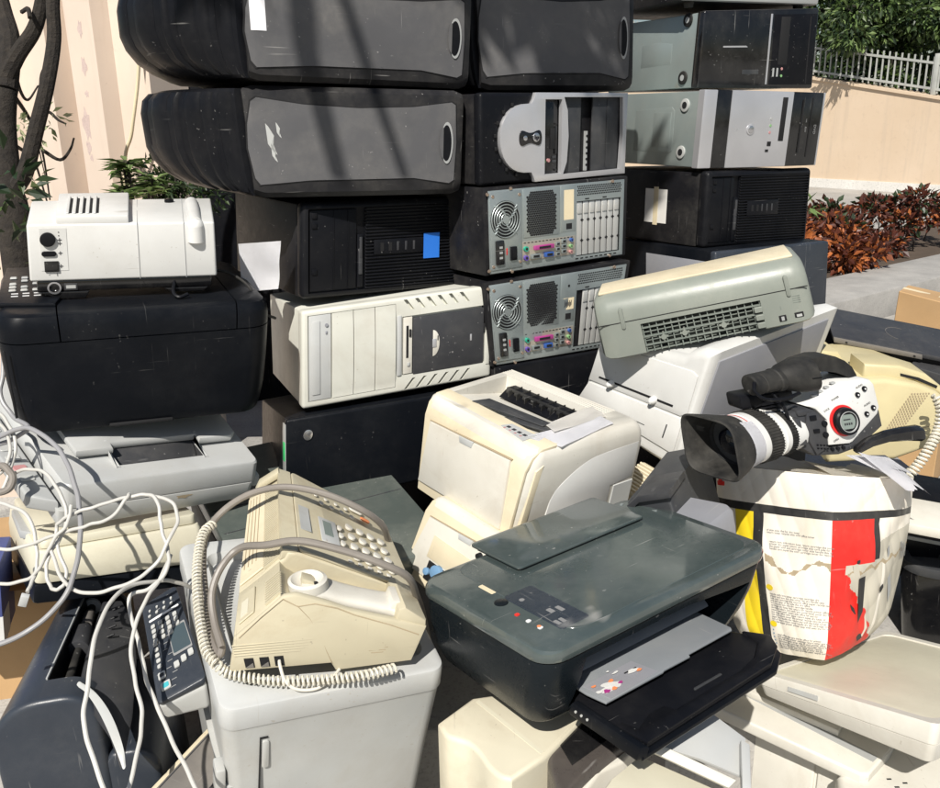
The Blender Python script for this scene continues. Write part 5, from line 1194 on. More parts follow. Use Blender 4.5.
b=MB(); b.prism(zpoly(t,[(560,745),(566,722),(590,708),(628,722),(600,745),(572,765)],.653),'z',Z(.652),Z(.6535),.0003); t.part('cover_window',b,'gloss',cv)
b=MB(); b.prism(zpoly(t,[(556,800),(574,778),(600,757),(632,738),(640,744),(622,762),(600,772),(580,800)],.635),'z',Z(.56),Z(.635),.005,3); t.part('front_tray',b,'offw')

# ================================================================== black inkjet bottom-left
t=Thing('inkjet_printer','dark blue-grey inkjet printer standing with its feed slot open, bottom left corner','printer','BI')
w,d,h=t.w,t.d,t.h
b=MB()
pf=rrect(-w*.5,-h*1.4,w*.5,h*1.0,[.01,.05,.075,.01],8)
b.prism(pf,'y',-d*.5,d*.5,.022,5)
c=MB(); c.prism([(-w*.05,h*1.3),(w*.55,h*1.3),(w*.46,h*.45),(w*.02,h*.40)],'y',-d*.34,d*.44)
b=cut(b,c,1); bd=t.part('body',b,['slateb','black'])
b=MB(); b.prism(rrect(w*.45,-h*1.4,w*.98,h*.42,[.01,.06,.02,.01],6),'y',-d*.49,d*.3,.02,4); t.part('lower_shell',b,'slateb')
iv=t.M.inverted(); ra_=iv@at(95,597,1.67); rb_=iv@at(66,690,1.40); rl=lambda k:ra_.lerp(rb_,k)
b=MB(); b.cyl(ra_,rb_,.007,None,16); t.part('roller_shaft',b,'rubber',warp=False)
for k0,k1,r_,nm,mm in ((.42,.62,.019,'roller','dgrey'),(.20,.34,.010,'spindle_sleeve','brown'),(.05,.13,.016,'gear','mgrey')):
    b=MB(); b.cyl(rl(k0),rl(k1),r_,None,24,0,.002); t.part(nm,b,mm,warp=False)
b=MB(); b.box(-w*.03,-d*.335,h*.99,-w*.01,d*.43,h*1.012,.001); t.part('slot_edge',b,'mgrey',bd)
# open cover standing beside the slot
def platepart(t,name,pts,th,mat,parent=None,bev=.003):
    iv=t.M.inverted(); P=[iv@p_ for p_ in pts]; nn=Vector((0,0,0))
    for i in range(len(P)): nn+=P[i].cross(P[(i+1)%len(P)])
    nn.normalize(); b=bmesh.new(); f=b.faces.new([b.verts.new(p_) for p_ in P]); 
    r_=bmesh.ops.extrude_face_region(b,geom=[f]); vs=[v for v in r_['geom'] if isinstance(v,bmesh.types.BMVert)]
    view=(iv@CC-P[0]); sg=-1 if nn.dot(view)>0 else 1
    for v in vs: v.co+=nn*th*sg
    bmesh.ops.recalc_face_normals(b,faces=b.faces)
    if bev: bmesh.ops.bevel(b,geom=b.edges[:],offset=bev,segments=2,profile=.5,affect='EDGES',clamp_overlap=True)
    m=MB(); m.merge(b); return t.part(name,m,mat,parent,warp=False)
cv=platepart(t,'front_cover',[at(103,601,1.59),at(122,600,1.60),at(134,622,1.56),at(137,660,1.48),at(133,715,1.37),at(124,762,1.285),at(113,730,1.32),at(96,706,1.345),at(80,684,1.375),at(88,650,1.46)],.018,'dgrey')
b=MB(); iv=t.M.inverted(); pth=[iv@p_ for p_ in spline([at(79,684,1.365),at(90,692,1.35),at(102,708,1.33),at(112,728,1.305),at(120,750,1.28),at(124,766,1.27)],6)]
b.loft([[p_+Vector((.007*k*ca,.004*sa,.002*sa)) for ca,sa in [(math.cos(2*PI*i/12),math.sin(2*PI*i/12)) for i in range(12)]] for p_,k in [(p_,.35+.65*math.sin(PI*min(1,max(.05,j/(len(pth)-1))))) for j,p_ in enumerate(pth)]]); t.part('cover_edge',b,'lgrey',cv,warp=False)
for k in range(4):
    b=MB(); b.tube([iv@at(107+2*k,637-9*k,1.498+.018*k),iv@at(114+2*k,634-9*k,1.50+.018*k)],.0022,6); t.part('cover_rib',b,'black',cv,warp=False)

# ================================================================== grey gloss machine under stacks
t=Thing('flatbed_copier','grey-green glossy copier lid under the case with the round emblem, behind the fax','copier','GG')
w,d,h=t.w,t.d,t.h
b=MB(); b.rr(-w/2,-d/2,w/2,d/2,'z',0,h*.75,.02,.004); t.part('body',b,'dgrey')
b=MB(); b.rr(-w/2,-d/2,w/2,d/2,'z',h*.76,h,.02,.004,3); ld=t.part('lid',b,'ggloss')
b=MB(); t.fb(b,'T',.02,.58,.98,.583,-.001,.0005,0,mi=0); t.fb(b,'T',.02,.42,.98,.424,-.001,.0006,0,mi=1); t.part('lid_seam',b,['dark','darkp'],ld)

# ================================================================== grey-green sheet scanner
t=Thing('sheetfed_scanner','long grey-green scanner with a cream top strip and ribbed grille, lying askew','scanner','GS')
w,d,h=t.w,t.d,t.h
def gsec(k,off=0,z0=0):
    P=[(-.5,.0),(-.5,.55),(-.49,.72),(-.45,.86),(-.36,.95),(-.22,1.0),(.30,1.0),(.44,.95),(.5,.8),(.5,.05),(.45,-.02),(-.44,-.04)]
    return [(y*d*k,h*.45+(z*h-h*.45)*k) for y,z in P]
b=MB(); b.loft([[(x,y,z) for y,z in gsec(k)] for x,k in ((-w/2,.80),(-w/2+.004,.90),(-w/2+.014,.97),(-w/2+.03,1),(w/2-.03,1),(w/2-.014,.97),(w/2-.004,.9),(w/2,.80))])
c=MB(); c.box(-w*.29,-d*.8,-h*.08,w*.27,-d*.28,h*.47,0)
b=cut(b,c,0); bd=t.part('body',b,'olive')
b=MB(); t.fb(b,'T',.03,.22,.965,.78,-.004,.0018,.004); t.part('cream_strip',b,'creamy')
b=MB(); b.box(-w*.488,-d*.5-.0006,h*.545,w*.488,-d*.49,h*.557,0); t.part('seam',b,'dark',bd)
b=MB()
n=16
for i in range(n+1):
    x=-w*.288+w*.552*i/n; b.box(x,-d*.47,-h*.015,x+.0022,-d*.30,h*.46,.0004,1)
for z in (-.012,.16,.30): b.box(-w*.288,-d*.44,h*z,w*.27,-d*.32,h*z+.0025,0)
for z in (.095,.235,.38): b.box(-w*.288,-d*.485,h*z,w*.27,-d*.44,h*z+.0022,0)
b.box(-w*.29,-d*.30,-h*.02,w*.27,-d*.28,h*.46,0)
gr=t.part('ribbed_grille',b,'olived')
b=MB()
for x in (-.195,-.095,.088):
    b.cyl((w*x,-d*.50,h*.19),(w*x,-d*.32,h*.19),.0055,None,14); b.box(w*x-.0095,-d*.49,h*.19-.0015,w*x+.0095,-d*.42,h*.19+.0015,0); b.box(w*x-.0015,-d*.49,h*.19-.0095,w*x+.0015,-d*.42,h*.19+.0095,0)
b.cyl((w*.0,-d*.4,0),(w*0,-d*.3,0),.001,None,4)
for k in range(3): b.rr(w*.235,h*(.02+.13*k),w*.272,h*(.11+.13*k),'y',-d*.52,-d*.42,.002,.001,1,n=3)
t.part('screw_posts',b,'olive',gr)
b=MB()
for u in (.13,.90): 
    x=(u-.5)*w; b.prism(rrect(x-.0042,h*.44,x+.0042,h*.78,.004,5),'y',-d*.5-.003,-d*.46,.0015,2)
t.part('latch',b,'olive',bd)
b=MB(); t.fb(b,'F',.835,.06,.868,.16,-.001,.0015,.001); t.fb(b,'F',.845,.075,.858,.14,.0012,.0022,0,mi=1); t.fb(b,'F',.905,.08,.945,.16,-.001,.0015,.001); t.fb(b,'F',.913,.09,.937,.13,.0012,.0024,.0,mi=2); t.part('port_sockets',b,['dark','mgrey','lgrey'],bd)
b=MB()
for k in range(4): t.fb(b,'F',.91,.32+.035*k,.945,.33+.035*k,0,.0004,0)
t.fb(b,'F',.85,.25,.853,.31,0,.0004,0); t.part('embossed_marks',b,'olived',bd)

# ================================================================== pale printer under the scanner
t=Thing('laser_printer','pale grey tilted printer with a slot and white tabs, under the grey-green scanner','printer','GP')
w,d,h=t.w,t.d,t.h
b=MB()
P=[(-.5,-.2),(-.5,1.0),(-.44,1.05),(.26,1.09),(.30,1.16),(.40,1.22),(.5,1.2),(.5,-.2)]
b.prism([(u*w,v*h) for u,v in P],'y',-d/2,d/2,.022,5,allb=False); bd=t.part('body',b,'white')
b=MB(); t.fpoly(b,'F',[(.04,.36),(.05,.96),(.88,.96),(.93,.92),(.945,.50),(.90,.44)],0,.003,.002); pn=t.part('upper_panel',b,'white')
b=MB(); t.fpoly(b,'F',[(.0,.03),(.05,.33),(.93,.42),(.94,.0)],0,.004,.002); pn2=t.part('lower_panel',b,'white')
b=MB(); t.fpoly(b,'F',[(.13,.45),(.13,.475),(.82,.525),(.82,.50)],.002,.0036,0); t.part('slot',b,'dark',pn)
b=MB()
for u,v in ((.26,.45),(.655,.485)): 
    q=t.fp('F',u,v); b.lathe([(0,.010),(.008,.009),(.013,.006),(.015,0)],(q.x,-d/2-.003,q.z),(0,-1,0),20)
t.part('guide_tab',b,'white',pn)
b=MB(); t.fb(b,'F',.82,.12,.83,.29,.004,.0052,.001); t.fpoly(b,'F',[(.30,.105),(.30,.115),(.65,.155),(.65,.145)],.0038,.0046); t.part('handle_slot',b,'dgrey',pn2)
b=MB(); b.box(w*.5-.002,-d*.46,-h*.15,w*.5+.004,d*.40,h*1.1,.004); t.part('side_panel',b,'bgrey')  # blue-grey colour here paints in the shade falling on this side

# ================================================================== yellowed fax at right
t=Thing('fax_machine','yellowed beige fax with a perforated speaker grille, behind the camcorder','fax','CP')
w,d,h=t.w,t.d,t.h
P=[(-.75,0),(-.75,.95),(-.5,1.03),(-.1,1.06),(.25,.98),(.45,.86),(.60,.68),(.62,.45),(.55,.02),(.0,-.12)]
b=MB(); b.prism([(u*w,v*h) for u,v in P],'y',-d/2,d*.5,.010,3); bd=t.part('body',b,'yell')
b=MB(); P2=[(-.65,1.18),(-.3,1.24),(-.25,1.05),(-.70,1.0)]
b.prism([(-.75*w,h*1.0),(-.75*w,h*1.25),(-.40*w,h*1.22),(-.30*w,h*1.03)],'y',-d*.1,d*.45,.005,3)
b.prism([(-.30*w,h*1.03),(-.28*w,h*1.22),(.10*w,h*1.20),(.38*w,h*1.08),(.60*w,h*.82),(.60*w,h*.68),(.45*w,h*.84),(.25*w,h*.98)],'y',-d*.42,-d*.12,.006,3)
t.part('handset',b,'yell')
b=MB(); b.prism([(.10*w,h*1.095),(.30*w,h*1.03),(.50*w,h*.90),(.49*w,h*.86),(.28*w,h*.99),(.10*w,h*1.06)],'y',-d*.425,-d*.415,0); t.part('handset_gap',b,'dark',bd)
b=MB()
for i in range(7):
    for j in range(16): b.cyl((w*(-.12+.030*i+.020*j),-d/2+.0005,h*(.30+.036*j)),(w*(-.12+.030*i+.020*j),-d/2-.0005,h*(.30+.036*j)),.0021,None,6)
t.part('speaker_holes',b,'mudd',bd,smooth=0)
b=MB(); b.tube([(-.1*w,-d/2-.0004,h*.30),(.2*w,-d/2-.0004,h*.29),(.57*w,-d/2-.0004,h*.36)],.0008,5); t.part('seam',b,'mudd',bd)
CPT=t
b=MB(); pa=[at(936,395,1.86),at(941,410,1.85),at(938,430,1.85),at(928,450,1.84),at(917,466,1.84),at(908,475,1.84)]
b.tube(coil(spline(pa,10),.0085,.0088,9),.0032,6); single('handset_cord',b,'cord','thick cream coiled cord hanging at the right of the yellowed fax','cord')

# ================================================================== dark flat lid and machine at right
t=Thing('flatbed_scanner','flat dark grey scanner with a brown edge and ring stain, behind the yellowed fax','scanner','DK')
w,d,h=t.w,t.d,t.h
b=MB(); b.box(-w/2,-d/2,0,w*1.2,d/2,h,.003); bd=t.part('lid',b,'dgrey')
b=MB(); b.box(-w/2+.002,-d/2-.002,-.004,w*.42,-d/2+.004,h-.003,.001); t.part('front_edge',b,'brown')
b=MB()
for u in (-.36,.34): b.cyl((w*u,-d/2-.004,h*.3),(w*u,-d/2,h*.3),.003,None,12)
t.part('edge_screw',b,'dark')
b=MB(); q=[(w*(.28)+.035*math.cos(a),d*.02+.04*math.sin(a),h+.0003) for a in [PI*.4+PI*1.0*i/24 for i in range(25)]]; b.tube(q,.0009,4); t.part('ring_stain',b,'brown',bd)
b=MB(); b.box(-w*.48,-d*.42,-.06,w*1.2,d/2,-.005,.006); b.box(-w*.46,-d*.5,-.055,w*1.2,-d*.42,-.045,.002); t.part('body',b,'black')
b=MB(); b.prism([(w*.30,-d*.6),(w*1.2,-d*.9),(w*1.2,d*.1),(w*.50,d*.1)],'z',-.09,-.02,.005); t.part('side_unit',b,'dgrey')
# cardboard box right
t=Thing('cardboard_box','brown cardboard box standing beyond the pile at the right edge, below the hedge','box','KR')
b=MB(); b.box(-t.w/2,-t.d/2,-.55,t.w/2,t.d/2,t.h,.003,1); bx=t.part('carton',b,'cardb')
b=MB(); b.box(-t.w/2,-.02,t.h-.001,t.w/2,.02,t.h+.0008,0); t.part('tape',b,'labelc',bx)
# black tub
t=Thing('plastic_tub','black plastic tub with a ridged lid, right of the printed carton','tub',loc=(1.13,1.72,.44),rot=(.10,-.03,-.55),dim=(.34,.30,.17))
w,d,h=t.w,t.d,t.h
b=MB(); b.loft([[(x*k,y*k,z) for x,y in rrect(-w/2,-d/2,w/2,d/2,.05,7)] for z,k in ((-.1,.85),(h*.9,.97))]); t.part('tub',b,'gloss')
b=MB(); b.loft([[(x*k,y*k,z) for x,y in rrect(-w/2,-d/2,w/2,d/2,.06,7)] for z,k in ((h*.88,1.0),(h*.95,1.01),(h,.99),(h+.001,.90),(h-.014,.86),(h-.014,.60),(h+.012,.56),(h+.014,.30),(h+.014,.1))]); t.part('lid',b,'darkp')
b=MB(); P=[(.0,0),(.02,.012),(.035,.005),(.05,.014),(.045,-.004),(.06,-.012),(.03,-.014),(.015,-.008)]
b.prism([(x-.12,y+.02) for x,y in P],'z',h+.001,h+.004,.001); 
lf=single('dry_leaf',MB().prism([(x,y) for x,y in P],'z',0,.003,.0008),'orange','dry orange leaf lying on the black tub','leaf'); lf.location=t.M@Vector((-.135,.02,h+.003)); lf.rotation_euler=(.1,0,-.6)
# blackish scrap between
def scrap(name,label,loc,rot,parts,cat='machine part'):
    t=Thing(name,label,cat,loc=loc,rot=rot,dim=(1,1,1))
    for nm,fn,m in parts:
        b=MB(); fn(b); t.part(nm,b,m)
    return t
p=at(668,490,1.62)
scrap('printer_chassis','dusty black printer chassis with metal brackets, wedged between the laser printer and the carton',(p.x,p.y,p.z-.09),(.15,-.25,-.6),[
 ('body',lambda b:b.prism([(-.06,-.02),(-.055,.07),(.0,.125),(.075,.135),(.08,-.02)],'y',-.09,.10,.008,3),'darkp'),
 ('cover',lambda b:b.prism([(-.062,.05),(-.03,.098),(.02,.135),(.08,.142),(.08,.13),(.02,.122),(-.025,.088)],'y',-.10,-.02,.002,2),'dgrey'),
 ('bracket',lambda b:(b.box(-.02,-.102,.085,-.014,-.092,.118,.001),b.box(.03,-.103,.10,.05,-.098,.108,.001),b.cyl((.0,-.10,.10),(.0,-.105,.10),.003,None,10)),'steel')])
p=at(690,520,1.52)
scrap('printer_cartridge_bay','dark blue-grey curved printer shell in front of the dusty chassis, behind the slate inkjet',(p.x,p.y,p.z-.07),(.05,-.1,-.75),[
 ('shell',lambda b:b.loft([[(x*k,y*k,z) for x,y in rrect(-.075,-.06,.07,.06,.02,5)] for z,k in ((-.06,1),(.05,1),(.08,.96),(.088,.88))]),'bgrey'),
 ('latch',lambda b:(b.box(.04,-.075,-.02,.062,-.058,.085,.004),b.box(.035,-.08,.06,.075,-.062,.082,.003)),'brown')])
p=at(655,455,1.85)
scrap('plastic_tray','yellow-beige slatted tray peeking out behind the laser printer',(p.x,p.y,p.z-.10),(.1,.3,-.7),[('tray',lambda b:b.box(-.07,-.06,0,.10,.06,.03,.004),'creamy'),('ribs',lambda b:[b.box(-.07,-.055+.012*i,.03,.10,-.050+.012*i,.036,.001,1) for i in range(9)],'creamy')])
p=at(930,520,1.75)
scrap('plastic_tray','flat off-white plastic panel at the right edge above the black tub',(p.x,p.y,p.z-.01),(.12,.08,-.35),[('panel',lambda b:b.box(-.05,-.05,0,.22,.06,.022,.004),'offw')])
p=at(925,490,1.95)
scrap('printer_chassis','black machine part with a yellow mark at the right edge under the coiled cord',(p.x,p.y,p.z-.07),(.1,.1,-.3),[('body',lambda b:b.box(-.10,-.10,-.10,.22,.12,.055,.01),'black'),('rail',lambda b:(b.box(-.08,-.102,.0,.2,-.10,.008,.0),b.box(-.06,-.08,.055,.2,-.06,.066,.002)),'mgrey'),('mark',lambda b:b.box(.0,-.104,.03,.04,-.101,.037,0),'yel')])

# ================================================================== printed carton
t=Thing('printed_carton','worn white carton with red and yellow panels and black bands, camcorder on its top','box','WB')
w,d,h=t.w,t.d,t.h
WBT=t
def ring(z,seg=10):
    'rounded-square outline, bulging'
    k=1+.05*math.sin(PI*min(1,max(0,z)))-.0; 
    if z<.12: k*=1-.10*((.12-z)/.12)**1.6
    P=[]
    cs=[(-.5,-.5),(.5,-.5),(.5,.5),(-.5,.5)]
    for i in range(4):
        a=cs[i];c=cs[(i+1)%4]
        for j in range(seg):
            s=j/seg; x=a[0]+(c[0]-a[0])*s; y=a[1]+(c[1]-a[1])*s
            bl=.085*math.sin(PI*s); nx,ny=(c[1]-a[1]),-(c[0]-a[0])
            P.append(((x+nx*bl)*w*k,(y+ny*bl)*d*k))
    return P
def csurf(side,u,v,e=0):
    'point on the carton: side 0 front, 1 right; u 0..1 v 0..1'
    k=1+.05*math.sin(PI*min(1,max(0,v)))
    if v<.12: k*=1-.10*((.12-v)/.12)**1.6
    cs=[(-.5,-.5),(.5,-.5),(.5,.5),(-.5,.5)]; a=cs[side];c=cs[(side+1)%4]
    x=a[0]+(c[0]-a[0])*u; y=a[1]+(c[1]-a[1])*u; bl=.085*math.sin(PI*min(1,max(0,u)))**.9; nx,ny=(c[1]-a[1]),-(c[0]-a[0])
    # creases
    cr=.0030*math.sin(7*u+9*v+side)+.0024*math.sin(17*v-5*u)*math.sin(6*u)+.0012*abs(math.sin(23*u+11*v))+.0016*abs(math.sin(13*v-9*u+1))
    cr*=math.sin(PI*min(1,max(0,u)))**.5 if 0<u<1 else 0
    return Vector(((x+nx*bl)*w*k+nx*(cr+e),(y+ny*bl)*d*k+ny*(cr+e),v*h))
def mfront(u,v):
    top=.808+.02*math.sin(PI*u)*0
    if .775<v<.815: return 2
    if v<.775 and .235<u<.30+.02*math.sin(20*v)*0 or (v<.775 and .30<=u<.325): return 2
    if v<.775 and .12<u<=.235+.0: return 4
    return 0
def mf0(u,v):
    if .765<v<.812: return 2
    if v<=.765:
        if u<.22: return 0
        if .22<u<.40: return 4
        if .40<u<.485: return 2
    ln=.50+.035*math.sin(u*9)+.05*abs(math.sin(u*7+.5))-.06*(u>.8)
    ln=.50+.035*math.sin(u*14+1.2)
    if .50<u and abs(v-ln)<.008+.022*max(0,math.sin(u*9.5-2.6))+.006*math.sin(u*70): return 5
    return 0
def mf1(u,v):
    if .765<v<.812: return 2
    if v<=.765:
        if .40<u<.47 and v>.53: return 2
        rb=.40 if v>.52 else (.10+.05*math.sin(v*40) + (.52-v)*1.25 if True else 0)
        if v>.52 and u<.40: return 3
        if v<=.52 and u<max(.12,.08+(.52-v)*1.0+.02*math.sin(v*60)): return 3
        if v<.56+.15*u and v>.0:
            if abs(v-(.45+.10*u+.012*math.sin(40*u)))<.010+.005*math.sin(60*u) : return 5
            if .52<u<.56 and v<.52: return 6 if False else 0
            return 6
    return 0
b=MB(); b.grid(lambda u,v:csurf(0,u,v),150,200,mf=mf0); b.grid(lambda u,v:csurf(1,u,v),130,200,mf=mf1)
b.grid(lambda u,v:csurf(2,u,v),20,30); b.grid(lambda u,v:csurf(3,u,v),20,30)
b.grid(lambda u,v:csurf(0,u,.004)*(1-v)+csurf(2,1-u,.004)*v,10,10)
bmesh.ops.remove_doubles(b.bm,verts=b.bm.verts,dist=.0003)
bd=t.part('carton_body',b,['cardc','cardc','bprint','red','yel','mudd','photoprint'])
# printed text lines
b=MB(); rn=random.Random(11)
words=['cartridge','printer','toner','recycle','office','keep','dry','paper','handle','with','care','used','box','this','side','and','the','of','for','return']
def ctext(st,side,u0,v0,size,mi=0):
    me=textmesh(st,'LEFT'); bb=bmesh.new(); bb.from_mesh(me)
    W=w if side==0 else d
    for vv in bb.verts:
        cco=vv.co.copy(); vv.co=csurf(side,u0+cco.x*size/W,v0+cco.y*size/h,.0004+(.0003 if cco.z>0 else 0))
    b.merge(bb,mi)
for blk,(v1,n,u0) in enumerate(((.68,2,.52),(.62,4,.54),(.34,13,.52),(.12,7,.56))):
    for i in range(n):
        st=' '.join(rn.choice(words) for _ in range(rn.choice((9,10,11,7))))[:58]
        ctext(st,0,u0,v1-.0125*i,.0050)
t.part('printed_text',b,'inkg',bd)
b=MB()
for u,v in ((.53,.375),(.53,.175)):
    P=[(u+.035*math.cos(a),v+.016*math.sin(a)) for a in [2*PI*i/20 for i in range(20)]]
    bb=bmesh.new(); bb.faces.new([bb.verts.new(csurf(0,x,y,.0012)) for x,y in P]); b.merge(bb,0)
for i in range(5): 
    for sgn in (0,): bb=bmesh.new(); P=[(.515,.145-.02*i),(.528,.145-.02*i),(.528,.137-.02*i),(.515,.137-.02*i)]; bb.faces.new([bb.verts.new(csurf(0,x,y,.0008)) for x,y in P]); b.merge(bb,1)
t.part('printed_marks',b,['yel','bluek'],bd)
# printed picture of a grey machine on the right side
b=MB()
def cpatch(side,P,e,mi): bb=bmesh.new(); f=bb.faces.new([bb.verts.new(csurf(side,x,y,e)) for x,y in P]); bmesh.ops.triangulate(bb,faces=[f]); b.merge(bb,mi)
cpatch(1,[(.17,.52),(.21,.53),(.44,.12),(.42,.05)],.0030,0); cpatch(1,[(.24,.44),(.30,.45),(.33,.24),(.29,.18)],.0034,1)
cpatch(1,[(.58,.58),(.61,.60),(.74,.30),(.71,.22)],.0030,2)
for k in range(4): cpatch(1,[(.80+.035*k,.60-.01*k),(.815+.035*k,.60-.01*k),(.86+.035*k,.48),(.845+.035*k,.48)],.0030,2)
cpatch(1,[(.50,.36),(.53,.375),(.55,.35),(.53,.32),(.50,.33)],.0034,1); cpatch(1,[(.20,.545),(.225,.55),(.225,.53),(.20,.525)],.0034,1)
cpatch(1,[(.20,.30),(.24,.27),(.42,.06),(.36,.05)],.0034,1)
t.part('printed_picture',b,['photoprint','bprint','mgrey'],bd)
# torn top flaps
b=MB()
def flapg(a,bb_,c,dd,seed,mi=0):
    rn=random.Random(seed)
    a,bb_,c,dd=[Vector(x) for x in (a,bb_,c,dd)]
    n=14; jag=[rn.uniform(-.008,.008) for _ in range(n+1)]
    def f(u,v):
        p=a*(1-u)*(1-v)+bb_*u*(1-v)+c*u*v+dd*(1-u)*v
        if v>.99: p+= (c-bb_).normalized()*jag[int(round(u*n))]
        p.z+=.006*math.sin(5*u+seed)*v
        return p
    b.grid(f,n,8,mi,th=.002)
z=h
flapg(csurf(0,0,1),csurf(0,1,1),(w*.30,-d*.18,z*1.035),(-w*.3,-d*.10,z*1.05),1)
flapg(csurf(1,0,1),csurf(1,1,1),(w*.10,d*.35,z*1.03),(w*.16,-d*.32,z*1.04),2)
flapg(csurf(3,0,1),csurf(3,1,1),(-w*.25,-d*.3,z*1.0),(-w*.25,d*.3,z*1.02),3)
t.part('top_flaps',b,'cardc')
# the drooping loose flap on the right
b=MB(); A=at(858,452,1.60);B=at(893,462,1.66);C=at(931,494,1.62);D=at(905,486,1.55)
inv=t.M.inverted()
P=[inv@p_ for p_ in (A,B,C,D)]
flapg(P[0],P[1],P[2],P[3],5)
A=at(845,455,1.60);B=at(885,455,1.68);C=at(912,470,1.68);D=at(888,474,1.58); P=[inv@p_ for p_ in (A,B,C,D)]; flapg(P[0],P[1],P[2],P[3],6)
t.part('loose_flap',b,'paper',warp=False,label='torn white flap drooping to the right')
b=MB(); q=csurf(0,.06,.93); b.tube(spline([q+Vector((0,-.002,-.01)),q+Vector((.008,-.004,.006)),q+Vector((.02,-.003,.008)),q+Vector((.022,-.003,-.008))],6),.004,8); b.box(q.x-.004,q.y-.006,q.z-.016,q.x+.012,q.y-.001,q.z-.008,.001)
t.part('plastic_clip',b,'red')

# ================================================================== camcorder
t=Thing('camcorder','white and black video camera with a red-ringed dial, lying on the printed carton','camcorder','CM')
w,d,h=t.w,t.d,t.h
# slanted white side body
pl=[(.06,.69),(.30,.83),(.58,.985),(.88,1.014),(.97,.98),(1.02,.90),(1.06,.53),(1.02,.42),(.60,.03),(.55,.01),(.26,.03),(.285,.43),(.155,.63)]
b=MB(); t.fpoly(b,'F',pl,-d*.80,.0,.004,3 if False else 0); bd=t.part('body',b,'white')
b=MB(); X=lambda u:(u-.5)*w
dark=[(-.16,.62),(.05,.67),(.16,.62),(.30,.44),(.26,.0),(.30,-.03),(.56,.0),(.95,.42),(1.08,.47),(1.10,.20),(.86,.02),(.66,-.10),(.40,-.16),(.05,-.12),(-.05,-.02),(-.20,.15)]
t.fpoly(b,'F',dark,-d*.85,-.004,.005); db=t.part('dark_body',b,'dgrey')
b=MB(); t.fpoly(b,'F',[(.02,.60),(.15,.60),(.27,.42),(.24,.0),(.06,-.10),(-.03,.20)],-.006,.001,.003); cpn=t.part('button_panel',b,'dgrey',db)
b=MB()
for u,v,r in ((.225,.40,.006),(.215,.22,.006)): t.fc(b,'F',u,v,r,.001,.0045,20,0,.001)
for i in range(4):
    for j in range(2): t.fb(b,'F',.07+.045*i,.06-.055*j-.01*i,.095+.045*i,.085-.055*j-.01*i,.001,.0025,.0006)
t.fb(b,'F',.06,.27,.14,.33,.001,.004,.001); t.fb(b,'F',.04,.47,.13,.55,.001,.003,.001)
for u in (.30,.38,.46): t.fc(b,'F',u,-.04,.0035,-.004,.0,12)
t.part('small_buttons',b,'black',cpn)
# dial
q=t.fp('F',.50,.40)
b=MB(); b.cyl((q.x,-d/2,q.z),(q.x,-d/2-.003,q.z),.0315,None,48,0,.0008); dl=t.part('red_ring',b,'redr')
b=MB(); b.lathe([(0,.0275),(.009,.0275),(.0115,.0255),(.0115,.0215),(.008,.0205),(.008,0)],(q.x+.001,-d/2-.002,q.z),(0,-1,0),48); t.part('dial',b,'black',dl)
b=MB(); b.prism([(q.x+.017*math.cos(a)*1.05,q.z+.0155*max(-.8,min(.8,math.sin(a)))*1.15) for a in [2*PI*i/32 for i in range(32)]],'y',-d/2-.0115,-d/2-.009); b.lathe([(.0,.0212),(.0022,.021),(.0022,.0198),(0,.0196)],(q.x+.001,-d/2-.0115,q.z),(0,-1,0),40,1); t.part('status_display',b,['lcd','mgrey'],dl)
b=MB()
for i in range(4): b.box(q.x-.009+.005*i,-d/2-.0122,q.z-.006,q.x-.006+.005*i,-d/2-.0114,q.z-.002,0)
b.box(q.x-.01,-d/2-.0122,q.z+.004,q.x+.006,-d/2-.0114,q.z+.006,0); t.part('display_marks',b,'ink',dl)
b=MB()
for u,v in ((.754,.774),(.861,.855),(.847,.451),(.954,.536)): t.fc(b,'F',u,v,.0052,.0,.0035,20,0,.0008)
bt=t.part('round_buttons',b,'black',bd)
b=MB()
for u,v in ((.754,.774),(.861,.855),(.847,.451),(.954,.536)): t.fc(b,'F',u,v,.0018,.0035,.0042,8)
t.part('button_dots',b,'inkw',bt)
b=MB()
for st,u,v in (('AUDIO',.80,.90),('AUDIO',.88,.60),('POWER',.44,.76),('LOCK',.30,.60),('OPEN',.36,.10)): t.ft(b,'F',st,u,v,.0055,0,.0005,.35)
t.part('lettering',b,'ink',bd)
b=MB()
for i in range(4):
    u=.20+.095*i; v=.80+.052*i; b.box(X(u),-d*.40,h*v+.0,X(u)+.010,-d*.40+.006,h*v+.004,.001)
t.part('deck_keys',b,'mgrey',bd)
# handle, grip strap, rear hand grip
b=MB(); b.loft([[Vector((x,-d*.10+dy*.018*k,z+dz*.012*k)) for dy,dz in ((-1,-1),(1,-1),(1,1),(-1,1))] for x,z,k in ((X(-.05),h*1.0,.8),(X(.02),h*1.16,.9),(X(.2),h*1.25,1),(X(.45),h*1.27,1.2),(X(.62),h*1.24,1.3),(X(.75),h*1.16,1.3),(X(.84),h*1.05,1.3),(X(.90),h*.92,1.2))]); 
bmesh.ops.subdivide_edges(b.bm,edges=b.bm.edges[:],cuts=1); t.part('carry_handle',b,'rubber')
b=MB(); b.loft([[Vector((x,-d*.5+yo+dy*.010*k,z+dz*.008*k2)) for dy,dz in ((-1,-.6),(-.4,-1),(.4,-1),(1,-.6),(1,.6),(.4,1),(-.4,1),(-1,.6))] for x,yo,z,k,k2 in ((X(.62),-.002,-h*.10,.8,.8),(X(.75),-.012,h*.03,1,1.1),(X(.95),-.024,h*.13,1.2,1.3),(X(1.15),-.034,h*.16,1.3,1.6),(X(1.33),-.038,h*.15,1.3,1.9),(X(1.36),-.038,h*.14,1.1,1.7))]); t.part('hand_grip',b,'gloss')
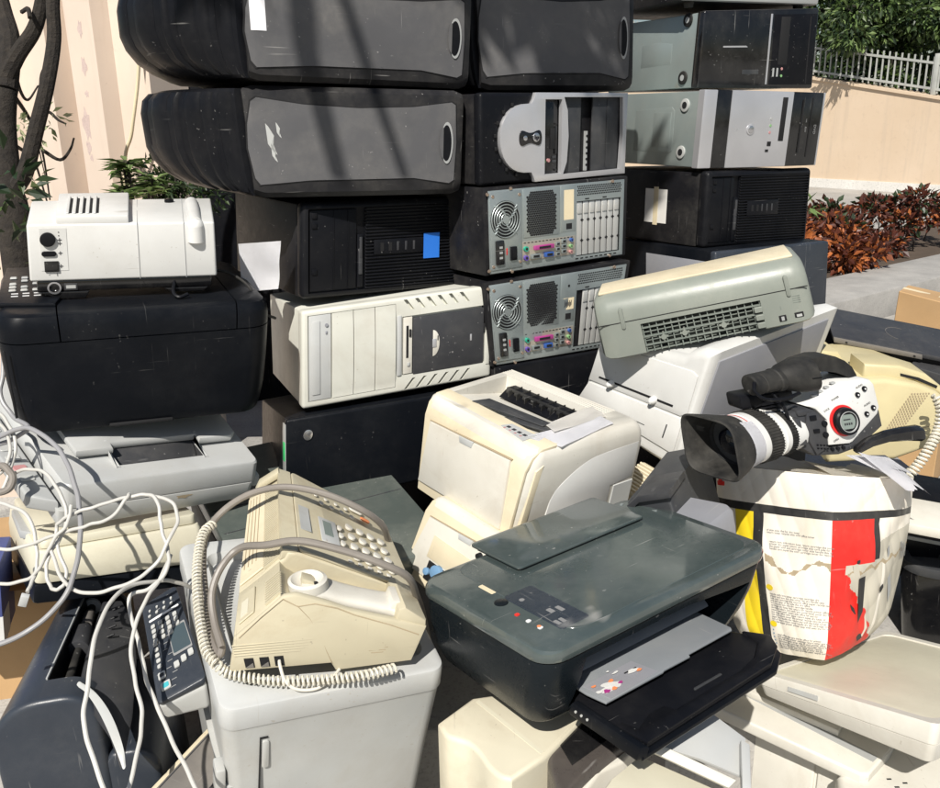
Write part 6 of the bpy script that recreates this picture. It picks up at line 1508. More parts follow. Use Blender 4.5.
# lens: axis leaves the body to the left, slightly down
o=Vector((X(-.02),-d*.12,h*.27)); ax=Vector((-1,-.20,.085)).normalized()
L=[(-.01,.030),(.0,.034),(.012,.0345),(.018,.0365),(.022,.0365),(.05,.0375)]
def lpart(name,mb,mats,parent=None):
    for v in mb.bm.verts:
        q=v.co-o; k=q.dot(ax); rad=q-ax*k; v.co=o+ax*k*1.37+rad*1.16
    return t.part(name,mb,mats,parent)
b=MB(); b.lathe([(-.03,.028),(0,.033),(.010,.034),(.011,.0355),(.030,.037),(.0305,.0385),(.055,.040),(.0555,.0385),(.062,.0385),(.0625,.0405),(.098,.0415),(.104,.041),(.1045,.0395),(.125,.0395)],o,ax,56); lb=lpart('lens_barrel',b,'white')
def ribring(mb,t0,t1,r,n=56):
    mb.lathe([(t0,r-.003),(t0,r),(t1,r+.0004),(t1,r-.003)],o,ax,n)
    e1=ax.orthogonal().normalized(); e2=ax.cross(e1)
    for i in range(n):
        a=2*PI*i/n; dr=e1*math.cos(a)+e2*math.sin(a); p0=o+ax*t0+dr*(r+.0004); p1=o+ax*t1+dr*(r+.0006)
        mb.cyl(p0,p1,.0011,None,5)
b=MB(); ribring(b,.032,.045,.0395); lpart('zoom_ring',b,'rubber',lb)
b=MB(); ribring(b,.066,.092,.0420); lpart('focus_ring',b,'rubber',lb)
b=MB(); b.lathe([(.1085,.0401),(.1085,.0405),(.1095,.0405),(.1095,.0401)],o,ax,56); lpart('red_line',b,'redr',lb)
b=MB(); b.lathe([(.120,0),(.120,.036),(.127,.037)],o,ax,40); b.lathe([(.122,.022),(.128,.020),(.131,.012),(.132,0)],o,ax,36,1); lpart('front_glass',b,['darkp','glass'],lb)
# squarish hood
def sqring(tt,rw,rh,n=40,p=.45):
    e2=Vector((0,0,1))-ax*ax.z; e2.normalize(); e1=ax.cross(e2); R=[]
    for i in range(n):
        a=2*PI*i/n; ca,sa=math.cos(a),math.sin(a); R.append(o+ax*tt+e1*(math.copysign(abs(ca)**p,ca)*rw)+e2*(math.copysign(abs(sa)**p,sa)*rh))
    return R
b=MB(); b.loft([sqring(.118,.036,.036,p=1),sqring(.118,.0415,.0415,p=1),sqring(.128,.043,.043,p=.85),sqring(.142,.045,.045,p=.6),sqring(.165,.0475,.0485,p=.42),sqring(.168,.048,.049,p=.42),sqring(.169,.0455,.0465,p=.42),sqring(.167,.0435,.0445,p=.42),sqring(.145,.041,.041,p=.55),sqring(.128,.038,.038,p=.85),sqring(.121,.036,.036,p=1)],cap=False); hd=lpart('lens_hood',b,'rubber')
b=MB(); 
e2=(Vector((0,0,1))-ax*ax.z).normalized(); e1=ax.cross(e2)
b.grid(lambda u,v:o+ax*(.105+.026*v)+(e1*(-math.cos(-1.0+2.0*u))+e2*math.sin(-1.0+2.0*u)*1.0)*( .0425+.004*v)*(1),12,4,th=.0008)
b.grid(lambda u,v:o+ax*(.105+.026*v)+(e1*(math.cos(-1.0+2.0*u))+e2*math.sin(-1.0+2.0*u)*1.0)*( .0425+.004*v)*(1),12,4,th=.0008)
lpart('hood_label',b,'paper')
# microphone / viewfinder above
b=MB(); m0=Vector((X(-.62),-d*.45,h*1.16)); m1=Vector((X(-.0),-d*.30,h*1.12))
md=(m1-m0).normalized()
b.lathe([(-.002,0),(-.002,.016),(.0,.0195),(.004,.020),(.020,.020),(.021,.0185),(.024,.0185),(.025,.020),(.06,.0205),(.062,.0225),(.072,.0225),(.074,.0205),(.09,.021)],m0,md,32); mc=t.part('microphone',b,'rubber')
b=MB(); pz=m0+md*.085
b.loft([[pz+Vector((x,-.022*k*ca,.026*k2*sa+.003)) for ca,sa in [(math.copysign(abs(math.cos(a))**.8,math.cos(a)),math.copysign(abs(math.sin(a))**.8,math.sin(a))) for a in [2*PI*i/24 for i in range(24)]]] for x,k,k2 in ((-.012,.85,.7),(0,1.15,.95),(.02,1.4,1.15),(.035,1.5,1.22),(.055,1.5,1.22),(.057,1.4,1.12))])
vf=t.part('viewfinder',b,'rubber')
b=MB(); b.box(pz.x+.035,pz.y-.0345,pz.z+.004,pz.x+.055,pz.y-.033,pz.z+.0052,0); b.box(pz.x-.1,-d*.3,h*.75,pz.x+.02,d*.1,h*.98,.006); 
for i in range(7): b.box(pz.x-.055+.0*i,-d*.32,h*.66+.006*i,pz.x-.012,d*.0,h*.66+.006*i+.003,.001,1)
t.part('front_housing',b,'black')
b=MB(); b.tube(spline([m0+Vector((.0,-.012,.008)),m0+Vector((-.008,-.018,-.006)),m0+Vector((.006,-.024,-.022)),m0+Vector((.05,-.022,-.030)),m0+Vector((.09,-.016,-.026))],8),.0035,8)
b.tube(spline([Vector((X(-.32),-d*.40,h*.95)),Vector((X(-.28),-d*.55,h*.75)),Vector((X(-.25),-d*.55,h*.5)),Vector((X(-.15),-d*.5,h*.3))],8),.0030,8); t.part('microphone_lead',b,'black',mc)
b=MB(); b.box(X(-.22),-d*.55,h*.10,X(-.06),-d*.42,h*.32,.004); b.box(X(-.17),-d*.56,h*.30,X(-.10),-d*.45,h*.55,.003); b.box(X(-.10),-d*.50,h*.55,X(.06),-d*.3,h*.66,.004); t.part('lens_mount',b,'dgrey')

# ================================================================== lower right scanner and printers
t=Thing('flatbed_scanner','large cream flatbed scanner lid carrying the printed carton, bottom right','scanner','SR')
w,d,h=t.w,t.d,t.h
b=MB(); b.loft([[(x*k,y*k,z) for x,y in rrect(-w/2,-d/2,w/2,d/2,.012,4)] for z,k in ((-.012,.955),(-.008,.965),(h*.35,.99),(h*.36,.985),(h*.38,.985),(h*.39,.995),(h*.92,1),(h,.99))])
c=MB(); c.rr(-w*.455,-d*.455,w*.455,d*.455,'z',h-.006,h+.01,.02,0); b=cut(b,c); bd=t.part('body',b,'offw')
b=MB(); b.rr(-w*.452,-d*.452,w*.452,d*.452,'z',h-.0058,h-.003,.02,.001); t.part('top_sheet',b,'fgrey',bd)
b=MB(); b.box(-w*.3,-d*.5-.0012,h*.55,-w*.12,-d*.49,h*.75,.0,1); t.part('side_label',b,'lgrey',bd)
b=MB()
for y in (-.3,.0,.3): b.cyl((-w*.5-.0008,d*y,h*.65),(-w*.5+.004,d*y,h*.65),.0035,None,12)
t.part('screws',b,'mgrey',bd)
b=MB(); b.prism([(w*.28,-.001),(w*.31,h*.2),(w*.47,h*.22),(w*.47,-.001)],'y',-d/2*.985-.001,-d/2*.96,.0015); b.bm.free()

q=atz(800,720,.42)
t=Thing('laser_printer','pale printer with a long ledge under the cream flatbed scanner, bottom right','printer',loc=(q.x,q.y,G0),dim=(1,1,1))
b=MB(); b.prism(zpoly(t,[(668,668),(760,640),(960,690),(920,745),(866,772)],.40),'z',0,Z(.40),.006,3); bd=t.part('body',b,'offw')
b=MB(); b.prism(zpoly(t,[(690,655),(775,668),(896,741),(890,752),(869,775),(860,775),(682,692)],.425),'z',Z(.402),Z(.428),.005,3); t.part('ledge',b,'offw')
b=MB(); b.prism(zpoly(t,[(735,664),(775,672),(846,722),(838,736),(730,688)],.43),'z',Z(.428),Z(.442),.003,2); t.part('upper_step',b,'offw')
b=MB(); P_=zpoly(t,[(700,672),(706,668),(878,757),(873,762)],.428); b.prism(P_,'z',Z(.4278),Z(.4286)); t.part('ledge_groove',b,'mgrey')
def sdoor(x0,x1):
    f=lambda x:atz(668+x*198,668+x*104,.40)
    a_=t.M.inverted()@f(x0); c_=t.M.inverted()@f(x1); dr_=(c_-a_); dr_.z=0; L_0=dr_.length; dr_.normalize(); nn_=Vector((dr_.y,-dr_.x,0))
    if nn_.y>0: nn_=-nn_
    Mx=Matrix(((dr_.x,-nn_.x,0,a_.x),(dr_.y,-nn_.y,0,a_.y),(0,0,1,0),(0,0,0,1)))
    b=MB(); b.box(0,-.006,Z(.16),L_0,.002,Z(.385),.005,3,0,Mx); return b
for x0,x1 in ((.02,.40),(.415,.76),(.775,.97)): t.part('side_door',sdoor(x0,x1),'offw')
b=MB(); b.prism(zpoly(t,[(836,778),(848,768),(915,735),(935,745),(950,760),(950,850),(860,850),(840,810)],.405),'z',0,Z(.41),.012,4); nb=t.part('end_housing',b,'offw')
b=MB()
for px,py in ((889,779),(905,783),(897,787)):
    p_=t.M.inverted()@atz(px,py,.41); b.box(p_.x-.004,p_.y-.0015,Z(.409),p_.x+.004,p_.y+.0015,Z(.4106),0)
t.part('vent_slots',b,'dark',nb)
q=atz(700,750,.5)
t=Thing('paper_tray','pale grey open paper tray standing askew below the black tray','tray',loc=(q.x,q.y,.45),dim=(1,1,1))
platepart(t,'side_panel',[at(645,742,1.19),at(672,712,1.24),at(706,708,1.26),at(746,738,1.24),at(742,776,1.20),at(700,758,1.19)],.006,'lgrey2',None,.0015)
platepart(t,'end_wall',[at(741,739,1.225),at(750,744,1.22),at(752,805,1.14),at(743,805,1.14)],.012,'lgrey2',None,.0015)
platepart(t,'floor_rail',[at(636,744,1.175),at(648,738,1.18),at(737,780,1.165),at(729,788,1.16)],.010,'offw',None,.0015)
b=MB(); iv=t.M.inverted()
for px,py in ((735,772),(738,778)): p_=iv@at(px,py,1.18); b.box(p_.x-.0018,p_.y-.002,p_.z-.0018,p_.x+.0018,p_.y+.002,p_.z+.0018,0)
b.bm.free()
q=atz(650,790,.5)
t=Thing('printer_cover','flat cream printer cover at the bottom edge, left of the pale grey tray','cover',loc=(q.x,q.y,.40),dim=(1,1,1))
platepart(t,'cover',[at(596,800,1.12),at(612,778,1.15),at(640,755,1.19),at(730,795,1.17),at(720,830,1.10),at(600,830,1.08)],.015,'fgrey',None,.003)
b=MB(); q=at(652,725,1.18); b.lathe([(0,0),(.001,.012),(.010,.014),(.018,.011),(.022,0)],q-Vector((0,0,.01)),(.3,-.2,1),14,sq=None); single('crumpled_tape',b,'lgrey','crumpled grey tape lump below the hinge of the open black tray','tape')

# beige machine beneath the key panel
t=Thing('cream_printer','cream printer corner between the dark inkjet and the light grey office machine, bottom left','printer',loc=(-.405,1.14,.33),rot=(.15,.10,-.45),dim=(.22,.34,.2))
w,d,h=t.w,t.d,t.h
b=MB(); b.box(-w/2,-d/2,0,w/2,d/2,h*.9,.008); t.part('body',b,'creamy'); 
b=MB(); b.box(-w*.42,-d*.1,h*.9,w*.4,d*.48,h*.96,.004); b.box(-w*.2,-d*.45,h*.9,w*.2,-d*.15,h*.93,.003); ldd=t.part('grey_panel',b,'brown')
b=MB(); [b.box(-w*.4+.07*i,-d*.08,h*.96,-w*.39+.07*i,d*.46,h*.963,0) for i in range(3)]; t.part('panel_ribs',b,'dgrey',ldd)
# cardboard & carton at the left edge
p=at(25,640,1.45)
t=Thing('cardboard_box','brown cardboard box at the left edge behind the dark inkjet printer','box',loc=(p.x-.24,p.y+.42,.36),rot=(0,0,.22),dim=(.40,.30,.30))
b=MB(); b.box(-t.w/2,-t.d/2,0,t.w/2,t.d/2,t.h,.002,1); t.part('carton',b,'cardb')
b=MB(); b.grid(lambda u,v:Vector((-.17+.34*u,-.15-.07*v,t.h+.005+.02*v*math.sin(3*u)-.02*v)),10,4,th=.003); t.part('flap',b,'cardb')
p=at(5,540,1.6)
t=Thing('small_carton','small blue and white carton at the left edge beside the cream scanner','box',loc=(p.x-.10,p.y,.60),rot=(0,.1,.3),dim=(.14,.12,.16))
b=MB(); b.box(-.07,-.06,0,.07,.06,.16,.002); cb=t.part('carton',b,'bluec'); b=MB(); b.box(-.0705,-.0608,-.001,.0705,.0,.055,0); t.part('white_band',b,'white',cb)
# details on the lower machines
# paper hanging beside the ribbed tower
sheet('paper_sheet','white sheet stuck to the dark side of the tower with the blue sticker',[at(243,292,1.80),at(278,289,1.78),at(281,241,1.76),at(238,244,1.78)],curl=.004,seed=9)

# ================================================================== cables at left
def cab(pts,r,mat,label,name='cable',n=8):
    rr_c=random.Random(len(label)+int(pts[0][0])); sp_=spline([at(*p_) for p_ in pts],n)
    ph=[rr_c.uniform(0,6) for _ in range(6)]
    sp_=[p_+Vector((math.sin(i*.35+ph[0])+.6*math.sin(i*.83+ph[1]),math.sin(i*.31+ph[2]),math.sin(i*.41+ph[3])+.6*math.sin(i*.9+ph[4])))*.0008 for i,p_ in enumerate(sp_)]
    b=MB(); b.tube(sp_,r,10); return single(name,b,mat,label,'cable')
cab([(-12,465,1.52),(8,478,1.50),(22,500,1.46),(35,530,1.42),(36,560,1.40),(30,600,1.36),(28,640,1.34),(-12,640,1.32)] if False else [(-12,501,1.46),(10,505,1.44),(28,518,1.42),(36,540,1.41),(37,560,1.40),(33,580,1.38),(28,592,1.36)],.0030,'cable','short white network cable ending in a clear plug, left edge')
b=MB(); q=at(24,600,1.35); q2=at(28,590,1.36); b.box(-.006,-.004,-.011,.006,.004,.011,.001); bm_=b.bm; bmesh.ops.transform(bm_,matrix=Matrix.Translation(q)@Euler((.3,.4,.3)).to_matrix().to_4x4(),verts=bm_.verts); single('network_plug',b,'lgrey2','clear plug at the end of the short white network cable','plug')
cab([(12,476,1.48),(22,470,1.47),(38,470,1.45),(52,480,1.43),(62,497,1.41),(66,520,1.40),(60,540,1.39),(50,552,1.385),(47,566,1.38),(48,582,1.37),(54,590,1.36),(62,586,1.36),(66,572,1.37),(58,548,1.385),(56,530,1.40),(62,520,1.395),(78,512,1.39),(100,505,1.39),(125,498,1.39),(145,494,1.39),(156,500,1.38),(160,515,1.37),(163,535,1.36),(168,552,1.35),(168,568,1.33),(150,588,1.31),(130,598,1.30),(135,632,1.28),(143,660,1.26),(150,690,1.25),(165,725,1.22),(185,765,1.18),(200,800,1.16)],.0029,'cable','long white cable looping over the scanners and down past the key panel')
cab([(-12,583,1.40),(10,583,1.39),(30,578,1.385),(44,560,1.38),(55,538,1.38),(68,522,1.38),(72,505,1.385)],.0028,'cable','white cable running along the left edge above the cardboard')
cab([(-12,548,1.42),(10,549,1.41),(40,541,1.40),(70,530,1.385),(90,525,1.38),(110,518,1.375),(125,500,1.38),(130,493,1.39)],.0028,'cable','white cable crossing in front of the cream scanner')
cab([(50,548,1.385),(60,575,1.36),(75,590,1.34),(100,592,1.33),(125,585,1.33),(145,573,1.33),(158,562,1.335),(168,540,1.35),(178,522,1.375),(172,503,1.39),(150,495,1.39)],.0029,'cable','white cable sagging between the scanners and the key panel')
cab([(196,588,1.39),(180,583,1.36),(158,581,1.33),(130,586,1.29),(108,605,1.24),(95,640,1.19),(88,680,1.15),(84,720,1.12),(92,755,1.10),(108,800,1.08)],.0030,'cable','white cable arching down over the dark inkjet printer at bottom left')
cab([(170,555,1.36),(160,580,1.32),(145,600,1.29),(132,640,1.25),(135,680,1.22),(142,715,1.20),(138,750,1.17),(125,800,1.14)],.0028,'cable','white cable hanging between the inkjet cover and the key panel')
cab([(-12,330,1.58),(2,345,1.56),(3,375,1.55),(0,395,1.54),(12,415,1.53),(28,428,1.50),(10,440,1.52),(-12,448,1.52)],.0040,'cableg','grey cable hanging down the left edge beside the big black printer')
cab([(-12,445,1.52),(5,434,1.50),(25,428,1.48),(45,436,1.46),(62,455,1.44),(74,480,1.42),(79,510,1.40),(80,545,1.37),(72,580,1.34),(58,605,1.32),(30,630,1.30),(-12,648,1.29)],.0040,'cableg','thick grey cable arching over the scanners at left')
cab([(-12,405,1.54),(6,420,1.52),(15,440,1.50),(12,465,1.49),(2,490,1.48),(-12,500,1.48)],.0029,'cable','white cable bundled at the far left below the big black printer')
cab([(-12,418,1.53),(4,428,1.51),(10,448,1.49),(4,470,1.48),(-12,478,1.48)],.0028,'cable','second white cable in the bundle at the far left')
cab([(-12,470,1.48),(2,466,1.47),(12,474,1.46),(8,490,1.455),(-12,492,1.46)],.0060,'cablet','dark taupe cable knot at the far left beside the grey control strip')
cab([(212,270,1.72),(232,274,1.71),(247,285,1.70),(256,300,1.70),(262,312,1.71),(275,318,1.76)],.0028,'black' if False else 'rubber','thin black cable from the projector over the big black printer')
# ================================================================== table-like support
t=Thing('wooden_pallet','wooden pallet under the front of the pile','pallet',loc=(0,1.5,.10),dim=(1,1,1)) if False else None
# ================================================================== setting
def surf(name,build,tex=True):
    m,n,p=nt(name); tc=n.nodes.new('ShaderNodeTexCoord'); v=tc.outputs['Object']; build(n,p,v); M[name]=m; return m
def conc(n,p,v,a=(.30,.29,.27),b_=(.42,.41,.38),s=3,sp=60):
    c=mixc(n,ramp(n,noise(n,v,s,6,.65),.3,.7),a,b_); c=mixc(n,ramp(n,noise(n,v,sp,3,.7),.5,.72,0,.5),c,tuple(x*.45 for x in a))
    n.links.new(c,p.inputs['Base Color']); p.inputs['Roughness'].default_value=.85
    b=n.nodes.new('ShaderNodeBump'); b.inputs['Strength'].default_value=.5; b.inputs['Distance'].default_value=.004; n.links.new(noise(n,v,sp,4,.7),b.inputs['Height']); n.links.new(b.outputs[0],p.inputs['Normal'])
surf('paving',lambda n,p,v:conc(n,p,v,(.30,.285,.26),(.42,.40,.37),1.5,40))
surf('granite',lambda n,p,v:conc(n,p,v,(.28,.27,.255),(.40,.385,.36),5,110))
def wallb(n,p,v):
    c=mixc(n,ramp(n,noise(n,v,.8,6,.65),.3,.72),(.58,.45,.32),(.64,.51,.38)); c=mixc(n,ramp(n,noise(n,v,9,5,.7),.55,.75,0,.5),c,(.46,.35,.26))
    mp=n.nodes.new('ShaderNodeMapping'); mp.inputs['Scale'].default_value=(5,5,.35); n.links.new(v,mp.inputs[0]); c=mixc(n,ramp(n,noise(n,mp.outputs[0],1.2,6,.7),.52,.72,0,.4),c,(.44,.36,.28))
    n.links.new(c,p.inputs['Base Color']); p.inputs['Roughness'].default_value=.85
surf('peach_render',wallb)
surf('white_band',lambda n,p,v:conc(n,p,v,(.62,.60,.56),(.72,.70,.66),2,30))
def metalw(n,p,v):
    c=mixc(n,ramp(n,noise(n,v,1.6,6,.65,.4),.3,.72),(.58,.48,.40),(.66,.56,.47))
    mp=n.nodes.new('ShaderNodeMapping'); mp.inputs['Scale'].default_value=(14,14,1.2); n.links.new(v,mp.inputs[0])
    c=mixc(n,ramp(n,noise(n,mp.outputs[0],1,5,.7),.55,.75,0,.35),c,(.50,.38,.30))
    c=mixc(n,ramp(n,noise(n,v,22,4,.7),.66,.74,0,.4),c,(.42,.32,.27))
    n.links.new(c,p.inputs['Base Color']); p.inputs['Roughness'].default_value=.5
surf('cream_metal',metalw); surf('flaked_paint',lambda n,p,v:conc(n,p,v,(.46,.36,.33),(.56,.45,.41),20,90))
def bark(n,p,v):
    c=mixc(n,ramp(n,noise(n,v,30,6,.7,.5),.3,.7),(.009,.007,.006),(.035,.028,.021)); n.links.new(c,p.inputs['Base Color']); p.inputs['Roughness'].default_value=.9
    b=n.nodes.new('ShaderNodeBump'); b.inputs['Distance'].default_value=.01; n.links.new(noise(n,v,45,6,.7),b.inputs['Height']); n.links.new(b.outputs[0],p.inputs['Normal'])
surf('bark',bark)
def leafm(name,a,b_,rough=.45,tr=.25):
    m,n,p=nt(name); g=n.nodes.new('ShaderNodeNewGeometry'); r=n.nodes.new('ShaderNodeTexCoord')
    c=mixc(n,g.outputs['Random Per Island'],a,b_); n.links.new(c,p.inputs['Base Color']); p.inputs['Roughness'].default_value=rough
    t=n.nodes.new('ShaderNodeBsdfTranslucent'); n.links.new(c,t.inputs[0]); mx=n.nodes.new('ShaderNodeMixShader'); mx.inputs[0].default_value=tr
    o=[x for x in n.nodes if x.type=='OUTPUT_MATERIAL'][0]; n.links.new(p.outputs[0],mx.inputs[1]); n.links.new(t.outputs[0],mx.inputs[2]); n.links.new(mx.outputs[0],o.inputs[0]); M[name]=m
leafm('leaf_green',(.025,.05,.012),(.085,.13,.035)); leafm('leaf_dark',(.012,.028,.012),(.035,.06,.022)); leafm('leaf_red',(.20,.055,.018),(.50,.16,.045)); leafm('leaf_maroon',(.045,.014,.010),(.13,.035,.018))
leafm('leaf_light',(.10,.17,.05),(.22,.30,.11)); leafm('leaf_pale',(.20,.26,.12),(.40,.42,.26))
def leaf(bm,p,dr,nn,L,W,mi):
    dr=dr.normalized(); s=dr.cross(nn); 
    if s.length<1e-4: s=dr.orthogonal()
    s.normalize(); nn=s.cross(dr)
    a=bm.verts.new(p); b1=bm.verts.new(p+dr*L*.45+s*W*.5+nn*L*.04); c=bm.verts.new(p+dr*L-nn*L*.12); b2=bm.verts.new(p+dr*L*.45-s*W*.5+nn*L*.04); m_=bm.verts.new(p+dr*L*.5-nn*L*.05)
    for f in ((a,b1,m_),(b1,c,m_),(c,b2,m_),(b2,a,m_)): bm.faces.new(f).material_index=mi
def rv(r): 
    while True:
        v=Vector((r.uniform(-1,1),r.uniform(-1,1),r.uniform(-1,1)))
        if .05<v.length<1: return v.normalized()
def leaves(mb,centres,rad,n,L,W,mis,r,up=.3,droop=0):
    for k in range(n):
        c,ra=r.choice(centres); v=rv(r); q=Vector(c)+Vector((v.x*ra[0],v.y*ra[1],v.z*ra[2]))*(r.random()**.4)
        dr=(v+rv(r)*.8+Vector((0,0,-droop))).normalized(); nn=(Vector((0,0,1))*up+rv(r)).normalized(); s=r.uniform(.6,1.2)
        leaf(mb.bm,q,dr,nn,L*s,W*s,r.choice(mis) if not callable(mis) else mis(q,r))
G=.10
b=MB(); b.box(-40,-20,G-.3,40,60,G); single('ground',b,'paving',None,None,kind='structure')
b=MB(); b.box(-1.35,1.42,G-.01,1.45,3.1,.385,.01); single('platform',b,'granite',None,None,kind='structure')
# hedge bed and granite kerb on the right
A=atz(835,303,.30); B=atz(940,277,.30); dr=(B-A); dr.z=0; dr.normalize(); nrm=Vector((-dr.y,dr.x,0))
Mk=Matrix(((dr.x,nrm.x,0,A.x),(dr.y,nrm.y,0,A.y),(0,0,1,0),(0,0,0,1)))
b=MB(); b.box(-6,0,G-.05,8,.55,.30,.012,2,0,Mk); single('kerb',b,'granite',None,None,kind='structure')
b=MB(); b.box(-6,.551,G-.05,8,1.9,.27,0,1,0,Mk); M['soil']=plastic('soil',(.07,.05,.035),.9,.3,(.15,.11,.08),0,.2,gs=60); single('planting_bed',b,'soil',None,None,kind='structure')
r=random.Random(21)
t=Thing('hedge','hedge of orange-red and dark leaves beyond the kerb at the right','hedge',loc=(A.x,A.y,.27))
b=MB(); st=MB()
inv=t.M.inverted(); cen=[]
for i in range(95):
    x=r.uniform(-2.6,3.6); y=.62+r.uniform(0,1.05); H=.34+.08*math.sin(x*2.1+1)+.06*math.sin(x*5.3)+ (.08 if x>.5 else 0)
    z=.30+r.uniform(.02,.85)*H; p_=inv@(Mk@Vector((x,y,z))); cen.append((p_,(.16,.17,.11)))
    base=inv@(Mk@Vector((x+r.uniform(-.1,.1),y,.27))); st.tube(spline([base,base.lerp(p_,.5)+Vector((r.uniform(-.05,.05),0,0)),p_,p_+Vector((r.uniform(-.06,.06),r.uniform(-.06,.06),.10))],3),.006,5)
def hm(q,r):
    wq=q.x; k=r.random()+.12+ (.25*math.sin(q.x*2.2+q.z*6)) -(.7 if q.z>.38 else 0)*.5
    lx=(t.M@q-A).dot(dr)
    k-= -.35 if lx<.62 else .35
    return 0 if k>.42 else (1 if k>-.25 else 2)
leaves(b,cen,None,22000,.074,.042,hm,r,.4)
t.part('foliage',b,['leaf_red','leaf_maroon','leaf_dark'],smooth=0)
b=MB()
for lx,z0 in ((-.05,.68),(.2,.60),(.02,.74),(.55,.83)): 
    p_=inv@(Mk@Vector((lx,.62,z0))); leaves(b,[(p_,(.12,.08,.07))],None,16,.12,.05,[0],r,.8)
t.part('young_leaves',b,['leaf_light'],smooth=0); t.part('stems',st,'bark')
# wall beyond
W0=atz(815,187,G); W1=atz(940,195,G); wd=(W1-W0); wd.z=0; L=wd.length; wd.normalize(); wn=Vector((-wd.y,wd.x,0))
if wn.y<0: wn=-wn
Mw=Matrix(((wd.x,wn.x,0,W0.x),(wd.y,wn.y,0,W0.y),(0,0,1,0),(0,0,0,1)))
def topz(px,py,x):
    p_=Mw@Vector((x,0,0)); d=_fw+RT*((px-470)/FPX)-UP*((py-394)/FPX); k=(p_.y)/d.y; return CAMH+d.z*k
z0=topz(819,79,0); z1=topz(940,99,L); sl=(z1-z0)/L
def wz(x): return z0+sl*x
t=Thing('garden_wall','peach rendered wall with a white base strip beyond the hedge at the right','wall',loc=W0,rot=(0,0,math.atan2(wd.y,wd.x)))
X0,X1=-9,6
def slab(b,y0,y1,zb,zt,mi=0): b.loft([[(x,y0,zb(x)),(x,y1,zb(x)),(x,y1,zt(x)),(x,y0,zt(x))] for x in (X0,X1)],True,mi)
b=MB(); slab(b,0,.25,lambda x:-.1,lambda x:wz(x)-G-.05); t.part('wall',b,'peach_render')
b=MB(); slab(b,-.03,.02,lambda x:0,lambda x:.17); t.part('base_strip',b,'white_band')
b=MB(); slab(b,-.04,.29,lambda x:wz(x)-G-.049,lambda x:wz(x)-G); t.part('coping',b,'peach_render')
t=Thing('metal_fence','pale metal picket fence on top of the peach wall','fence',loc=W0,rot=(0,0,math.atan2(wd.y,wd.x)))
M['fencem']=plastic('fence_paint',(.38,.39,.37),.45,.2,(.35,.33,.3),.1)
b=MB(); x=X0
while x<X1:
    z=wz(x)-G; b.box(x,.08,z+.03,x+.024,.10,z+.62,.0); x+=.125
t.part('pickets',b,'fencem',smooth=0)
b=MB(); 
for h0 in (.08,.50): b.loft([[(x,.07,wz(x)-G+h0),(x,.12,wz(x)-G+h0),(x,.12,wz(x)-G+h0+.04),(x,.07,wz(x)-G+h0+.04)] for x in (X0,X1)])
t.part('rail',b,'fencem')
for x in (-6.2,-3.4,-.6,2.2,5): 
    b=MB(); z=wz(x)-G; b.box(x-.04,.05,z,x+.04,.14,z+.68,.005); t.part('post',b,'fencem')
# parked car body seen as dark blue shape behind the fence
M['carblue']=plastic('blue_car_paint',(.015,.03,.09),.25,.1,(.2,.2,.2),0,.01,spec=.7)
pc=Mw@Vector((1.2,3.2,0))
t=Thing('parked_car','dark blue parked car half hidden behind the picket fence','car',loc=(pc.x,pc.y,.75),rot=(0,0,math.atan2(wd.y,wd.x)))
b=MB(); b.prism([(-2.1,.25),(-2.15,.7),(-1.4,.88),(-.75,1.38),(.75,1.42),(1.5,.95),(2.1,.85),(2.15,.3)],'y',-.8,.8,.08,3); bd=t.part('body',b,'carblue')
b=MB(); b.prism([(-1.25,.90),(-.70,1.30),(.68,1.33),(1.3,.95)],'y',-.815,.815,.02,2); t.part('window',b,'glass',bd)
for x in (-1.35,1.3):
    b=MB(); b.cyl((x,-.83,.3),(x,-.6,.3),.32,None,28,0,.03); wh=t.part('wheel',b,'rubber'); b=MB(); b.cyl((x,-.845,.3),(x,-.82,.3),.2,None,20); t.part('rim',b,'chrome',wh)
# dense dark trees beyond the fence
r=random.Random(4)
for i,(lx,ly,nm) in enumerate(((-4.5,4.8,'dark bushy tree beyond the fence, left of the parked car'),(-.5,5.8,'dark bushy tree beyond the fence, behind the parked car'),(3.4,5.2,'dark bushy tree beyond the fence, right of the parked car'))):
    pc=Mw@Vector((lx,ly,0)); t=Thing('tree',nm,'tree',loc=(pc.x,pc.y,G),group='trees beyond the fence')
    b=MB(); b.tube(spline([(0,0,0),(.1,.05,1.2),(-.05,0,2.4),(.1,0,3.6)],5),[.16-.005*k for k in range(16)],9); t.part('trunk',b,'bark')
    b=MB(); cen=[((r.uniform(-1.8,1.8),r.uniform(-1.2,1.2),r.uniform(1.2,4.8)),(.8,.8,.6)) for _ in range(26)]
    leaves(b,cen,None,4200,.30,.16,[0,0,1],r,.4); t.part('crown',b,['leaf_dark','leaf_green'],smooth=0)
# overhanging tree at the top right
T0=Vector((10.9,18.6,G))
t=Thing('tree','leafy green tree whose branches hang over the fence at the top right corner','tree',loc=T0)
r=random.Random(12); inv=Matrix.Translation(-T0)
b=MB(); b.tube(spline([(0,0,0),(-.05,.1,1.0),(.1,0,2.2),(0,0,3.4)],5),[.13-.004*k for k in range(16)],9); t.part('trunk',b,'bark')
cen=[];b=MB(); tips=[]
for k in range(75):
    px=r.uniform(822,990); lim=54+max(0,(px-850))*.34+8*math.sin(px*.09); py=r.uniform(-70,lim-14) ; D=r.uniform(16.0,17.6)
    c=at(px,py,D)-T0; cen.append((c,(.40,.5,.26)))
    if k%3==0: b.tube(spline([(0,0,1.9+r.random()*1.6),c*.5+Vector((0,0,1.5)),c+Vector((0,0,.1)),c],4),[.04-.0022*i for i in range(13)],5)
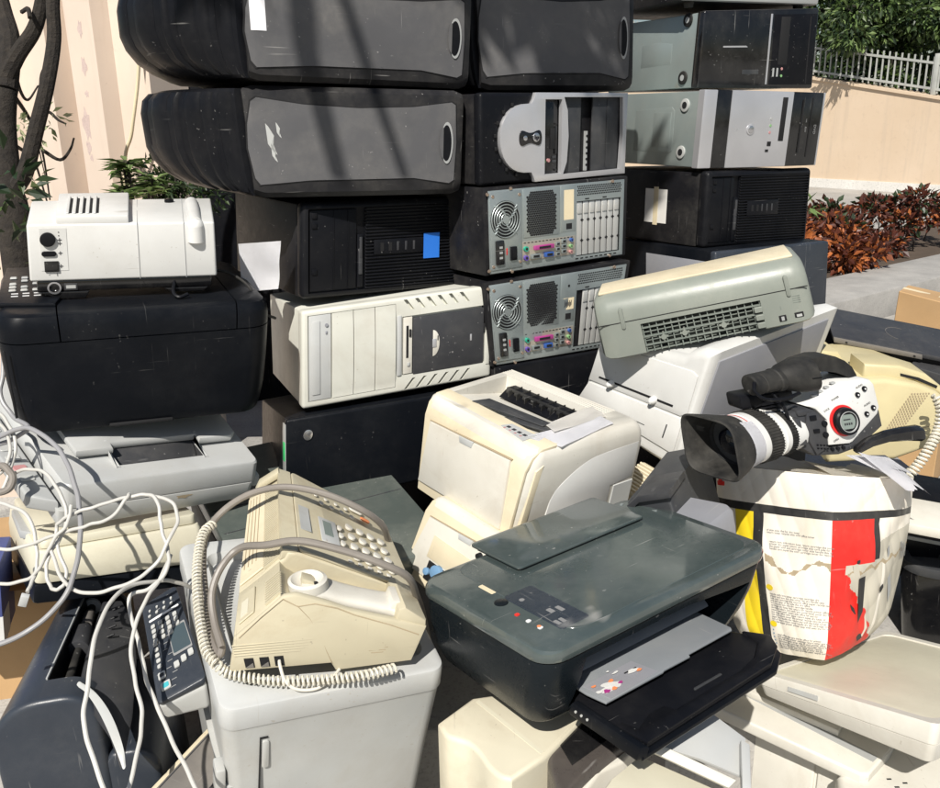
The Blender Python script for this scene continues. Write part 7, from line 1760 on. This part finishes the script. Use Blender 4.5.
# drooping sprays
for (px,py) in ((926,100),(905,84),(890,74),(938,84),(935,112)):
    c=at(px,py,16.4)-T0; cen.append((c,(.12,.12,.08)))
    b.tube(spline([at(px+30,py-90,16.8)-T0,at(px+8,py-40,16.6)-T0,c],5),.008,4)
t.part('branches',b,'bark')
b=MB(); leaves(b,cen,None,23000,.155,.07,[0,0,1,1,2],r,.5,.5); t.part('crown',b,['leaf_green','leaf_dark','leaf_light'],smooth=0)
# ------------------------------------------------------------------ left: folded metal wall, trees, plants
def wp(px,py,D=None): return at(px,py,D)
P0=at(-60,190,4.2); P1=at(160,200,3.55)
wd=(P1-P0); wd.z=0; Lw=wd.length; wd.normalize(); wn=Vector((-wd.y,wd.x,0))
ang=math.atan2(wd.y,wd.x)
t=Thing('metal_wall','cream folded metal wall with flaked paint spots at the left','wall',loc=(P0.x,P0.y,G),rot=(0,0,ang))
b=MB(); M4i=t.M.inverted()
def onwall(px,py):
    d=_fw+RT*((px-470)/FPX)-UP*((py-394)/FPX); o=M4i@CC; dd=(M4i.to_3x3()@d); k=(-.0-o.y)/dd.y; return o+dd*k
# folds by picture column, depth in metres (0 = near)
F_=()
pts=[(onwall(u,100).x,dd) for u,dd in ((-150,0),(-120,.0),(-112,.10),(-60,.10),(-50,0),(-10,0),(0,.11),(26,.11),(38,.0),(54,0),(57,.12),(73,.10),(76,.0),(102,.0),(106,.07),(142,.09),(147,.0),(152,.0))]
poly=pts+[(pts[-1][0],.2),(pts[0][0],.2)]
b.prism(poly,'z',0,3.6); wl=t.part('folded_sheet',b,'cream_metal',smooth=20)
M4i=t.M.inverted()
def wdep(x):
    for (xa,a_),(xb,b_) in zip(pts,pts[1:]):
        if xa<=x<=xb: return a_+(b_-a_)*(x-xa)/max(1e-6,xb-xa)
    return 0
b=MB(); 
for (px,py,sx_,sy_) in ((80,29,3,7),(84,66,3.5,8),(87,94,2.5,3),(87,125,5,14),(89,148,3,6),(92,158,2,3)):
    c=onwall(px,py); yd=wdep(c.x); P=[(c.x+sx_*.0042*math.cos(a)*(1+.3*math.sin(3*a+px)),c.z+sy_*.0042*math.sin(a)*(1+.25*math.sin(5*a+py))) for a in [2*PI*i/22 for i in range(22)]]
    b.prism(P,'y',yd-.0006,yd+.003)
t.part('flaked_spots',b,'flaked_paint',wl)
p0=onwall(139,-40);p1=onwall(143,60);p2=onwall(138,130);p3=onwall(131,185)
b=MB(); b.tube(spline([t.M@(p0+Vector((0,-.03,0))),t.M@(p1+Vector((.01,-.03,0))),t.M@(p2+Vector((0,-.03,0))),t.M@(p3+Vector((0,-.03,0))),t.M@(p3+Vector((-.06,-.03,-.9)))],8),.007,10); single('hose',b,'labelc','thin tan hose hanging down the right end of the cream metal wall','hose')
# dark shed side beyond the wall, behind the stacks
c=at(210,190,4.3)
t=Thing('dark_shed','dark open shed behind the stacks, right of the cream metal wall','shed',loc=(P1.x-.05,P1.y+.10,G),rot=(0,0,.15))
b=MB(); b.box(0.0,.05,0,1.9,.15,3.4,.0); t.part('wall',b,'black'); b=MB(); b.box(-.05,-.05,3.4,2.0,.9,3.5,.01); t.part('roof',b,'dgrey')
b=MB(); [b.box(.1+.3*i,.03,0,.13+.3*i,.05,3.4) for i in range(6)]; t.part('wall_ribs',b,'black')
# low cream ledge seen under the plants
p=at(208,222,3.1)
# tree at the left edge
base=at(20,330,2.75); base.z=G
t=Thing('tree','dark bare-limbed tree at the left edge in front of the cream metal wall','tree',loc=base)
iv=Matrix.Translation(-base)
def L_(px,py,D): return at(px,py,D)-base
b=MB()
b.tube(spline([Vector((0,0,0)),L_(18,250,2.75),L_(8,190,2.75),L_(3,130,2.75),L_(6,90,2.74)],6),[.058-.0010*k for k in range(25)],12)
t.part('trunk',b,'bark')
b=MB(); n_=25
b.tube(spline([L_(3,150,2.75),L_(4,90,2.74),L_(16,58,2.72),L_(34,30,2.70),L_(42,0,2.68),L_(46,-40,2.66),L_(60,-120,2.6)],6),[.030-.0004*k for k in range(37)],10)
b.tube(spline([L_(18,185,2.70),L_(26,170,2.66),L_(36,130,2.64),L_(47,85,2.62),L_(54,40,2.62),L_(53,0,2.6),L_(58,-60,2.58),L_(75,-140,2.5)],6),[.025-.0002*k for k in range(43)],10)
b.tube(spline([L_(6,90,2.74),L_(10,45,2.76),L_(2,10,2.8),L_(-10,-40,2.85)],6),[.036-.0006*k for k in range(19)],10)
b.tube(spline([L_(22,12,2.7),L_(28,9,2.66),L_(30,18,2.64)],4),.007,6)
t.part('limbs',b,'bark')
SUNV=Vector((-.18,-.68,.72)).normalized()
b=MB(); top=L_(75,-140,2.5)
q1=at(300,-40,1.74)+SUNV*2.3-base; q2=at(322,95,1.72)+SUNV*2.3-base; q3=at(333,-30,1.74)+SUNV*2.25-base; q4=at(376,95,1.72)+SUNV*2.25-base; q5=at(420,-60,1.78)+SUNV*2.2-base; q6=at(560,10,1.88)+SUNV*2.3-base
b.tube(spline([top,top.lerp(q1,.5)+Vector((0,0,.5)),q1,q2,q2+(q2-q1)*.5],6),[.03-.0006*k for k in range(25)],8)
b.tube(spline([q1,q3,q4,q4+(q4-q3)*.4],5),[.017-.0005*k for k in range(16)],7)
b.tube(spline([q3,q5,q6],6),[.016-.0005*k for k in range(13)],7)
t.part('limb',b,'bark')
b=MB(); ra=random.Random(31); leaves(b,[(at(585,0,1.90)+SUNV*2.3-base,(.14,.10,.08)),(at(530,-15,1.88)+SUNV*2.3-base,(.10,.10,.06)),(at(260,30,1.74)+SUNV*2.3-base,(.05,.06,.05)),(at(610,25,1.92)+SUNV*2.3-base,(.08,.08,.05)),(at(440,-30,1.8)+SUNV*2.2-base,(.07,.06,.05))],None,420,.09,.045,[1,2],ra,.5)
t.part('leaves',b,['leaf_pale','leaf_dark','leaf_green'],smooth=0)
b=MB()
for pts in ([(12,60,2.7),(20,90,2.9),(28,100,3.0),(38,86,3.1)],[(10,90,2.8),(30,120,3.0),(42,150,3.1),(50,200,3.2)],[(42,150,3.1),(60,160,3.1),(70,150,3.1),(74,138,3.1)],[(35,118,3.05),(48,112,3.1),(58,120,3.1),(66,124,3.1)],[(52,60,2.65),(42,75,2.8),(40,100,3.0),(36,130,3.1),(46,180,3.2),(52,200,3.2)],[(5,140,2.8),(22,150,3.0),(34,160,3.1),(48,205,3.2)]):
    b.tube(spline([L_(*q) for q in pts],5),[.0075-.0003*k for k in range(5*(len(pts)-1)+1)],6)
t.part('twigs',b,'bark')
b=MB(); cen=[(L_(14,125,2.95),(.05,.04,.05)),(L_(22,128,2.95),(.04,.04,.04)),(L_(50,115,3.05),(.06,.04,.05)),(L_(42,132,3.05),(.05,.04,.05))]
leaves(b,cen,None,60,.035,.016,[0],r,.5); cen=[(L_(15,170,2.5),(.08,.06,.06)),(L_(18,200,2.5),(.10,.06,.08)),(L_(8,225,2.5),(.10,.06,.08)),(L_(28,190,2.5),(.04,.04,.04)),(L_(0,250,2.5),(.10,.06,.10))]
leaves(b,cen,None,60,.065,.030,[1,1,2],r,.5); 
cen=[(L_(60,-260,2.4),(.3,.3,.1))]; leaves(b,cen,None,40,.07,.04,[1,2],r,.5)
t.part('leaves',b,['leaf_pale','leaf_dark','leaf_green'],smooth=0)
# shrub with lobed leaves
base=at(135,225,3.0); 
t=Thing('shrub','small green shrub with pointed pale-edged leaves behind the white projector','shrub',loc=(base.x,base.y,G))
bb=Vector((base.x,base.y,G)); b=MB(); lv=MB(); r=random.Random(8)
for k in range(15):
    px=r.uniform(112,158); py=r.uniform(160,192); tip=at(px,py,3.0+r.uniform(-.12,.12))-bb
    b.tube(spline([Vector((0,0,0)),Vector((tip.x*.2,tip.y*.2,tip.z*.5)),tip],4),.004,5)
    for j in range(15):
        a=2*PI*j/15+r.random(); dr=Vector((math.cos(a),math.sin(a),r.uniform(-.2,.5))); leaf(lv.bm,tip+Vector((0,0,-.03*r.random())),dr,Vector((0,0,1)),r.uniform(.05,.09),.024,r.choice([0,0,1]))
        if j%3==0: leaf(lv.bm,tip+Vector((0,0,-.08*r.random()-.02)),dr,Vector((0,0,1)),.05,.02,2)
t.part('stems',b,'bark'); t.part('foliage',lv,['leaf_light','leaf_green','leaf_pale'],smooth=0)
base=at(185,200,3.2); t=Thing('shrub','dark fine-leaved shrub between the left stack and the small green shrub','shrub',loc=(base.x,base.y,G)); bb=Vector((base.x,base.y,G))
cen=[(at(px,py,3.2+.1*math.sin(px))-bb,(.10,.10,.08)) for px,py in ((160,178),(170,190),(182,185),(195,190),(205,195),(175,175),(190,200),(160,195))]
b=MB(); leaves(b,cen,None,900,.035,.014,[0,0,1],r,.4); t.part('foliage',b,['leaf_dark','leaf_green'],smooth=0)
b=MB(); [b.tube([(0,0,0),c*.6,c],.004,5) for c,_ in cen]; t.part('stems',b,'bark')
# pale ledge behind the projector
c=at(200,222,2.75)
t=Thing('low_ledge','low cream painted ledge behind the white projector','ledge',loc=(c.x-.25,c.y+.05,G),rot=(0,0,.15))
b=MB(); b.box(-1.3,0,0,.20,.35,c.z-G+.04,.01); t.part('ledge',b,'cream_metal'); 
# ------------------------------------------------------------------ light
SUN=Vector((-.18,-.68,.72)).normalized()
el=math.asin(SUN.z); az=math.atan2(SUN.x,SUN.y)
w_=bpy.data.worlds.new('World'); sc.world=w_; w_.use_nodes=True; n=w_.node_tree; bg=n.nodes['Background']
sk=n.nodes.new('ShaderNodeTexSky'); sk.sky_type='NISHITA'; sk.sun_disc=False; sk.sun_elevation=el; sk.sun_rotation=az; sk.air_density=1.1; sk.dust_density=1.2
n.links.new(sk.outputs[0],bg.inputs[0]); bg.inputs[1].default_value=.055
ld=bpy.data.lights.new('sun','SUN'); ld.energy=4.9; ld.angle=math.radians(.53); ld.color=(1,.955,.88)
lo=bpy.data.objects.new('sun',ld); col.objects.link(lo); lo.rotation_euler=SUN.to_track_quat('Z','Y').to_euler(); lo.location=(0,0,6)
sc.view_settings.view_transform='Standard'; sc.view_settings.look='None'; sc.view_settings.exposure=0.32; sc.view_settings.gamma=1; sc.view_settings.use_curve_mapping=False
sc.render.engine='CYCLES'
